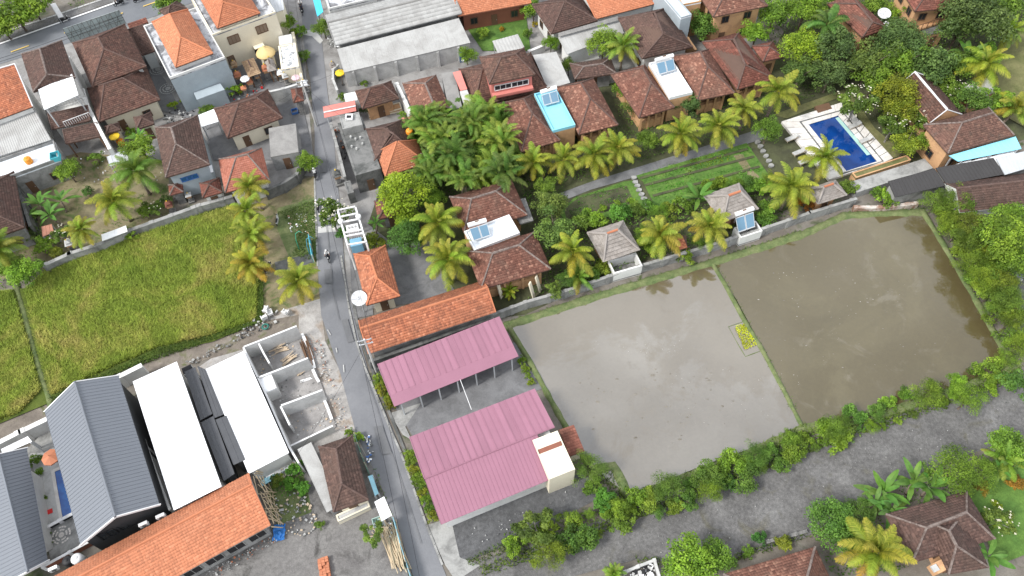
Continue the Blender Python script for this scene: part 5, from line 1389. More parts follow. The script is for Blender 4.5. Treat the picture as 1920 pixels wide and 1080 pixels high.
def sheet_fence(label, pts, h, mat):
    P = [W(x, y, h) for x, y in pts]; t = thing('sheet_fence', label, 'fence', V3(P[0], 0))
    for a, b in zip(P, P[1:]):
        n = max(1, int((b - a).length / 1.0))
        for i in range(n):
            MB().beam(V3(a.lerp(b, i / n), .05), V3(a.lerp(b, (i + .97) / n), .05), .04, h - .05).build('panel', mat, t)
            MB().box(V3(a.lerp(b, i / n), 0), .08, .08, h + .1).build('post', M_WOODP, t)
sheet_fence('pale blue sheet fence along the lane beside the building lot', [(736, 968), (750, 1020), (772, 1090)], 1.7, M_LBLUE)
sheet_fence('green sheet fence along the lane above the brown tiled house', [(664, 812), (676, 850), (690, 885)], 1.4, plain('green_sheet', (.10, .22, .17)))

# ------------------------------------------------------------------ east side of the lane
r = flat('concrete_house', 'raw grey concrete flat-roofed house on the lane', 'house', [(640, 232), (678, 216), (714, 317), (659, 330)], 3.5, M_CONCD, M_CONCD, par=.06, pw=.3, op=True)
flat('x', '', '', [(634, 217), (672, 212), (681, 233), (644, 242)], 4.6, M_CONC, M_CONC, par=.08, parent=r, z0=3.5, op=False)
q = W(655, 221, 4.7); m = MB()
for dx, dy, sx, sy in ((0, .42, 1.0, .16), (0, -.42, 1.0, .16), (.42, 0, .16, .68), (-.42, 0, .16, .68)): m.box(q + Vector((dx, dy, 0)), sx, sy, .3)
m.build('skylight_frame', M_FRAMEW, r); MB().box(q, .68, .68, .06).build('skylight', M_DARK, r)
for x, y in ((658, 258), (667, 262), (676, 259), (680, 271), (660, 276), (669, 280)):
    MB().lathe(W(x, y, 3.56), [(.16, 0), (.14, .3), (.1, .3)], 8).build('column_stub', M_CONCL, r)
wall('side_wall', 'grey lane wall beside the raw concrete house', [(620, 232), (632, 275), (646, 330)], 2.0, .3, M_CONC)
flat('gate_block', 'mossy grey stone block at the foot of the raw concrete house', 'block', [(645, 341), (656, 338), (664, 360), (651, 364)], 2.0, M_CONCD, M_CONCD, par=.1, pw=.2, op=False)
P_ = [(605, 200), (665, 188), (667, 199), (607, 211)]
r = shed('awning', 'pink double awning over the lane shop with a white ridge', 'awning', P_, 3.0, 3.3, M_PLP, None, pitch=3, rib=.01, posts=2, part='sheet')
shed('x', '', '', [(607, 211), (667, 199), (668, 208), (608, 221)], 3.3, 2.9, M_PLP, None, pitch=3, rib=.01, parent=r, part='sheet')
MB().beam(W(607, 211, 3.33), W(667, 199, 3.33), .18, .07).build('ridge_cap', M_FRAMEW, r)
flat('white_store', 'small white flat-roofed store behind the pink awning', 'store', [(645, 176), (665, 172), (673, 188), (647, 191)], 2.6, M_WHITEF, M_PLW, par=.08)
H('family_house', 'dark brown hipped house beside the raw concrete house', 'house', [(681, 243), (753, 226), (775, 284), (703, 301)], 3.4, M_TDARK, [(719, 241), (739, 252)], M_PLP, M_CAPB)
shed('annex', 'pink painted roof strip with an orange tank, by the areca palms', 'roof', [(753, 221), (773, 217), (777, 238), (760, 245)], 3.0, 2.9, M_PLP, None, pitch=3, rib=.01, wmat=M_PLP)
H('orange_pavilion', 'bright orange pyramid-roofed pavilion beside the areca palms', 'pavilion', [(705, 289), (779, 263), (802, 306), (721, 331)], 3.2, M_TORANGE, [(744, 266), (747, 266)], M_PLC, M_CAPO, over=1.0, rise=2.3)
r = H('gate_pavilion', 'small half-hidden red roof under the bright round tree', 'pavilion', [(703, 377), (748, 368), (762, 400), (708, 411)], 2.8, M_TRED, None, M_PLG, M_CAPB)
H('gatehouse', 'orange hipped gatehouse at the parking yard', 'house', [(662, 477), (722, 461), (751, 556), (688, 572)], 3.2, M_TORANGE2, [(693, 481), (707, 522)], M_PLC, M_CAPO, over=.8)
r = H('orange_house', 'long old-orange gabled house on the lane above the pink sheds', 'house', [(666, 601), (912, 527), (921, 583), (699, 667)], 3.2, M_TORANGE2, [(674, 616), (915, 540)], M_CONC, M_CAPO, gable=True, over=.5, rise=1.6, op=False)
wall('alley_wall', 'grey wall with coping between the long orange house and the pink sheds', [(696, 676), (800, 640), (924, 594)], 1.7, .3, M_CONCD)

# pink sheds: each roof panel lies proud of the next
def pink_roof(t, A, B, Cc, D, n):
    for i in range(n):
        u0, u1 = i / n, (i + 1) / n; h = Vector((0, 0, .012 * (i % 2)))
        a, b, c, d = A.lerp(B, u0) + h, A.lerp(B, u1) + h, D.lerp(Cc, u1) + h, D.lerp(Cc, u0) + h
        MB().slab([a, b, c, d], .05).build('roof_panel', M_PINK, t)
        e = (b - a).normalized() * .05
        MB().slab([p + Vector((0, 0, .045)) for p in (a - e, a + e, d + e, d - e)], .05).build('seam', M_PINK, t)
A, B, Cc, D = [V3(p, 0) for p in rectify([W(x, y, 3.4) for x, y in ((709, 684), (937, 596), (971, 664), (739, 763))])]
t = thing('pink_shed', 'upper open shed with ribbed pink roof beside the long orange house', 'shed', (A + B + Cc + D) / 4)
z = lambda p, h: Vector((p.x, p.y, h))
A, B, Cc, D = z(A, 3.7), z(B, 3.7), z(Cc, 3.15), z(D, 3.15); M1, M2 = A.lerp(D, .74), B.lerp(Cc, .74)
pink_roof(t, A, B, M2, M1, 20)
MB().slab([M1, M2, Cc, D], .05).build('eave_panel', M_PINK, t)
for k in range(7):
    for p, q in ((A, B), (D, Cc)):
        s_ = p.lerp(q, .03 + .94 * k / 6); s_ = s_ + ((A + B + Cc + D) / 4 - s_) * .05; MB().box(z(s_, 0), .14, .14, s_.z - .08).build('post', M_STEEL, t)
MB().prism([A.lerp(D, .04).xy, B.lerp(Cc, .04).xy, B.lerp(Cc, .07).xy, A.lerp(D, .07).xy], 0, 3.4).build('back_wall', M_PLG, t)
q4 = rectify([W(x, y, 3.6) for x, y in ((767, 820), (1005, 724), (1071, 880), (828, 984))])
A, B, Cc, D = [V3(p, 3.4) for p in q4]; M1, M2 = z(A.lerp(D, .53), 4.3), z(B.lerp(Cc, .53), 4.3)
t = thing('pink_shed', 'lower and larger pink-roofed shed with a cream flat corner', 'shed', z((A + B + Cc + D) / 4, 0))
pink_roof(t, A, B, M2, M1, 20)
E1, E2 = M1.lerp(M2, .0), M1.lerp(M2, .86); F2 = D.lerp(Cc, .86)
sheet_part(t, E1, E2, F2, D, M_PINK, .45, .03, .05, .05, 'smooth_panel')
cap(t, M1, M2, M_PINK, .08, lift=.03)
MB().prism([p.xy for p in inset([A, B, Cc, D], .5)], 0, 3.25).build('wall', M_PLW, t)
r = flat('cream_block', 'cream flat-roofed block at the corner of the larger pink shed', 'block', [(999, 826), (1046, 806), (1077, 880), (1030, 899)], 4.35, plain('cream_roof', (.72, .67, .56), grime=.1), M_PLC, par=.06, pw=.15, op=False)
q5 = [W(x, y, 4.45) for x, y in ((1008, 843), (1052, 826), (1055, 834), (1011, 851))]
MB().prism([p.xy for p in q5], 4.351, 4.41).build('joint_strip', M_BRICKW, r)
shed('tiled_lean_to', 'small brown tiled lean-to beside the cream block at the pond', 'shed', [(1046, 806), (1076, 797), (1096, 846), (1068, 856)], 3.0, 2.6, M_TRED, None, tiles=True, wmat=M_PLC)
MB_ = MB().tube([W(863, 712, 3.6), W(884, 768, 3.7)], .03, 6)
tag(MB_.build('tie_pole', M_FRAMEW), 'thin white pole bridging the two pink sheds', 'pole')

# south-east corner
r = H('villa', 'dark brown hipped villa at the bottom right with a front gablet', 'villa', [(1672, 968), (1806, 916), (1863, 1003), (1704, 1066)], 3.6, M_TDARK, [(1737, 990), (1812, 961)], M_PLO, M_CAPG, over=.8)
H('x', '', '', [(1748, 978), (1806, 958), (1846, 1056), (1768, 1088)], 3.75, M_TDARK, [(1779, 996), (1793, 1024)], M_PLO, M_CAPG, over=.8, parent=r, rise=1.7)
MB().box(W(1752, 1068, 2.6), 1.1, .95, 1.2, .35).build('chimney_box', M_PLO, r); MB().box(W(1752, 1066, 3.81), .6, .6, .2, .35).build('vent', M_CONCL, r)
H('villa', 'red-brown tiled roof cut by the bottom edge', 'villa', [(1356, 1075), (1527, 1028), (1580, 1130), (1400, 1185)], 3.4, M_TVILLA, None, M_PLO, M_CAPG, over=.8)
wall('kerb_wall', 'low pale wall round the rubbish corner at the bottom edge', [(1172, 1072), (1196, 1062), (1227, 1050), (1236, 1080)], .8, .2, M_CONCL)
wall('villa_wall', 'low brown wall along the gravel lane near the bottom right', [(1440, 1015), (1512, 996)], .5, .25, M_STONE)

# boundary walls
wall('boundary_wall', 'long grey wall between the dry yard and the rice field', [(84, 496), (130, 475), (192, 455), (240, 432), (320, 404), (372, 385), (432, 368)], 1.6, .45, M_CONC)
wall('boundary_wall', 'mossy curved wall below the salmon house', [(498, 356), (530, 343), (556, 326), (566, 305), (566, 280)], 1.8, .35, M_CONCD)
wall('boundary_wall', 'grey wall south of the cluttered terrace house', [(30, 332), (70, 316), (118, 297)], 2.2, .3, M_CONC)
wall('boundary_wall', 'mossy grey wall along the long house at the left edge', [(24, 330), (40, 372), (56, 422)], 2.6, .3, M_CONCD)
wall('boundary_wall', 'plain grey wall behind the gate shrine at the lane', [(503, 172), (530, 166), (556, 158)], 2.4, .3, M_CONCL)
wall('boundary_wall', 'cream wall between shrine court and the lane', [(549, 62), (556, 100), (566, 150)], 1.6, .3, M_PLC)
wall('boundary_wall', 'pale wall round the workshop corner on the lane', [(632, 122), (624, 130), (624, 148), (632, 168)], 1.6, .25, M_CONCL)
wall('boundary_wall', 'white low wall beside the lawn behind the pink-walled house', [(993, 95), (1020, 84)], 1.2, .35, M_PLW)
# ------------------------------------------------------------------ vegetation
ORD = ['first', 'second', 'third', 'fourth', 'fifth', 'sixth', 'seventh', 'eighth', 'ninth', 'tenth', 'eleventh', 'twelfth', 'thirteenth', 'fourteenth', 'fifteenth', 'sixteenth', 'seventeenth', 'eighteenth',
       'nineteenth', 'twentieth', 'twenty-first', 'twenty-second', 'twenty-third', 'twenty-fourth', 'twenty-fifth', 'twenty-sixth', 'twenty-seventh', 'twenty-eighth', 'twenty-ninth', 'thirtieth', 'thirty-first', 'thirty-second']
YG = (1.0, 1.0, .8); GR = (.62, .85, .8); DK = (.75, .8, .9); LM = (2.5, 2.2, .9); MD = (1.35, 1.35, 1.0); GY = (1.0, .92, 1.5); YL = (2.1, 1.55, .9); BR = (1.75, 1.75, 1.0)
G1 = 'coconut palms in a row between rice field and lane'
for x, y, r, l, tn in ((469, 352, 40, 'yellow-green coconut palm at the salmon house corner, topmost of the field row', YG), (463, 397, 40, 'coconut palm second from the top in the field row', YG),
        (472, 440, 42, 'coconut palm third from the top in the field row', YG), (470, 495, 46, 'coconut palm with browning yellow leaves at the field corner', (1.15, .95, .7)), (560, 527, 50, 'full yellow-green coconut palm at the lane edge opposite the gatehouse', YG)):
    palm(x, y, r, 'coconut', l, tn, h=6, group=G1)
for x, y, r, l, tn in ((214, 378, 48, 'large yellow-green coconut palm in the middle of the dry yard', YG), (256, 322, 52, 'dark green coconut palm beside the two-storey house', (.6, .8, .8)),
        (153, 432, 36, 'small bright coconut palm at the yard wall by the white sheet roof', YG), (-2, 468, 46, 'coconut palm cut by the left edge', (.8, .9, .8)),
        (822, 420, 54, 'coconut palm left of the white villa roof, the upper of two', YG), (841, 488, 56, 'coconut palm over the parking yard, the lower of two', YG),
        (1470, 0, 0, '', None)):
    if r: palm(x, y, r, 'coconut', l, tn, h=6.5, n=20)
G2 = 'coconut palms along the villa path'
for i, (x, y, r, h) in enumerate(((1000, 305, 42, 5), (1058, 300, 42, 5), (1112, 291, 46, 5.5), (1159, 279, 44, 5.5), (1276, 252, 46, 6), (1346, 238, 46, 6), (1394, 205, 40, 6), (1458, 172, 50, 7))):
    palm(x, y, r, 'coconut', ORD[i] + ' coconut palm from the left along the path in front of the terrace villas', YG if i % 3 else (1.0, 1.0, .8), h=h, group=G2)
for x, y, r, l, tn, h in ((1483, 352, 54, 'broad coconut palm between the middle thatched bungalow and the pool', YG, 6), (1546, 298, 46, 'coconut palm leaning over the head of the pool', YG, 6),
        (1074, 474, 52, 'coconut palm left of the left thatched bungalow', (1.08, 1.0, .8), 6), (1238, 442, 52, 'coconut palm right of the left thatched bungalow', (1.08, 1.0, .8), 6), (1330, 426, 50, 'coconut palm left of the middle thatched bungalow', YG, 6),
        (1640, 1035, 72, 'large golden coconut palm in front of the bottom right villa', (1.15, 1.0, .8), 7), (1168, 88, 40, 'green coconut palm beside the mango tree at the top', (.8, 1.0, .9), 6.5),
        (1152, 1075, 26, 'young palm at the bottom edge beside the rubbish corner', (.7, 1.0, .8), 2), (955, 546, 22, 'low bushy palm under the lower twin villa', (1.1, 1.15, .8), 1.5), (1845, 122, 56, 'tall feathery palm at the dry lawn, right edge', (1.0, 1.1, .8), 6),
        (1880, 862, 44, 'dark palm at the right edge above the green lawn', (.7, .95, .8), 4), (1085, 520, 32, 'short dark palm at the field wall below the tall coconut palm', (.65, .85, .8), 3),
        (1890, 60, 40, 'loose palm at the top right edge', (.75, .95, .8), 5), (1905, 205, 46, 'olive palm arching over the right-edge villa', (1.0, .95, .8), 5)):
    palm(x, y, r, 'coconut', l, tn, h=h, n=18)
palm(1552, 48, 42, 'fan', 'dark green palm with curling fronds among the garden trees', (.42, .62, .85), h=6, n=12)
AR = [(775, 232), (800, 222), (826, 230), (850, 222), (880, 222), (905, 216), (930, 228), (795, 255), (822, 262), (850, 255), (900, 245), (935, 258), (812, 290), (836, 305), (880, 272), (845, 285), (800, 318), (905, 330), (940, 318), (870, 335), (925, 300), (963, 290)]
for i, (x, y) in enumerate(AR):
    palm(x, y, 31 + (i * 7) % 12, 'areca', ORD[i] + ' areca palm, counted row by row from the orange pavilion', [(.38, .56, .65), (.52, .72, .75), (.75, .92, .85)][i % 3], h=2.6 + (i * 5 % 7) * .5, n=32, group='areca palm thicket between pavilion and villas')
for x, y, r, l in ((1812, 108, 40, 'banana plant at the dry lawn, right edge'), (1655, 925, 44, 'banana plant nearest the gravel lane at the bottom right'), (1712, 905, 44, 'banana plant with long leaves right of the first one by the lane'), (1670, 958, 42, 'banana plant over the corner of the bottom right villa'),
        (1742, 915, 48, 'banana plant leaning over the dark villa roof'), (1640, 945, 34, 'smaller banana plant in the bottom right clump'), (1310, 372, 34, 'banana plant left of the middle thatched bungalow'), (75, 385, 30, 'banana plant beside the long house at the left edge'), (95, 405, 28, 'banana plant above the rusty hut'),
        (115, 378, 30, 'darker banana plant in the dry yard'), (1850, 1045, 46, 'large leaved plant at the corner of the bottom right villa'), (1870, 880, 30, 'pale banana plant below the dark palm at the right edge'), (706, 420, 18, 'yellow-green banana seedling beside the transformer'), (264, 262, 24, 'banana plant behind the two-storey house')):
    palm(x, y, r, 'banana', l, (1, 1, 1), h=2.2, n=10, cat='banana plant', name='banana_plant')
# broadleaved trees: x, y, radius, kind, label, tint
TREES = [(757, 368, 50, 'dense', 'bright lime round tree on the lane', LM), (762, 412, 27, 'dense', 'smaller lime tree under the bright round one', (2.1, 1.9, .9)), (870, 306, 34, 'dense', 'dark rounded tree inside the areca thicket', DK), (918, 297, 30, 'broad', 'paler tree right of the dark rounded tree', MD), (842, 268, 26, 'broad', 'dark leafy tree hidden in the middle of the areca thicket', DK), (798, 285, 22, 'olive', 'leafy tree at the pavilion side of the areca thicket', MD), (905, 228, 30, 'olive', 'bright leafy tree at the top of the areca thicket', BR), (905, 258, 32, 'olive', 'bright broad-leaved tree at the villa corner', BR),
    (1030, 388, 32, 'olive', 'pale leafy tree beside the upper twin villa', (1.45, 1.3, 1.5)), (1040, 432, 40, 'olive', 'pale leafy tree beside the white villa roof', (1.35, 1.25, 1.4)), (1022, 345, 24, 'olive', 'small pale tree under the path palms', (1.5, 1.4, 1.2)),
    (1132, 82, 33, 'dense', 'bright green mango tree at the small shop', BR), (1033, 83, 17, 'broad', 'small bright tree behind the asbestos roof', BR), (1066, 125, 17, 'broad', 'small bright tree right of the asbestos roof', MD),
    (1502, 92, 40, 'dense', 'vivid lime tree beside the red garden pavilion', LM), (1508, 22, 40, 'dense', 'vivid green tree at the top edge right of the guesthouse', BR), (1450, 30, 34, 'broad', 'dark green tree beside the guesthouse', MD), (1418, 62, 30, 'olive', 'yellowish tree between guesthouse and red villa', BR), (1320, 48, 30, 'olive', 'slender tree in front of the guesthouse', (1.1, 1.2, 1.2)),
    (1565, 95, 44, 'olive', 'grey-green tree right of the vivid lime tree', GY), (1500, 138, 34, 'olive', 'grey-green tree between tall palm and pool path', (1.0, 1.05, 1.3)), (1556, 142, 34, 'olive', 'grey-green tree above the pool path', GY), (1630, 120, 44, 'olive', 'bushy tree under the dish villa', (1.05, 1.05, 1.2)), (1685, 75, 50, 'big', 'large grey-green tree below the dish villa', GY), (1690, 118, 46, 'olive', 'spreading tree in the middle of the right garden', MD),
    (1740, 125, 46, 'olive', 'spreading tree next to the open balcony villa', GY), (1640, 150, 36, 'olive', 'tree at the head of the pool garden', MD), (1682, 182, 42, 'dense', 'olive-yellow tree left of the white-ridged house', (2.0, 1.4, .8)), (1688, 208, 34, 'dense', 'lower crown of the olive-yellow tree', YL), (1830, 30, 62, 'big', 'huge grey-green tree at the top right corner', GY), (1800, 55, 40, 'olive', 'round tree beside the open balcony villa', (1.1, 1.1, 1.3)), (1890, 20, 40, 'broad', 'dark tree at the top right edge', MD),
    (1760, 155, 30, 'olive', 'tree above the white-ridged house', MD), (1790, 130, 34, 'broad', 'dark tree left of the banana plant on the dry lawn', MD), (1850, 105, 26, 'broad', 'small tree on the dry lawn', BR), (1640, 15, 28, 'broad', 'tree at the dish villa, top', MD), (1672, 30, 26, 'olive', 'tree under the satellite dish', BR), (1820, 190, 34, 'olive', 'tree behind the pale sheet roof', (1.2, 1.3, 1.2)), (1880, 190, 34, 'light', 'pale tree behind the right-edge villa', BR),
    (1878, 445, 52, 'big', 'big bright tree at the right edge beside the gravel track', (1.7, 1.7, 1.0)), (1900, 490, 36, 'broad', 'lower bright tree at the right edge', (1.6, 1.65, 1.0)), (1895, 410, 34, 'broad', 'upper bright tree at the right edge', (1.6, 1.65, 1.0)),
    (1290, 1052, 50, 'broad', 'leafy bright tree at the bottom edge, left of the red-brown roof', BR), (1340, 1045, 34, 'broad', 'second leafy tree beside the red-brown roof', MD), (1556, 978, 46, 'dense', 'round dark green tree at the gravel lane, bottom right', (1.15, 1.3, 1.2)), (1590, 1010, 36, 'broad', 'tree between the golden palm and the round dark tree', MD),
    (1785, 882, 52, 'fine', 'fine-leaved bamboo-like bush above the dark villa', (1.5, 1.45, 1.0)), (1835, 890, 38, 'fine', 'fine-leaved bush right of the bamboo-like one', (1.4, 1.4, 1.0)), (1885, 840, 40, 'broad', 'dark tree at the right edge by the gravel lane', MD), (1610, 962, 36, 'fine', 'dark feathery bush behind the banana clump', (.8, 1.0, .9)),
    (266, 280, 32, 'broad', 'leafy tree behind the two-storey house', BR), (128, 322, 24, 'broad', 'round bright bush at the terrace house wall', BR), (30, 28, 48, 'bush', 'bright tree at the top left corner', BR), (5, 50, 40, 'bush', 'dark reedy tree at the top left edge', MD), (62, 15, 36, 'bush', 'bright tree at the top edge beside the driveway', (1.6, 1.55, 1.0)),
    (318, 10, 26, 'broad', 'roadside tree over the small kiosk', MD), (606, 52, 20, 'broad', 'green tree at the workshop corner on the lane', MD), (537, 42, 20, 'olive', 'yellowish tree beside the cream house at the lane', BR), (1100, 880, 34, 'fine', 'feathery bush at the pond corner beside the cream block', (1.3, 1.4, 1.1)), (765, 448, 36, 'dense', 'dark hedge-like bush below the lime tree', (.9, 1.1, 1.0)),
    (1560, 15, 26, 'broad', 'dark tree left of the dish villa roof', MD), (875, 105, 18, 'broad', 'bright bush at the lawn edge by the workshop', BR), (575, 305, 22, 'olive', 'bright spreading shrub at the curved wall', (1.5, 1.6, 1.0)), (45, 515, 34, 'broad', 'bright low tree at the left corner of the rice field', BR), (15, 500, 28, 'broad', 'bright low tree under the left-edge palm', MD),
    (1216, 262, 22, 'broad', 'leafy tree between the villa-path palms', MD), (1186, 200, 24, 'fine', 'feathery tree between the two twin villas', (1.1, 1.15, 1.0)), (1290, 195, 26, 'olive', 'grey feathery tree below the white terrace', GY), (1170, 165, 22, 'broad', 'leafy tree behind the right sky-blue villa', BR), (1440, 245, 28, 'dense', 'bushy tree left of the pool deck', MD), (1390, 160, 16, 'broad', 'small tree at the red villa corner', MD),
    (1000, 22, 22, 'broad', 'bright tree left of the dark brown hipped house at top', BR), (800, 345, 26, 'olive', 'leafy tree between lime tree and upper twin villa', MD), (815, 375, 24, 'broad', 'bright tree touching the upper twin villa roof', BR), (1700, 270, 30, 'olive', 'yellow-green leafy plant beside the pool', (2.0, 1.6, .9)), (1735, 268, 22, 'broad', 'yellow-green shrub left of the right-edge villa', BR)]
for x, y, r, k, l, tn in TREES: tree(x, y, r, k, l, tn)
for x, y, r, l, fl in ((1604, 195, 42, 'white-blossomed frangipani above the pool', 60), (1735, 222, 30, 'pale frangipani below the white-ridged house', 40), (1672, 240, 32, 'bare-branched frangipani beside the pool', 20), (1792, 172, 26, 'grey frangipani near the pale sheet roof', 25), (622, 405, 38, 'sparse white-flowering tree overhanging the lane', 45), (785, 308, 28, 'sparse white-flowering tree over the orange pavilion', 30),
        (1040, 545, 22, 'bare grey shrub under the lower twin villa', 0), (1005, 992, 42, 'straggly grey-twigged bush at the start of the hedge', 0), (700, 1000, 26, 'thin olive bush in the building lot', 0), (880, 30, 16, 'pale twiggy bush in front of the orange brick hall', 0), (1870, 975, 34, 'white-flowering shrub on the bottom right lawn', 20), (118, 440, 22, 'white-flowering shrub beside the rusty hut', 14), (295, 392, 18, 'white-flowering shrub at the dry yard wall', 8)):
    tree(x, y, r, 'light', l, (1.25, 1.15, 1.1), flowers=fl)
# hedges round the flooded field
def along(pts, n, amp, seed):
    rs = random.Random(seed); P = [Vector(p) for p in pts]; L = [0]
    for a, b in zip(P, P[1:]): L.append(L[-1] + (b - a).length)
    for i in range(n):
        d = L[-1] * (i + .5) / n; k = max(j for j in range(len(P) - 1) if L[j] <= d); u = (d - L[k]) / (L[k + 1] - L[k]); p = P[k].lerp(P[k + 1], u)
        yield p.x + rs.uniform(-amp, amp), p.y + rs.uniform(-amp, amp), rs
GH = 'hedge shrubs between flooded field and gravel lane'
for i, (x, y, rs) in enumerate(along([(955, 1022), (1060, 985), (1200, 935), (1350, 880), (1500, 822), (1650, 765), (1800, 710), (1905, 672)], 30, 9, 1)):
    shrub(x, y, rs.choice((13, 18, 22, 25, 28, 32, 35)) * rs.uniform(.8, 1.05) * (.75 if i < 4 else 1), ORD[i] + ' shrub from the lane end in the pond-side row of the hedge', [BR, MD, (1.7, 1.6, 1.0), (1.2, 1.35, 1.2)][rs.randrange(4)], GH, ['bush', 'olive', 'shrub', 'bush', 'fine'][i % 5])
for i, (x, y, rs) in enumerate(along([(975, 1052), (1100, 1000), (1220, 958), (1370, 902), (1520, 842), (1660, 795), (1800, 748), (1910, 712)], 28, 11, 2)):
    shrub(x, y, rs.choice((10, 14, 18, 24, 30, 34)) * rs.uniform(.85, 1.1), ORD[i] + ' shrub from the lane end in the lane-side row of the hedge', [BR, MD, (1.7, 1.5, .9), (1.0, 1.2, 1.1)][rs.randrange(4)], GH, ['bush', 'fine', 'shrub'][i % 3])
GS = 'wild shrubs along the right bank of the flooded field'
for i, (x, y, rs) in enumerate(along([(1752, 368), (1790, 430), (1830, 510), (1875, 590), (1912, 660)], 15, 6, 3)):
    shrub(x, y, rs.uniform(24, 34), ORD[i] + ' wild shrub from the stable end on the right bank, pond side', [(1.5, 1.4, 1.0), (1.4, 1.3, 1.0), (1.8, 1.5, .9)][i % 3], GS, ['fine', 'bush'][i % 2])
for i, (x, y, rs) in enumerate(along([(1788, 370), (1820, 440), (1862, 520), (1905, 600)], 12, 6, 4)):
    shrub(x, y, rs.uniform(26, 36), ORD[i] + ' wild shrub from the stable end on the right bank, track side', [(1.6, 1.5, 1.0), (1.3, 1.3, 1.0), (1.7, 1.3, .9)][i % 3], GS, ['fine', 'bush'][i % 2])
# planting strips of the pink sheds
for i, (x, y, rs) in enumerate(along([(706, 706), (722, 738), (733, 768)], 6, 2, 5)):
    shrub(x, y, rs.uniform(10, 14), ORD[i] + ' small shrub from the top in the strip beside the upper pink shed', [BR, YL, (2.2, 1.3, .8)][i % 3], 'strip shrubs at the upper pink shed', 'shrub')
for i, (x, y, rs) in enumerate(along([(762, 845), (780, 895), (800, 940), (815, 975)], 9, 2, 6)):
    shrub(x, y, rs.uniform(11, 15), ORD[i] + ' small shrub from the top in the strip beside the larger pink shed', [BR, MD, (2.0, 1.4, .8)][i % 3], 'strip shrubs at the larger pink shed', 'shrub')
for i, (x, y, rs) in enumerate(along([(978, 672), (990, 702), (1000, 725)], 4, 2, 7)):
    shrub(x, y, rs.uniform(8, 13), ORD[i] + ' little shrub from the top between the pink sheds and the pond', [BR, (2.0, 1.6, .8)][i % 2], 'little shrubs at the pond edge', 'shrub')
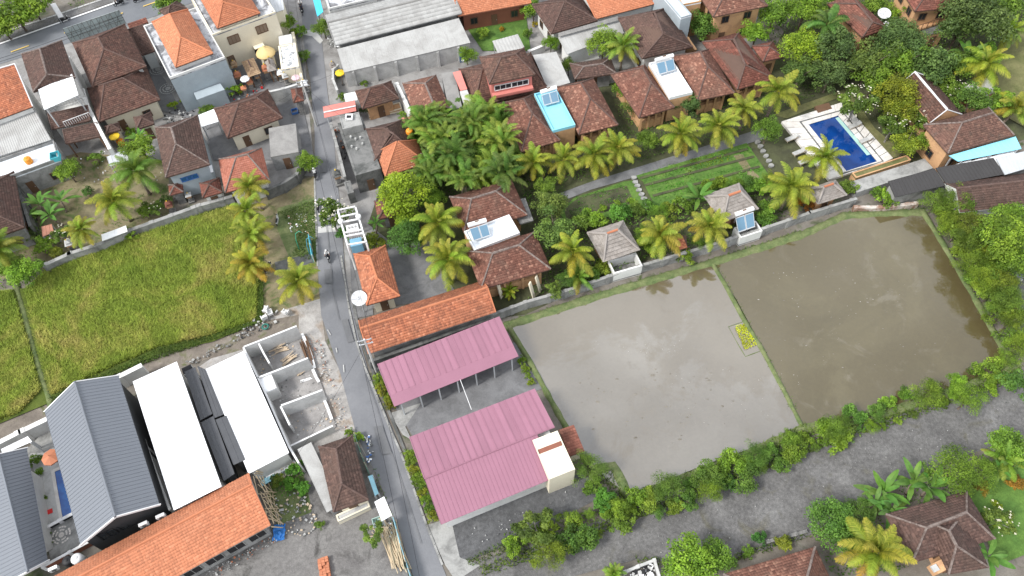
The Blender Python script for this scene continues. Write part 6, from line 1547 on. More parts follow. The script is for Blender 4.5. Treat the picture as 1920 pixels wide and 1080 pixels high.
# garden shrubs
GB = 'clipped shrubs along the villa garden'
for i, (x, y, r) in enumerate(((1195, 396, 18), (1215, 390, 18), (1237, 398, 20), (1255, 395, 20), (1280, 388, 22), (1300, 362, 18), (1330, 352, 18), (1350, 346, 20), (1378, 345, 20), (1400, 345, 22), (1424, 350, 22), (1440, 338, 18), (1440, 395, 26), (1428, 412, 20), (1206, 436, 20), (1130, 505, 22), (1110, 515, 22), (1065, 528, 24), (1225, 470, 18), (1285, 482, 18), (1310, 455, 18))):
    shrub(x, y, r, ORD[i] + ' garden shrub, counted rightwards round the thatched bungalows', [MD, (1.0, 1.25, 1.1), BR, (1.8, 1.5, .9)][i % 4], GB, ['bush', 'shrub', 'fine'][i % 3])
for i, (x, y, r, l, tn) in enumerate(((1095, 415, 22, 'spiky leafed shrub above the left thatched bungalow', MD), (1120, 412, 24, 'broad strappy shrub above the left thatched bungalow', BR), (1162, 402, 24, 'dark strappy shrub right of the strappy bush', (1.0, 1.25, 1.1)), (1082, 405, 14, 'grey-green seedling clump on the oval bed', GY),
        (1100, 395, 9, 'pale seedling on the oval bed soil, left', BR), (1130, 390, 9, 'pale seedling on the oval bed soil, middle', BR), (1157, 383, 10, 'pale seedling on the oval bed soil, right', BR), (1182, 376, 9, 'pale seedling at the end of the oval bed', BR),
        (1425, 1010, 16, 'bluish shrub at the gravel lane, left of the red-brown roof', (.7, 1.2, 1.2)), (1470, 1018, 18, 'yellowish shrub above the red-brown roof', YL), (1400, 1035, 14, 'low shrub beside the second leafy tree', MD), (1495, 1050, 14, 'dark shrub beside the red-brown roof', (.7, 1.0, 1.0)), (1868, 948, 11, 'round yellow shrub on the bottom right lawn', (2.6, 2.0, .8)), (1862, 982, 13, 'bright yellow-green shrub at the villa corner on the lawn', (2.4, 2.0, .8)),
        (1905, 905, 18, 'reddish croton at the right edge', (2.6, .9, .8)), (1838, 912, 18, 'red and green croton beside the villa ridge', (2.3, 1.0, .8)), (1500, 375, 16, 'orange-red croton under the pool palm', (3.2, .9, .5)), (1515, 385, 14, 'red croton right of the orange-red one', (3.0, .7, .6)), (1590, 350, 20, 'strappy shrub between thatched hut and slab', MD), (1660, 375, 22, 'leafy shrub at the far field corner', BR), (1645, 360, 16, 'low shrub beside the field corner wall', MD),
        (325, 198, 10, 'yellow shrub in the house court', (2.6, 2.2, .7)), (345, 188, 8, 'small yellow shrub in the house court', (2.6, 2.2, .7)), (440, 170, 16, 'yellow-green shrub in front of the white stained-roof house', (2.4, 2.2, .8)), (385, 205, 16, 'white-flecked shrub beside the white canopy', MD), (245, 252, 14, 'light shrub beside the yellow cloths', BR), (182, 298, 16, 'white-flecked shrub at the dry yard top', MD), (98, 330, 10, 'yellow-green shrub at the terrace wall', YL),
        (310, 375, 14, 'grey-green shrub beside the shrine pavilion', GY), (275, 395, 18, 'tall weed clump in the dry yard', MD), (165, 360, 12, 'dark weed clump in the dry yard', (.7, .9, 1.0)), (65, 405, 16, 'leafy vine at the long house wall', MD), (60, 440, 18, 'grey-green shrub below the rusty hut', GY), (85, 460, 22, 'low shrub at the wall left end', BR), (108, 478, 18, 'olive shrub at the wall left end', YL), (250, 440, 16, 'pumpkin-leaved plant at the field wall', BR),
        (695, 450, 18, 'olive shrub beside the transformer', YL), (715, 458, 14, 'yellow-green shrub at the parking yard wall', YL), (645, 438, 18, 'green weed at the lane beside the transformer', (1.0, 1.4, 1.1)), (556, 880, 18, 'weeds behind the grey lean-to', (1.0, 1.5, 1.0)), (545, 905, 18, 'weeds in the middle of the weedy lot', (1.0, 1.6, 1.0)), (520, 900, 16, 'weeds beside the bamboo frame', MD), (568, 915, 16, 'tall weeds against the grey lean-to', (1.0, 1.5, 1.0)), (600, 985, 10, 'weed tuft at the lean-to corner', MD),
        (672, 820, 12, 'weeds at the lane above the brown tiled house', BR), (655, 812, 10, 'weeds at the corner of the roofless rooms', BR), (66, 862, 14, 'leafy plant in the villa planter, top', MD), (72, 885, 10, 'leafy plant in the villa planter, middle', BR), (82, 933, 7, 'potted shrub on the plunge pool terrace', MD), (88, 1005, 9, 'small fern beside the round mosaic', BR), (92, 1022, 9, 'second small fern beside the round mosaic', MD), (282, 870, 9, 'shrub in the planted slot, lower', GY), (262, 830, 8, 'shrub in the planted slot, upper', GY), (300, 935, 9, 'shrub at the end of the planted slot', BR),
        (1135, 940, 26, 'ferny undergrowth at the pond corner', (.9, 1.3, 1.0)), (1115, 912, 22, 'leafy shrub below the cream block', MD), (905, 62, 14, 'leafy hedge plant along the lawn', BR), (988, 62, 12, 'hedge plant at the right end of the lawn', MD), (1003, 45, 7, 'orange-yellow flowering shrub beside the brown house', (3.4, 1.6, .5)), (940, 55, 6, 'orange shrub in the middle of the lawn', (3.0, 1.0, .4)), (570, 105, 14, 'mossy shrub on the lane wall by the shrine court', MD), (563, 60, 14, 'shrub on the lane wall below the cream house', BR),
        (640, 183, 10, 'potted greenery behind the white store', MD), (690, 205, 16, 'grey-green shrub on the small terrace', GY), (755, 214, 9, 'bright shrub beside the whitewashed wall', BR), (684, 157, 9, 'weed tuft at the foot of the workshop wall', MD), (632, 138, 10, 'leafy plant in the workshop corner', MD), (552, 60, 10, 'yellow shrub at the orange awning', (2.4, 2.0, .8)))):
    shrub(x, y, r, l, tn, 'garden shrubs and weeds', 'shrub')
# low planting
ground_cover('ground_cover', [(720, 330), (775, 215), (935, 195), (985, 290), (1060, 350), (1040, 470), (1010, 430), (965, 335), (840, 372), (800, 450), (735, 440)], 14, .30, 1.1, 1, tint=(.85, 1.0, .95))
ground_cover('ground_cover', [(975, 292), (1180, 232), (1400, 180), (1440, 165), (1560, 120), (1600, 150), (1450, 215), (1430, 240), (1180, 310), (1060, 350), (1000, 330)], 12, .26, .8, 2, tint=(1.0, 1.1, .95))
ground_cover('ground_cover', [(1395, 30), (1540, -40), (1800, -140), (1960, -120), (1960, 20), (1830, 130), (1700, 150), (1640, 170), (1590, 150), (1470, 150), (1445, 80)], 10, .32, 1.4, 3, tint=(1.1, 1.1, 1.0))
ground_cover('ground_cover', [(1000, 445), (1060, 420), (1180, 400), (1320, 385), (1330, 375), (1450, 345), (1520, 340), (1520, 390), (1440, 420), (1330, 458), (1200, 495), (1060, 540), (990, 560), (1035, 505)], 12, .28, .9, 4, tint=(1.05, 1.2, 1.0))
ground_cover('ground_cover', [(1640, 165), (1760, 170), (1740, 240), (1780, 300), (1700, 285), (1640, 220)], 10, .28, .8, 5, tint=(1.0, 1.1, 1.0))
ground_cover('ground_cover', [(940, 1035), (1060, 975), (1200, 925), (1350, 870), (1500, 812), (1800, 715), (1915, 675), (1915, 705), (1800, 755), (1520, 850), (1220, 965), (980, 1060)], 16, .24, .7, 6, tint=(1.3, 1.35, 1.0))
ground_cover('ground_cover', [(1742, 368), (1800, 360), (1900, 560), (1912, 660), (1890, 655), (1820, 520)], 16, .2, .8, 7, tint=(1.5, 1.4, 1.0))
ground_cover('ground_cover', [(1520, 1000), (1600, 940), (1690, 900), (1800, 860), (1920, 840), (1920, 880), (1820, 915), (1680, 960), (1700, 1070), (1560, 1080), (1530, 1030)], 12, .28, 1.0, 8, tint=(1.0, 1.15, 1.0))
ground_cover('ground_cover', [(-60, -30), (90, -60), (100, 5), (60, 40), (0, 60), (-60, 80)], 12, .28, 1.0, 9, tint=(1.1, 1.2, 1.0))
ground_cover('ground_cover', [(125, 6), (160, -8), (190, -10), (188, 2), (135, 14)], 14, .24, .6, 10, tint=(1.1, 1.2, 1.0))
ground_cover('ground_cover', [(0, 480), (60, 470), (90, 490), (80, 515), (30, 540), (-40, 545), (-40, 490)], 12, .26, .6, 11, tint=(1.4, 1.5, 1.0))
ground_cover('ground_cover', [(705, 700), (714, 698), (742, 764), (733, 770)], 40, .2, .5, 12, tint=(1.5, 1.4, .9))
ground_cover('ground_cover', [(757, 842), (768, 838), (822, 972), (815, 982)], 30, .2, .5, 13, tint=(1.3, 1.3, .9))
ground_cover('ground_cover', [(1075, 372), (1170, 345), (1176, 356), (1085, 385)], 30, .2, .35, 14, tint=(.9, 1.3, 1.0))
ground_cover('ground_cover', [(1068, 395), (1180, 362), (1184, 372), (1066, 405)], 30, .2, .35, 15, tint=(.9, 1.3, 1.0))
for i, (a, b) in enumerate((((1210, 330), (1405, 275)), ((1215, 345), (1300, 322)), ((1225, 372), (1430, 312)), ((1245, 350), (1305, 332)))):
    d = 9 if i != 3 else 14
    ground_cover('bed_row', [a, b, (b[0] + 6, b[1] + d), (a[0] + 6, a[1] + d)], 22, .2, .35, 30 + i, tint=((1.0, 1.9, .9), (1.0, 1.6, .9), (.9, 1.5, .9), (1.0, 2.0, .9))[i])
for i, (a, b, h_, tn) in enumerate((((1205, 338), (1410, 284), .3, (.6, 1.1, .9)), ((1220, 358), (1420, 303), .45, (.75, 1.4, .9)), ((1228, 382), (1310, 360), .3, (.55, 1.0, .9)), ((1196, 325), (1398, 270), .25, (1.3, 1.7, .9)))):
    ground_cover('bed_row', [a, b, (b[0] + 3, b[1] + 6), (a[0] + 3, a[1] + 6)], 34, .16, h_, 50 + i, tint=tn)
    patch('planting_bed_soil', [(a[0] + 3, a[1] + 7), (b[0] + 3, b[1] + 7), (b[0] + 5, b[1] + 11), (a[0] + 5, a[1] + 11)], G_GARDEN)
ground_cover('bed_row', [(1280, 305), (1365, 283), (1370, 300), (1290, 330)], 18, .22, .5, 36, tint=(1.7, 1.3, .7))
ground_cover('lawn_weeds', [(505, 905), (560, 865), (580, 915), (540, 935), (508, 925)], 16, .22, .4, 16, tint=(1.0, 1.6, .9))
ground_cover('lane_verge', [(697, 880), (706, 878), (745, 985), (780, 1090), (770, 1090), (735, 985)], 16, .16, .25, 17, tint=(1.2, 1.4, .9))
ground_cover('lane_verge', [(560, 380), (592, 370), (594, 500), (575, 470)], 8, .18, .25, 18, tint=(1.1, 1.4, .9))
ground_cover('yard_weeds', [(230, 380), (310, 350), (325, 400), (200, 452), (140, 470), (60, 480), (60, 430), (120, 440), (200, 430)], 5, .22, .4, 19, tint=(1.0, 1.2, .9))
ground_cover('ground_cover', [(1140, 160), (1175, 150), (1200, 220), (1180, 235), (1160, 225)], 14, .26, 1.6, 21, tint=(.95, 1.0, .95))
ground_cover('yard_weeds', [(100, 330), (180, 290), (300, 300), (300, 350), (200, 350), (100, 360)], 3, .2, .25, 20, tint=(1.3, 1.0, .9))

blades('long_grass', [(900, 1062), (1000, 1025), (1150, 972), (1350, 895), (1500, 835), (1700, 765), (1910, 690), (1910, 712), (1700, 786), (1500, 856), (1350, 916), (1150, 994), (1000, 1050), (905, 1082)], .30, .45, 61, M_GRASS, per=4, wid=.035, tint=(1.3, 1.2, 1.0))
blades('long_grass', [(1130, 938), (1260, 898), (1400, 846), (1500, 798), (1650, 775), (1800, 720), (1905, 678), (1908, 690), (1800, 735), (1500, 822), (1260, 920), (1135, 955)], .26, .5, 62, M_GRASS, per=4, wid=.035, tint=(1.3, 1.25, 1.0))
blades('long_grass', [(1190, 1046), (1350, 1050), (1440, 1018), (1512, 998), (1520, 1008), (1440, 1034), (1350, 1064), (1190, 1060)], .32, .4, 63, M_GRASS, per=4, wid=.035)
ground_cover('ground_cover', [(945, 1000), (1040, 975), (1150, 945), (1160, 975), (1040, 1010), (950, 1035)], 16, .22, .8, 64, tint=(1.5, 1.5, 1.0))
# ------------------------------------------------------------------ street furniture, vehicles, people, clutter
def heading(a, b):
    p, q = W(*a), W(*b); return math.atan2((q - p).y, (q - p).x)

def wheel(m, c, r, w, n=14):
    "tyre standing in the xz plane"
    k = len(m.v)
    for i in range(n):
        a = 6.283 * i / n
        for rr, y in ((r, -w * .3), (r, w * .3), (r * .8, w * .5), (r * .62, w * .3), (r * .62, -w * .3), (r * .8, -w * .5)):
            m.v.append((c[0] + math.cos(a) * rr, c[1] + y, c[2] + math.sin(a) * rr))
    for i in range(n):
        for j in range(6):
            a, b = k + i * 6, k + ((i + 1) % n) * 6; j2 = (j + 1) % 6
            m.f.append((a + j, a + j2, b + j2, b + j)); m.r.append(.5)

def local(m, name, mat, parent, smooth=False):
    me = bpy.data.meshes.new(name); me.from_pydata(m.v, [], m.f); me.materials.append(mat)
    if smooth: me.polygons.foreach_set('use_smooth', [True] * len(me.polygons))
    return link(name, me, parent)

def make_bike(paint):
    root = thing('motor_scooter', '', None); 
    for x in (-.62, .62):
        w = MB(); wheel(w, (x, 0, .27), .27, .10); o = local(w, 'wheel', M_BLACK, root)
        h = MB(); h.tube([(x, -.05, .27), (x, .05, .27)], .15, 10); local(h, 'rim', M_STEEL, o)
    b = MB()
    prof = [(-.85, .10, .62, .80), (-.55, .17, .38, .78), (-.15, .16, .30, .62), (.18, .14, .26, .40), (.38, .17, .32, .75), (.52, .12, .50, .98)]
    for (x0, w0, a0, c0), (x1, w1, a1, c1) in zip(prof, prof[1:]):
        b.hexa([(x0, -w0, a0), (x0, w0, a0), (x1, w1, a1), (x1, -w1, a1)], [(x0, -w0 * .7, c0), (x0, w0 * .7, c0), (x1, w1 * .7, c1), (x1, -w1 * .7, c1)])
    local(b, 'body', paint, root)
    s = MB(); s.hexa([(-.80, -.13, .795), (-.80, .13, .795), (0, .12, .67), (0, -.12, .67)], [(-.78, -.11, .88), (-.78, .11, .88), (-.02, .10, .76), (-.02, -.10, .76)]); local(s, 'seat', M_BLACK, root)
    f = MB(); f.tube([(.62, 0, .27), (.50, 0, .70), (.42, 0, 1.0)], .04, 6); f.tube([(.36, -.34, 1.04), (.44, 0, 1.0), (.36, .34, 1.04)], .022, 6)
    for y in (-.24, .24): f.tube([(.42, y, 1.03), (.44, y * 1.15, 1.2)], .012, 5); f.box((.44, y * 1.2, 1.18), .03, .12, .08)
    local(f, 'handlebar', M_BLACK, root)
    l = MB(); l.tube([(.50, 0, .86), (.60, 0, .84)], .09, 10); local(l, 'headlight', M_FRAMEW, root)
    return root

def skin_mesh(joints, edges, name):
    me = bpy.data.meshes.new(name + '_cage'); me.from_pydata([j[0] for j in joints], edges, [])
    o = bpy.data.objects.new(name + '_cage', me); C.objects.link(o)
    sm = o.modifiers.new('s', 'SKIN'); sm.use_smooth_shade = True
    for i, j in enumerate(joints):
        v = me.skin_vertices[0].data[i]; v.radius = (j[1], j[2] if len(j) > 2 else j[1]); v.use_root = i == 0
    o.modifiers.new('d', 'SUBSURF').levels = 1
    dg = bpy.context.evaluated_depsgraph_get(); dg.update()
    res = bpy.data.meshes.new_from_object(o.evaluated_get(dg)); res.name = name
    bpy.data.objects.remove(o); return res

def make_rider(shirt):
    J = [((-.22, 0, .88), .15, .13), ((-.17, 0, 1.10), .15, .12), ((-.10, 0, 1.34), .17, .12), ((-.06, 0, 1.47), .065), ((-.03, 0, 1.58), .10), ((-.03, 0, 1.70), .095),
         ((-.08, .20, 1.38), .065), ((.10, .26, 1.18), .048), ((.36, .31, 1.08), .035), ((.42, .31, 1.07), .04),
         ((-.08, -.20, 1.38), .065), ((.10, -.26, 1.18), .048), ((.36, -.31, 1.08), .035), ((.42, -.31, 1.07), .04),
         ((-.16, .13, .86), .10), ((.16, .20, .80), .075), ((.10, .18, .42), .055), ((.08, .18, .33), .045), ((.22, .19, .30), .04),
         ((-.16, -.13, .86), .10), ((.16, -.20, .80), .075), ((.10, -.18, .42), .055), ((.08, -.18, .33), .045), ((.22, -.19, .30), .04)]
    E = [(0, 1), (1, 2), (2, 3), (3, 4), (4, 5), (2, 6), (6, 7), (7, 8), (8, 9), (2, 10), (10, 11), (11, 12), (12, 13), (0, 14), (14, 15), (15, 16), (16, 17), (17, 18), (0, 19), (19, 20), (20, 21), (21, 22), (22, 23)]
    me = skin_mesh(J, E, 'body'); me.materials.clear()
    for m_ in (shirt, M_TROUS, M_SKIN): me.materials.append(m_)
    for p in me.polygons:
        x, y, z = p.center
        p.material_index = 2 if (z > 1.45 or (x > .12 and z > 1.0)) else (1 if z < .93 or (x > 0 and z < 1.0) else 0)
    h = MB(); h.lathe((-.04, 0, 1.60), [(.12, 0), (.145, .05), (.145, .12), (.11, .19), (.04, .22)], 12)
    hm = bpy.data.meshes.new('helmet'); hm.from_pydata(h.v, [], h.f); hm.polygons.foreach_set('use_smooth', [True] * len(hm.polygons))
    return me, hm
RIDER, HELM = make_rider(M_SHIRT); HELM.materials.append(M_FRAMEW)
HELM2 = HELM.copy(); HELM2.materials.clear(); HELM2.materials.append(M_BLACK)
BIKES = [make_bike(M_BLACK), make_bike(plain('scooter_white', (.6, .6, .6), rough=.4)), make_bike(plain('scooter_red', (.35, .03, .04), rough=.4))]
used = set()
def bike(k, px, a, b, label, rider=None, dark=False, tilt=0.0):
    src = BIKES[k]
    if k in used:
        r = src.copy(); C.objects.link(r)
        for ch in src.children:
            c = ch.copy(); C.objects.link(c); c.parent = r
            for g in ch.children:
                d = g.copy(); C.objects.link(d); d.parent = c
    else: r = src; used.add(k)
    z = .02 + PZ[0] * .5; p = W(*px, 0); r.location = (p.x, p.y, z); r.rotation_euler = (tilt, 0, heading(a, b))
    tag(r, label, 'motor scooter', 'motor scooters')
    if rider:
        q = thing('person', rider, 'person', (p.x, p.y, z), 'riders on scooters', heading(a, b))
        me = RIDER
        if dark:
            me = RIDER.copy(); me.materials[0] = plain('dark_jacket', (.06, .06, .09))
        link('body', me, q); link('helmet', HELM if not dark else HELM2, q)
bike(0, (617, 486), (613, 450), (622, 520), 'black scooter ridden down the lane beside the gatehouse', 'rider in white shirt on the scooter beside the gatehouse')
bike(0, (598, 392), (600, 430), (597, 360), 'black scooter ridden up the lane just above the concrete patch', 'rider in white shirt just above the concrete patch')
bike(0, (593, 332), (596, 370), (591, 300), 'black scooter ridden up the lane beside the curved wall', 'rider in white shirt beside the curved wall')
bike(1, (566, 17), (562, -10), (572, 60), 'white scooter ridden down the lane at the top edge', 'rider in white shirt at the top of the lane')
bike(0, (568, 26), (566, 0), (575, 70), 'black scooter at the top of the lane behind the white one', 'rider in dark jacket at the top of the lane', True)
bike(0, (225, 11), (300, -16), (0, 85), 'black scooter on the main road at the top, leftmost of three', 'rider in dark jacket on the main road, leftmost of three', True)
bike(2, (238, 1), (300, -22), (0, 80), 'red scooter on the main road at the top edge', 'rider in dark jacket on the red scooter', True)
bike(0, (262, 4), (0, 95), (300, -10), 'black scooter on the main road, rightmost of three', 'rider in dark jacket on the main road, rightmost of three', True)
bike(0, (124, 41), (0, 85), (225, 5), 'black scooter parked by the white banner on the main road', None, tilt=.12)
bike(1, (521, 417), (521, 440), (525, 395), 'white scooter parked on the verge beside the coconut palm', None, tilt=.12)
bike(0, (504, 506), (500, 520), (510, 500), 'black scooter parked behind the lane edge palm', None, tilt=.12)
bike(0, (920, 672), (920, 690), (925, 660), 'black scooter parked under the upper pink shed, left', None, tilt=.1)
bike(1, (940, 664), (940, 690), (945, 655), 'white scooter parked under the upper pink shed, right', None, tilt=.1)

def car(label, px, a, b, paint):
    p = W(*px, 0); r = thing('parked_car', label, 'car', (p.x, p.y, .03), rz=heading(a, b))
    m = MB(); pr = [(-1.8, .72, .35, .75), (-1.7, .78, .25, .95), (-.9, .80, .22, 1.0), (.7, .80, .22, .98), (1.6, .76, .25, .82), (1.8, .68, .35, .65)]
    for (x0, w0, a0, c0), (x1, w1, a1, c1) in zip(pr, pr[1:]):
        m.hexa([(x0, -w0, a0), (x0, w0, a0), (x1, w1, a1), (x1, -w1, a1)], [(x0, -w0, c0), (x0, w0, c0), (x1, w1, c1), (x1, -w1, c1)])
    local(m, 'body', paint, r)
    g = MB(); g.hexa([(-1.68, -.72, .96), (-1.68, .72, .96), (.8, .72, .99), (.8, -.72, .99)], [(-1.4, -.58, 1.43), (-1.4, .58, 1.43), (.1, .58, 1.46), (.1, -.58, 1.46)]); local(g, 'windows', M_GLASS, r)
    t = MB(); t.hexa([(-1.38, -.57, 1.44), (-1.38, .57, 1.44), (.08, .57, 1.47), (.08, -.57, 1.47)], [(-1.3, -.5, 1.49), (-1.3, .5, 1.49), (0, .5, 1.51), (0, -.5, 1.51)]); local(t, 'roof', paint, r)
    for x in (-1.15, 1.15):
        for y in (-.74, .74):
            w = MB(); wheel(w, (x, y, .3), .3, .18); local(w, 'wheel', M_BLACK, r)
    for y in (-.5, .5):
        h = MB(); h.box((1.78, y, .6), .08, .28, .14); local(h, 'headlight', M_FRAMEW, r)
car('dark grey car parked at the right edge on the gravel track', (1889, 511), (1875, 500), (1905, 520), plain('car_grey', (.12, .13, .15), rough=.3))

def dish(label, px, h, rpx, dirn):
    c = W(*px, h); r = rpx * mpp(*px, h); t = thing('satellite_dish', label, 'satellite dish', V3(c, 0))
    ax = Vector(dirn).normalized(); u = ax.cross(Vector((0, 0, 1))).normalized(); v = u.cross(ax)
    m = MB(); rings = [(0, 0), (.35, .04), (.7, .15), (1, .3)]; n = 20; k = len(m.v)
    for q, d in rings:
        for i in range(n):
            a = 6.283 * i / n; m.v.append(tuple(c + (u * math.cos(a) + v * math.sin(a)) * q * r + ax * d * r))
    for j in range(3):
        for i in range(n):
            m.f.append((j * n + i, j * n + (i + 1) % n, (j + 1) * n + (i + 1) % n, (j + 1) * n + i)); m.r.append(rd.random())
    m.build('reflector', plain('dish_mesh', (.62, .63, .64)), t, smooth=True)
    s = MB()
    for i in range(8):
        a = 6.283 * i / 8; e = u * math.cos(a) + v * math.sin(a); s.tube([c + ax * .02, c + e * r * .7 + ax * (.15 * r + .03), c + e * r + ax * (.3 * r + .03)], .018, 4)
    s.build('rib', M_STEEL, t)
    f = MB()
    for i in range(3):
        a = 2.094 * i; e = u * math.cos(a) + v * math.sin(a); f.tube([c + e * r * .95 + ax * .29 * r, c + ax * r * .8], .02, 4)
    f.lathe(c + ax * r * .74, [(.06, 0), (.08, .08), (.05, .16)], 8); f.build('feed_arm', M_STEEL, t)
    MB().tube([V3(c, 0), c], .06, 8).build('mast', M_STEEL, t)
dish('large white mesh satellite dish between the lane and the gatehouse', (674, 560), 3.2, 15, (.05, -.35, 1))
dish('white satellite dish in front of the dish villa at the top right', (1657, 27), 3.5, 12, (-.1, -.3, 1))
dish('small white dish on the roof corner of the dish villa', (1661, 45), 3.2, 5, (-.1, -.6, 1))

def pole(label, base, h, armdir, n=3):
    b = W(*base); t = thing('electric_pole', label, 'electric pole', b); top = b + Vector((0, 0, h))
    MB().tube([b, top], [.16, .10], 10).build('shaft', M_CONCL, t)
    d = Vector((armdir[0], armdir[1], 0)).normalized(); ends = []
    for k in range(2):
        z = Vector((0, 0, h - .25 - .8 * k)); MB().beam(b + z - d * .8, b + z + d * .8, .09, .09).build('cross_arm', M_STEEL, t)
        for i in range(n):
            p = b + z + d * (-.7 + 1.4 * i / (n - 1)) + Vector((0, 0, .09)); MB().lathe(p, [(.03, 0), (.06, .05), (.04, .1), (.06, .14), (.02, .2)], 8).build('insulator', M_FRAMEW, t); ends.append(p + Vector((0, 0, .2)))
    MB().lathe(top, [(.10, 0), (.06, .08)], 8).build('cap', M_FRAMEW, t)
    return ends
E1 = pole('tall concrete electric pole at the shrine corner of the lane', (594, 237), 8.6, (1, .15))
E2 = pole('pale concrete electric pole beside the long orange house', (706, 697), 7.6, (1, .2))
def wire(label, a, b, sag, r=.018):
    n = 14; MB_ = MB().tube([a.lerp(b, i / n) - Vector((0, 0, sag * 4 * (i / n) * (1 - i / n))) for i in range(n + 1)], r, 4)
    tag(MB_.build('power_line', M_BLACK), label, 'power line')
far = W(800, 1180, 0) + Vector((0, 0, 7.5)); far2 = W(540, -90, 0) + Vector((0, 0, 8.0))
for i, k in enumerate((0, 2)):
    wire(('left', 'right')[i] + ' power line between the two lane poles', E1[k], E2[k], .9); wire(('left', 'right')[i] + ' power line running down the lane to the bottom edge', E2[k], far + Vector((i * .9, 0, 0)), .8)
    wire(('left', 'right')[i] + ' power line running up the lane to the top edge', E1[k], far2 + Vector((i * .9, 0, 0)), .8)
wire('upper black cable strung along the main road', W(-40, 122, 5.5), W(232, 27, 5.5), .25, .03); wire('lower black cable strung along the main road', W(-40, 128, 5.2), W(232, 32, 5.2), .3, .03)

for i, (a, b, l) in enumerate(((E1[3], W(520, 190, 4.5), 'thin cable from the shrine corner pole to the brown hipped house'), (E1[4], W(650, 225, 5.0), 'thin cable from the shrine corner pole across the lane'), (E1[5], W(640, 395, 5.2), 'long cable from the shrine corner pole to the transformer'), (E2[3], W(700, 520, 4.2), 'cable from the orange house pole to the gatehouse'), (E2[4], W(560, 850, 3.4), 'cable from the orange house pole across to the brown tiled house'), (E1[3], W(640, 130, 4.0), 'cable from the shrine corner pole to the workshop'))):
    wire(l, a, b, .35, .014)
# transformer station
z = 5.0; q = [W(x, y, z) for x, y in ((634, 397), (667, 390), (687, 456), (652, 462))]
t = thing('transformer_station', 'white steel transformer gantry at the lane with a blue box', 'transformer station', V3(sum(q, Vector((0, 0, 0))) / 4, 0))
for f in (0, .36, .72, 1):
    for a, b in ((q[0], q[3]), (q[1], q[2])):
        p = a.lerp(b, f); MB().box(V3(p, 0), .2, .2, z).build('post', M_FRAMEW, t)
for a, b in ((q[0], q[3]), (q[1], q[2])):
    for dz in (0, -.9): MB().beam(a + Vector((0, 0, dz)), b + Vector((0, 0, dz)), .2, .2).build('beam', M_FRAMEW, t)
for f in (0, .2, .36, .66, .76, 1):
    a, b = q[0].lerp(q[3], f), q[1].lerp(q[2], f); MB().beam(a + Vector((0, 0, .22)), b + Vector((0, 0, .22)), .16, .16).build('beam', M_FRAMEW, t)
for f, a, b in ((.36, q[0], q[3]), (.33, q[1], q[2])): MB().lathe(a.lerp(b, f) + Vector((0, 0, .2)), [(.22, 0), (.34, .2), (.34, .5), (.15, .65)], 12).build('lamp_globe', M_FRAMEW, t)
p = q[0].lerp(q[2], .5); k = math.atan2((q[1] - q[0]).y, (q[1] - q[0]).x)
tr = MB().box(V3(p, 3.6), 1.5, 1.1, 1.3, k).build('transformer', M_FRAMEW, t)
fins = MB()
for i in range(7):
    c = V3(p, 3.7) + Vector((math.cos(k), math.sin(k), 0)) * (-.66 + .22 * i); fins.box(c, .05, 1.5, 1.0, k)
fins.build('cooling_fin', M_FRAMEW, tr)
for i in (-1, 0, 1): MB().lathe(V3(p, 4.9) + Vector((math.cos(k), math.sin(k), 0)) * .4 * i, [(.08, 0), (.12, .1), (.07, .2), (.1, .3), (.03, .42)], 8).build('bushing', M_CONCL, t)
p = W(668, 456, 1.6); MB().box(V3(p, 0), 1.5, 1.2, 1.9, k).build('switch_box', plain('switch_blue', (.20, .40, .55)), t)
MB().box(V3(W(682, 452, 1.2), 0), .9, 1.0, 1.4, k).build('meter_box', M_STEEL, t)

def tank(label, px, z0, r, h, mat, cat='water tank'):
    c = W(*px, z0 + h); t = thing('water_tank', label, cat, V3(c, z0))
    MB().lathe(V3(c, z0), [(r * .95, 0), (r, .08), (r, h * .35), (r * 1.03, h * .38), (r, h * .41), (r, h * .8), (r * .85, h * .93), (r * .35, h)], 16).build('drum', mat, t, smooth=True)
    MB().lathe(V3(c, z0 + h), [(r * .33, 0), (r * .33, .06), (r * .1, .1)], 12).build('lid', mat, t)
tank('orange water tank on the pink roof strip by the areca palms', (767, 243), 3.0, .5, 1.0, M_ORNG)
tank('orange water tank on the cluttered white terrace', (49, 296), 3.6, .5, .9, M_ORNG)
tank('white water tank behind the long orange hall', (141, 1046), 2.6, .55, 1.2, M_FRAMEW)
tank('black water tank behind the long orange hall', (124, 1050), 2.6, .5, 1.0, M_BLACK)
tank('orange water tank beside the small yard pavilion', (223, 262), 0, .5, 1.0, M_ORNG)
ac_unit('air conditioner on the blue-grey canopy of the white stained-roof house', W(335, 160, 3.5), (.4, -.9)); ac_unit('air conditioner beside the tanks behind the long orange hall', W(104, 1068, 2.6), (.4, -.9))
umbrella('white ceremonial parasol in the shrine court', 459, 147, 2.4, 9, M_WHITE); umbrella('pale pink ceremonial parasol at the shrine court gate', 554, 145, 2.4, 8, plain('pale_pink_cloth', (.62, .45, .48)))
umbrella('yellow ceremonial parasol in the workshop corner', 637, 136, 2.4, 9, M_YEL); umbrella('yellow ceremonial parasol next to the small yard pavilion', 214, 255, 2.2, 10, M_YEL)

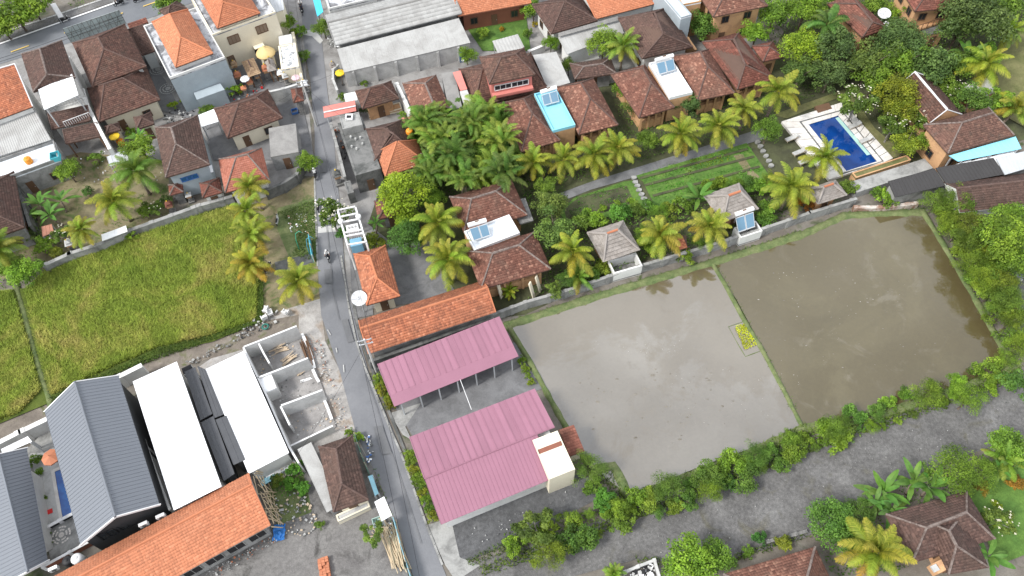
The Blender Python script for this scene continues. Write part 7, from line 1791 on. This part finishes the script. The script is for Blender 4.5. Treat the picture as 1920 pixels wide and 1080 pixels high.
def shrine(px, s, label, roofm, basem=M_STONE, tiers=2):
    c = W(*px); t = thing('shrine', label, 'shrine', c)
    MB().box(c, 1.0 * s, 1.0 * s, .35 * s, .33).build('plinth', basem, t); MB().box(c + Vector((0, 0, .35 * s)), .55 * s, .55 * s, 1.0 * s, .33).build('pillar', basem, t)
    b = MB().box(c + Vector((0, 0, 1.35 * s)), .8 * s, .8 * s, .45 * s, .33).build('altar', M_PLO, t)
    for k in range(tiers):
        r0, z0 = (.75 - .2 * k) * s, (1.8 + .38 * k) * s
        m = MB(); q = [c + Vector((math.cos(a) * r0, math.sin(a) * r0, z0)) for a in (1.12, 2.69, 4.26, 5.83)]; tp = c + Vector((0, 0, z0 + .42 * s))
        for i in range(4): m.quad(q[i], q[(i + 1) % 4], tp)
        m.quad(*q); m.build('roof', roofm, t)
    MB().lathe(c + Vector((0, 0, (2.15 + .38 * (tiers - 1)) * s)), [(.06 * s, 0), (.1 * s, .08 * s), (.02 * s, .25 * s)], 8).build('finial', M_YEL, t)
SHR = [((441, 122), 1.0, 'stone shrine left of the straw pavilion', M_THATCH), ((445, 136), .9, 'second stone shrine left of the straw pavilion', M_STRAW), ((452, 158), 1.0, 'terracotta shrine beside the white parasol', M_TERRA), ((476, 152), .9, 'small shrine below the straw pavilion', M_STRAW),
       ((488, 156), .9, 'thatched shrine right of the small shrine', M_THATCH), ((505, 148), 1.1, 'shrine with a terracotta roof in the court middle', M_TERRA), ((512, 132), 1.0, 'shrine beside the white bale', M_THATCH), ((530, 152), .9, 'white-draped shrine at the court wall', M_WHITE), ((540, 158), .9, 'pale shrine at the court corner', M_CONCL), ((474, 168), .9, 'terracotta shrine above the brown hipped house', M_TERRA), ((462, 178), .8, 'small terracotta shrine at the court foot', M_TERRA),
       ((575, 172), .9, 'white-draped shrine at the foot of the electric pole', M_WHITE), ((566, 185), .8, 'stone shrine beside the gate roof', M_THATCH), ((335, 372), .8, 'stone shrine beside the gatehouse, lower', M_STONE), ((350, 352), .9, 'stone shrine between pavilion and gatehouse', M_STONE), ((360, 378), .8, 'pale shrine in the gatehouse court', M_CONCL), ((325, 398), .9, 'red shrine at the dry yard wall', M_TRED), ((140, 470), .9, 'white-roofed shrine on the field wall', M_CONCL), ((637, 345), 1.1, 'mossy stone shrine at the raw concrete house', M_CONCD), ((628, 138), .9, 'shrine in the workshop corner', M_THATCH), ((540, 560), .0, '', None)]
for p, s, l, m_ in SHR:
    if s: shrine(p, s, l, m_, tiers=2 if s > .85 else 1)
# straw pavilion, golden pavilion, white bale in the family temple
def bale(label, q, ze, mat, rise, name='bale', cat='pavilion'):
    P = rectify([W(x, y, ze) for x, y in q]); c = sum(P, Vector((0, 0))) / 4; t = thing(name, label, cat, V3(c, 0)); m = MB()
    lu, lv = (P[1] - P[0]).length, (P[3] - P[0]).length
    if lv > lu: P = [P[1], P[2], P[3], P[0]]; lu, lv = lv, lu
    R0, R1 = V3(P[0].lerp(P[3], .5).lerp(P[1].lerp(P[2], .5), .3), ze + rise), V3(P[0].lerp(P[3], .5).lerp(P[1].lerp(P[2], .5), .7), ze + rise); A, B, Cc, D = [V3(p, ze) for p in P]
    for f in ((D, Cc, R1, R0), (B, A, R0, R1), (Cc, B, R1), (A, D, R0)):
        n = 6
        for i in range(n):
            a0, b0 = f[0].lerp(f[-1], i / n), f[1].lerp(f[2], i / n); a1, b1 = f[0].lerp(f[-1], (i + 1) / n), f[1].lerp(f[2], (i + 1) / n); u = Vector((0, 0, .06))
            m.quad(a0 + u, b0 + u, b1, a1); m.quad(a0, b0, b0 + u, a0 + u)
    m.quad(A, B, Cc, D); m.build('roof', mat, t); cap(t, R0, R1, M_CAPB, .1)
    for p in inset(P, .35): MB().box(V3(p, 0), .14, .14, ze).build('post', M_WOOD, t)
    MB().prism(inset(P, .3), 0, .6).build('plinth', M_STONE, t)
    return t
bale('straw-roofed pavilion in the middle of the shrine court', [(453, 116), (476, 109), (489, 137), (466, 146)], 2.6, M_STRAW, .7)
bale('dark straw pavilion behind the terracotta shrine', [(497, 116), (513, 112), (519, 131), (502, 136)], 2.4, M_THATCH, .8)
flat('bale', 'white bale with grey-stained flat roof at the lane wall', 'pavilion', [(521, 86), (554, 80), (560, 124), (528, 130)], 2.8, stained('white_stained', (.72, .72, .72), (.25, .26, .27), 1.6, .47, .58), M_PLC, par=.15, pw=.25, pmat=M_PLC, op=False)
flat('bale', 'small white rounded roof above the stained bale', 'pavilion', [(522, 68), (546, 64), (549, 80), (524, 84)], 2.6, M_WHITE, M_PLW, par=.1, op=False)
c = W(497, 97, 2.6); t = thing('shrine', 'big cream shrine with a golden domed roof', 'shrine', V3(c, 0))
MB().box(V3(c, 0), 2.0, 2.0, .8, .3).build('plinth', M_PLC, t); MB().box(V3(c, .8), 1.3, 1.3, 1.5, .3).build('altar', M_PLC, t)
MB().lathe(V3(c, 2.3), [(1.5, 0), (1.45, .12), (1.1, .55), (.5, .95), (.15, 1.2), (.05, 1.5)], 14).build('roof', plain('gold_thatch', (.62, .47, .22)), t, smooth=True)

# paved court mandalas
for x, y, l in ((297, 132, 'upper round pebble mosaic in the house court'), (316, 168, 'lower round pebble mosaic in the house court')):
    m = MB(); c = W(x, y); zz = PZ[0] + .012
    for rr, w_, st in ((1.25, .14, 24), (.85, .2, 12), (.4, .35, 8)):
        for i in range(st):
            a0, a1 = 6.283 * i / st, 6.283 * (i + .72) / st; m.quad(*[(c.x + math.cos(a) * q_, c.y + math.sin(a) * q_, zz) for a, q_ in ((a0, rr), (a1, rr), (a1, rr - w_), (a0, rr - w_))])
    tag(m.build('mosaic', M_CONCL), l, 'mosaic')
# stepping stones
t = thing('stepping_path', 'stepping stone path between the oval bed and the lawn', 'path', W(1200, 360)); t2 = thing('stepping_path', 'stepping stone path leading to the pool deck', 'path', W(1430, 285))
for tt, L in ((t, ((1188, 335), (1191, 343), (1195, 350), (1198, 358), (1203, 366), (1207, 374), (1211, 383), (1215, 392))), (t2, ((1420, 268), (1425, 276), (1430, 285), (1436, 294), (1441, 303), (1446, 312)))):
    for x, y in L:
        c = W(x, y); n = 8; MB().prism([(c.x + math.cos(6.283 * i / n) * rd.uniform(.32, .48), c.y + math.sin(6.283 * i / n) * rd.uniform(.26, .4)) for i in range(n)], 0, PZ[0] + .05).build('stone', M_CONC, tt)
# pool loungers
def lounger(label, px, rz):
    c = W(*px, .45); t = thing('sun_lounger', label, 'sun lounger', c, 'sun loungers on the pool deck', rz)
    m = MB(); m.box((0, 0, .25), 1.9, .65, .06); local(m, 'frame', M_WOODP, t)
    m = MB(); m.box((-.3, 0, .31), 1.3, .6, .1); local(m, 'mattress', M_CONCL, t)
    m = MB(); m.hexa([(.35, -.3, .31), (.35, .3, .31), (.42, .3, .31), (.42, -.3, .31)], [(.88, -.3, .72), (.88, .3, .72), (.95, .3, .68), (.95, -.3, .68)]); local(m, 'backrest', M_CONCL, t)
    for x in (-.8, .75):
        for y in (-.27, .27): m = MB(); m.box((x, y, 0), .06, .06, .25); local(m, 'leg', M_WOODP, t)
for p, l in (((1483, 262), 'sun lounger on the left pool deck, upper'), ((1497, 288), 'sun lounger on the left pool deck, middle'), ((1508, 305), 'sun lounger on the left pool deck, lower'), ((1601, 238), 'sun lounger on the right pool deck, upper'), ((1622, 265), 'sun lounger on the right pool deck, lower')):
    lounger(l, p, .4)
MB_ = MB().prism([W(*p, .0).xy for p in ((1526, 204), (1552, 197), (1558, 208), (1532, 216))], 0, .5); tag(MB_.build('timber_deck', M_FRAMEB), 'dark timber platform at the foot of the pool', 'platform')

# building lot: bamboo, timber, sheets, rubble
def sticks(name, label, cat, pts, n, L, r, mat, seed, part='pole', lean=.15, z=.1, wide=1.0):
    "heap of long pieces, each its own part, lying along pts"
    rs = random.Random(seed); a, b = W(*pts[0]), W(*pts[1]); t = thing(name, label, cat, (a + b) / 2); d = (b - a).normalized(); s = Vector((-d.y, d.x, 0))
    for i in range(n):
        dd = (d + s * rs.uniform(-lean, lean)).normalized(); c = a.lerp(b, rs.uniform(.35, .65)) + s * rs.uniform(-wide, wide); zz = Vector((0, 0, z + rs.uniform(0, .35))); l = L * rs.uniform(.7, 1.05) / 2
        MB().tube([c - dd * l + zz, c + dd * l + zz + Vector((0, 0, rs.uniform(-.05, .15)))], r * rs.uniform(.8, 1.2), 6).build(part, mat, t)
sticks('bamboo_heap', 'heap of pale bamboo poles along the blue sheet fence', 'bamboo', ((728, 995), (752, 1062)), 46, 4.6, .05, M_BAMBOO, 1, wide=.85)
sticks('timber_heap', 'short timber offcuts beside the white sheet shelter', 'timber', ((705, 985), (722, 1000)), 18, 1.8, .05, M_WOODP, 2, 'offcut', .9, wide=.9)
t = thing('bamboo_scaffold', 'leaning bamboo scaffold at the end of the long orange hall', 'scaffold', W(500, 935))
rs_ = random.Random(5); T0 = [W(474, 893, 3.0), W(486, 925, 3.0), W(496, 955, 3.0), W(504, 980, 3.0)]; B0 = [W(498, 893, .1), W(512, 925, .1), W(520, 955, .1), W(528, 985, .1)]
for a, b in zip(T0, B0):
    for k in range(3):
        o = Vector((rs_.uniform(-.6, .6), rs_.uniform(-.6, .6), 0)); MB().tube([a + o, b + o * .6], .05, 6).build('pole', M_BAMBOO, t)
for f in (.05, .3, .5, .75, .95):
    P = [a.lerp(b, f) for a, b in zip(T0, B0)]
    for p, q_ in zip(P, P[1:]): MB().tube([p + Vector((0, 0, rs_.uniform(-.2, .2))), q_ + Vector((rs_.uniform(-.3, .3), 0, .1))], .045, 6).build('pole', M_BAMBOO, t)
for k in range(6): MB().tube([T0[0].lerp(T0[3], k / 6) + Vector((.2, 0, -.2)), B0[0].lerp(B0[3], min(1, k / 6 + .35)) + Vector((.3, 0, 0))], .04, 6).build('pole', M_BAMBOO, t)
t = thing('sheet_stack', 'stack of pale blue corrugated sheets behind the grey lean-to', 'roofing sheets', W(508, 885))
for k, q_ in enumerate((((492, 897), (540, 870), (545, 878), (498, 906)), ((496, 890), (552, 862), (556, 870), (501, 899)), ((488, 902), (515, 888), (519, 896), (492, 911)))):
    P = [W(x, y, .1 + .12 * k) for x, y in q_]; sheet_part(t, P[0], P[3], P[2], P[1], [M_LBLUE, M_WHITE, M_LBLUE][k], .25, .04, .06, .03, 'sheet', True)
t = thing('tarpaulin', 'crumpled blue tarpaulin under the bamboo scaffold', 'tarpaulin', W(525, 1000))
m = MB(); c = W(525, 1000); n = 9; k = 0
for i in range(n):
    for j in range(n):
        x, y = (i / (n - 1) - .5), (j / (n - 1) - .5); m.v.append((c.x + x * 1.2 * rd.uniform(.9, 1.1), c.y + y * 1.7 * rd.uniform(.9, 1.1), .15 + rd.uniform(0, .3) + .55 * max(0, .5 - math.hypot(x, y))))
for i in range(n - 1):
    for j in range(n - 1): m.f.append((i * n + j, i * n + j + 1, (i + 1) * n + j + 1, (i + 1) * n + j)); m.r.append(.5)
m.build('cloth', plain('tarp_blue', (.03, .16, .45), rough=.5), t)
t = thing('brick_stack', 'long stack of orange clay bricks at the bottom edge of the sand lot', 'bricks', W(610, 1070))
k0 = heading((606, 1050), (614, 1100))
for i in range(12):
    for j in range(3):
        for h_ in range(3 if (i + j) % 4 else 2):
            c = W(607 + i * .75, 1050 + i * 5.2) + Vector((math.cos(k0 + 1.57), math.sin(k0 + 1.57), 0)) * (j - 1) * .36 + Vector((0, 0, .08 + h_ * .17)); MB().box(c, .26, .33, .16, k0 + rd.uniform(-.08, .08)).build('brick', M_TERRA, t)
def rubble(name, pts, n, seed, mats, s0=.08, s1=.4, flatn=.4, z0=None):
    z0 = PZ[0] if z0 is None else z0
    rs = random.Random(seed); P = [W(x, y) for x, y in pts]; xs = [p.x for p in P]; ys = [p.y for p in P]; ms = [MB() for _ in mats]; k = 0
    while k < n:
        x, y = rs.uniform(min(xs), max(xs)), rs.uniform(min(ys), max(ys))
        if not in_poly(P, x, y): continue
        k += 1; s = rs.uniform(s0, s1) * rs.uniform(.4, 1); a = rs.uniform(0, 6.3); ms[rs.randrange(len(mats))].box((x, y, z0 - .02), s, s * rs.uniform(.3, 1), .03 + s * flatn * rs.uniform(.4, 1), a)
    for m_, mt in zip(ms, mats):
        if m_.v: m_.build(name, mt, None, kind='stuff')
rubble('rubble', [(505, 940), (570, 920), (600, 985), (570, 1010), (530, 1000)], 170, 1, [M_CONC, M_CONCD, M_WOODP, M_CONCL])
rubble('rubble', [(530, 870), (565, 862), (570, 885), (525, 900)], 130, 2, [M_PLC, M_CONCL, M_WOODP, M_CONCD])
rubble('rubble', [(560, 640), (600, 640), (650, 780), (660, 830), (628, 800), (600, 700)], 190, 3, [M_CONCL, M_CONC, plain('brick_bits', (.30, .16, .12)), M_WOODP], .06, .28)
rubble('rubble', [(472, 672), (560, 640), (585, 690), (490, 720)], 70, 4, [M_CONCL, M_WOODP, M_CONC], .08, .3)
rubble('rubble', [(510, 720), (590, 700), (605, 735), (530, 760)], 50, 5, [M_CONCL, M_CONC, M_CONCD], .08, .3)
rubble('rubble', [(535, 775), (606, 745), (622, 795), (555, 825)], 60, 6, [M_CONCL, M_CONC, M_WOODP], .08, .3)
rubble('rubble', [(380, 1080), (520, 1000), (530, 1010), (400, 1090)], 120, 7, [M_CONCL, M_TERRA, M_CONC], .06, .22)
rubble('rubble', [(690, 985), (735, 980), (745, 1010), (700, 1010)], 70, 8, [M_CONCL, M_WOODP, M_CONCD, M_WHITE])
rubble('rubble', [(455, 610), (520, 585), (520, 610), (450, 640)], 60, 9, [M_CONCL, M_CONC, M_BLACK, M_CONCD], .08, .4)
rubble('rubble', [(350, 680), (475, 615), (480, 622), (360, 690)], 80, 10, [M_CONC, M_STONE], .08, .35)
rubble('rubble', [(690, 840), (680, 820), (692, 818), (702, 855), (688, 880)], 50, 11, [M_WHITE, M_CONCL, M_BLUE, M_CONCD], .08, .35)
rubble('rubble', [(395, 190), (430, 175), (500, 160), (500, 178), (430, 200)], 60, 12, [M_TERRA, M_CONCL, M_CONCD, M_RED], .1, .4, .8)
rubble('rubble', [(300, 220), (360, 195), (370, 215), (305, 245)], 50, 13, [M_CONCD, M_CONCL, M_BLACK], .1, .5, .6)
rubble('rubble', [(0, 310), (95, 275), (106, 292), (10, 330)], 90, 14, [M_CONCL, M_WHITE, M_CONCD, plain('mauve_cloth', (.25, .13, .20))], .1, .5, .7, z0=3.6)
rubble('rubble', [(640, 85), (815, 38), (822, 46), (645, 95)], 160, 15, [M_CONCD, M_BLACK, M_CONCL, M_STEEL], .15, .7, .9)
rubble('rubble', [(612, 72), (632, 68), (640, 90), (618, 92)], 60, 16, [M_CONCL, M_WHITE, M_CONC], .1, .5, .6)
rubble('rubble', [(1178, 1075), (1224, 1056), (1230, 1080), (1185, 1095)], 120, 17, [M_BLACK, M_WHITE, M_BLACK, M_CONCL], .15, .5, .8)
rubble('rubble', [(645, 235), (620, 250), (640, 300), (650, 300)], 40, 18, [M_CONCD, M_CONCL, M_TERRA], .1, .5, .7)
rubble('rubble', [(90, 310), (200, 285), (300, 300), (310, 340), (150, 345)], 70, 19, [M_CONCL, M_WHITE, M_CONCD], .08, .3)
rubble('rubble', [(540, 405), (575, 400), (580, 440), (545, 440)], 60, 20, [plain('leaf_litter', (.42, .24, .17)), M_CONCL, M_WHITE], .08, .25, .2)
rubble('rubble', [(870, 1000), (1060, 920), (1080, 940), (900, 1020)], 40, 21, [M_CONCL, M_CONCD], .05, .2)
rubble('gravel_stones', [(1000, 1075), (1150, 985), (1500, 860), (1905, 740), (1905, 800), (1640, 915), (1350, 1040), (1190, 1045)], 420, 22, [M_CONC, M_STONE, M_CONCD], .04, .14, .3)
for k, (a, b, n) in enumerate((((500, 666), (548, 648), 12), ((530, 684), (552, 668), 9))):
    sticks('timber_heap', ('pile of pale boards along the top wall of the roofless rooms', 'pile of pale boards on the floor of the top roofless room')[k], 'timber', (a, b), n, 2.0, .07, M_WOODP, 20 + k, 'board', .25, wide=.45)
for k, (a, b) in enumerate((((562, 705), (575, 697)), ((566, 716), (583, 713)))):
    sticks('timber_heap', ('few grey boards in the middle roofless room', 'single white plank pair in the middle roofless room')[k], 'timber', (a, b), 3, 1.2, .07, M_WOODP if not k else M_WHITE, 24 + k, 'board', .2, wide=.15)
sticks('timber_heap', 'dark boards at the open front of the top roofless room', 'timber', ((570, 640), (586, 682)), 12, 3.2, .06, M_FRAMEB, 30, 'board', .1, wide=.5)
# furniture left on the verge
def chair(label, px, rz, mat):
    c = W(*px, 0); t = thing('armchair', label, 'chair', c + Vector((0, 0, PZ[0])), 'chairs dumped on the verge', rz)
    for nm, b, sx, sy, sz in (('seat', (0, 0, .3), .6, .6, .14), ('backrest', (-.3, 0, .3), .12, .6, .6)):
        m = MB(); m.box(b, sx, sy, sz); local(m, nm, mat, t)
    for y in (-.33, .33): m = MB(); m.box((0, y, .25), .6, .1, .36); local(m, 'armrest', mat, t)
    for x in (-.25, .25):
        for y in (-.25, .25): m = MB(); m.box((x, y, 0), .06, .06, .3); local(m, 'leg', mat, t)
for p, rz, l in (((538, 590), 1.2, 'white armchair on the verge below the lane edge palm'), ((509, 591), .4, 'white chair left of the dark shrub on the verge'), ((498, 600), 2.1, 'white chair at the rice field corner'), ((501, 585), 2.9, 'upper white chair at the rice field corner')): chair(l, p, rz, M_FRAMEW)
m = MB(); c = W(499, 615); n = 16; k = 0
for i in range(n):
    a = 6.283 * i / n
    for j in range(6):
        b_ = 6.283 * j / 6; m.v.append((c.x + math.cos(a) * (.36 + .11 * math.cos(b_)), c.y + math.sin(a) * (.36 + .11 * math.cos(b_)), PZ[0] + .11 + .11 * math.sin(b_)))
for i in range(n):
    for j in range(6): m.f.append((i * 6 + j, i * 6 + (j + 1) % 6, ((i + 1) % n) * 6 + (j + 1) % 6, ((i + 1) % n) * 6 + j)); m.r.append(.5)
tag(m.build('tyre', plain('green_rubber', (.03, .16, .13)), smooth=True), 'dark green tyre lying near the roofless rooms', 'tyre')
tag(MB().box(W(870, 112, 0), 1.5, 1.1, 1.9, .25).build('container_bin', plain('bin_bluegrey', (.10, .16, .24), rough=.5)), 'blue-grey bin with a white badge at the end of the workshop wall', 'bin')
tag(MB().lathe(W(868, 113, 1.92), [(.25, 0), (.25, .02)], 14).build('badge', M_FRAMEW), 'round white badge on the lid of the blue-grey bin', 'badge')
# billboard seen from behind and banner by the main road
a, b = W(133, 79, 3.0), W(236, 44, 3.0); t = thing('billboard', 'pale teal billboard back with lattice frame at the main road', 'billboard', V3((a + b) / 2, 0)); up = Vector((0, 0, 2.6))
n = 6
for i in range(n): MB().beam(a.lerp(b, i / n + .004), a.lerp(b, (i + 1) / n - .004), .05, 2.5).build('panel', plain('teal_sheet', (.36, .42, .42)), t)
f = MB(); s_ = Vector(((b - a).y, -(b - a).x, 0)).normalized() * .18
if s_.y > 0: s_ = -s_
for i in range(n * 2 + 1): f.beam(a.lerp(b, i / (2 * n)) + s_, a.lerp(b, i / (2 * n)) + s_ + up, .05, .05)
for h_ in (0, .8, 1.6, 2.5): f.beam(a + s_ + Vector((0, 0, h_)), b + s_ + Vector((0, 0, h_)), .05, .05)
for i in range(n): f.beam(a.lerp(b, i / n) + s_, a.lerp(b, (i + 1) / n) + s_ + up, .04, .04)
f.build('lattice_frame', M_CONCD, t)
for u in (.05, .35, .65, .95): MB().box(V3(a.lerp(b, u), 0), .16, .16, 3.0).build('post', M_CONCD, t)
c = W(117, 45); t = thing('banner', 'tall narrow white banner on a pole at the main road', 'banner', c)
MB().tube([c, c + Vector((0, 0, 4.0))], .04, 6).build('pole', M_STEEL, t); MB().beam(c + Vector((.05, 0, 1.2)), c + Vector((.75, .25, 1.2)), .03, 2.6).build('cloth', M_WHITE, t)
# washing, crates, small blue things
def crate(label, px, z0, sx, sy, h, mat, rz=.3):
    c = W(*px, z0 + h); t = thing('crate', label, 'crate', V3(c, z0)); MB().box(V3(c, z0), sx, sy, .08, rz).build('base', mat, t)
    e, n_ = Vector((math.cos(rz), math.sin(rz), 0)), Vector((-math.sin(rz), math.cos(rz), 0))
    for d_, L_, o in ((e, sx, n_ * sy / 2), (e, sx, -n_ * sy / 2), (n_, sy, e * sx / 2), (n_, sy, -e * sx / 2)): MB().beam(V3(c, z0 + .05) + o - d_ * L_ / 2, V3(c, z0 + .05) + o + d_ * L_ / 2, .06, h - .05).build('side', mat, t)
crate('turquoise crate on the cluttered white terrace', (101, 290), 3.6, 1.1, 1.2, .8, plain('turquoise', (.08, .42, .50)))
crate('blue crate behind the raw concrete house', (644, 415), 0, .8, .8, .5, M_BLUE) if False else None
crate('grey-green tub below the white sheet shelter', (707, 978), 0, .9, .9, .6, plain('tub_green', (.40, .55, .50)))
crate('blue tub between the brown hipped house and the grey store', (552, 207), 0, .9, .9, .5, M_BLUE)
MB_ = MB(); a, b = W(583, 452, .0), W(589, 492, 0)
t = thing('hoarding', 'narrow sky-blue hoarding standing at the lane edge', 'hoarding', (a + b) / 2)
for i in range(4): MB().beam(a.lerp(b, i / 4 + .01), a.lerp(b, (i + 1) / 4 - .01), .06, 1.5).build('panel', plain('sky_blue_paint', (.12, .55, .72)), t)
for i in range(3): MB().box(a.lerp(b, i / 2) + Vector((.1, 0, 0)), .08, .08, 1.7).build('post', M_WOODP, t)
for k, (pts, mt, l) in enumerate((([(562, 470), (564, 455), (568, 452)], plain('pole_green', (.05, .35, .22)), 'arched green bamboo penjor pole on the verge'), ([(582, 480), (584, 466), (594, 467)], plain('pole_blue', (.08, .3, .4)), 'arched blue penjor pole at the hoarding'))):
    p0 = W(*pts[0], 0); P = [p0, p0 + Vector((.05, .1, 2.0)), p0 + Vector((.25, .25, 3.2)), p0 + Vector((.8, .3, 3.7)), p0 + Vector((1.3, .2, 3.3))]; tag(MB().tube(P, [.06, .05, .045, .04, .02], 6).build('penjor_pole', mt, smooth=True), l, 'pole')
MB_ = MB().prism([W(*p, 0).xy for p in ((515, 492), (585, 475), (588, 500), (520, 520))], 0, .05); tag(MB_.build('shade_net', M_CONCD), 'dark shade net on the ground behind the lane edge palm', 'net')
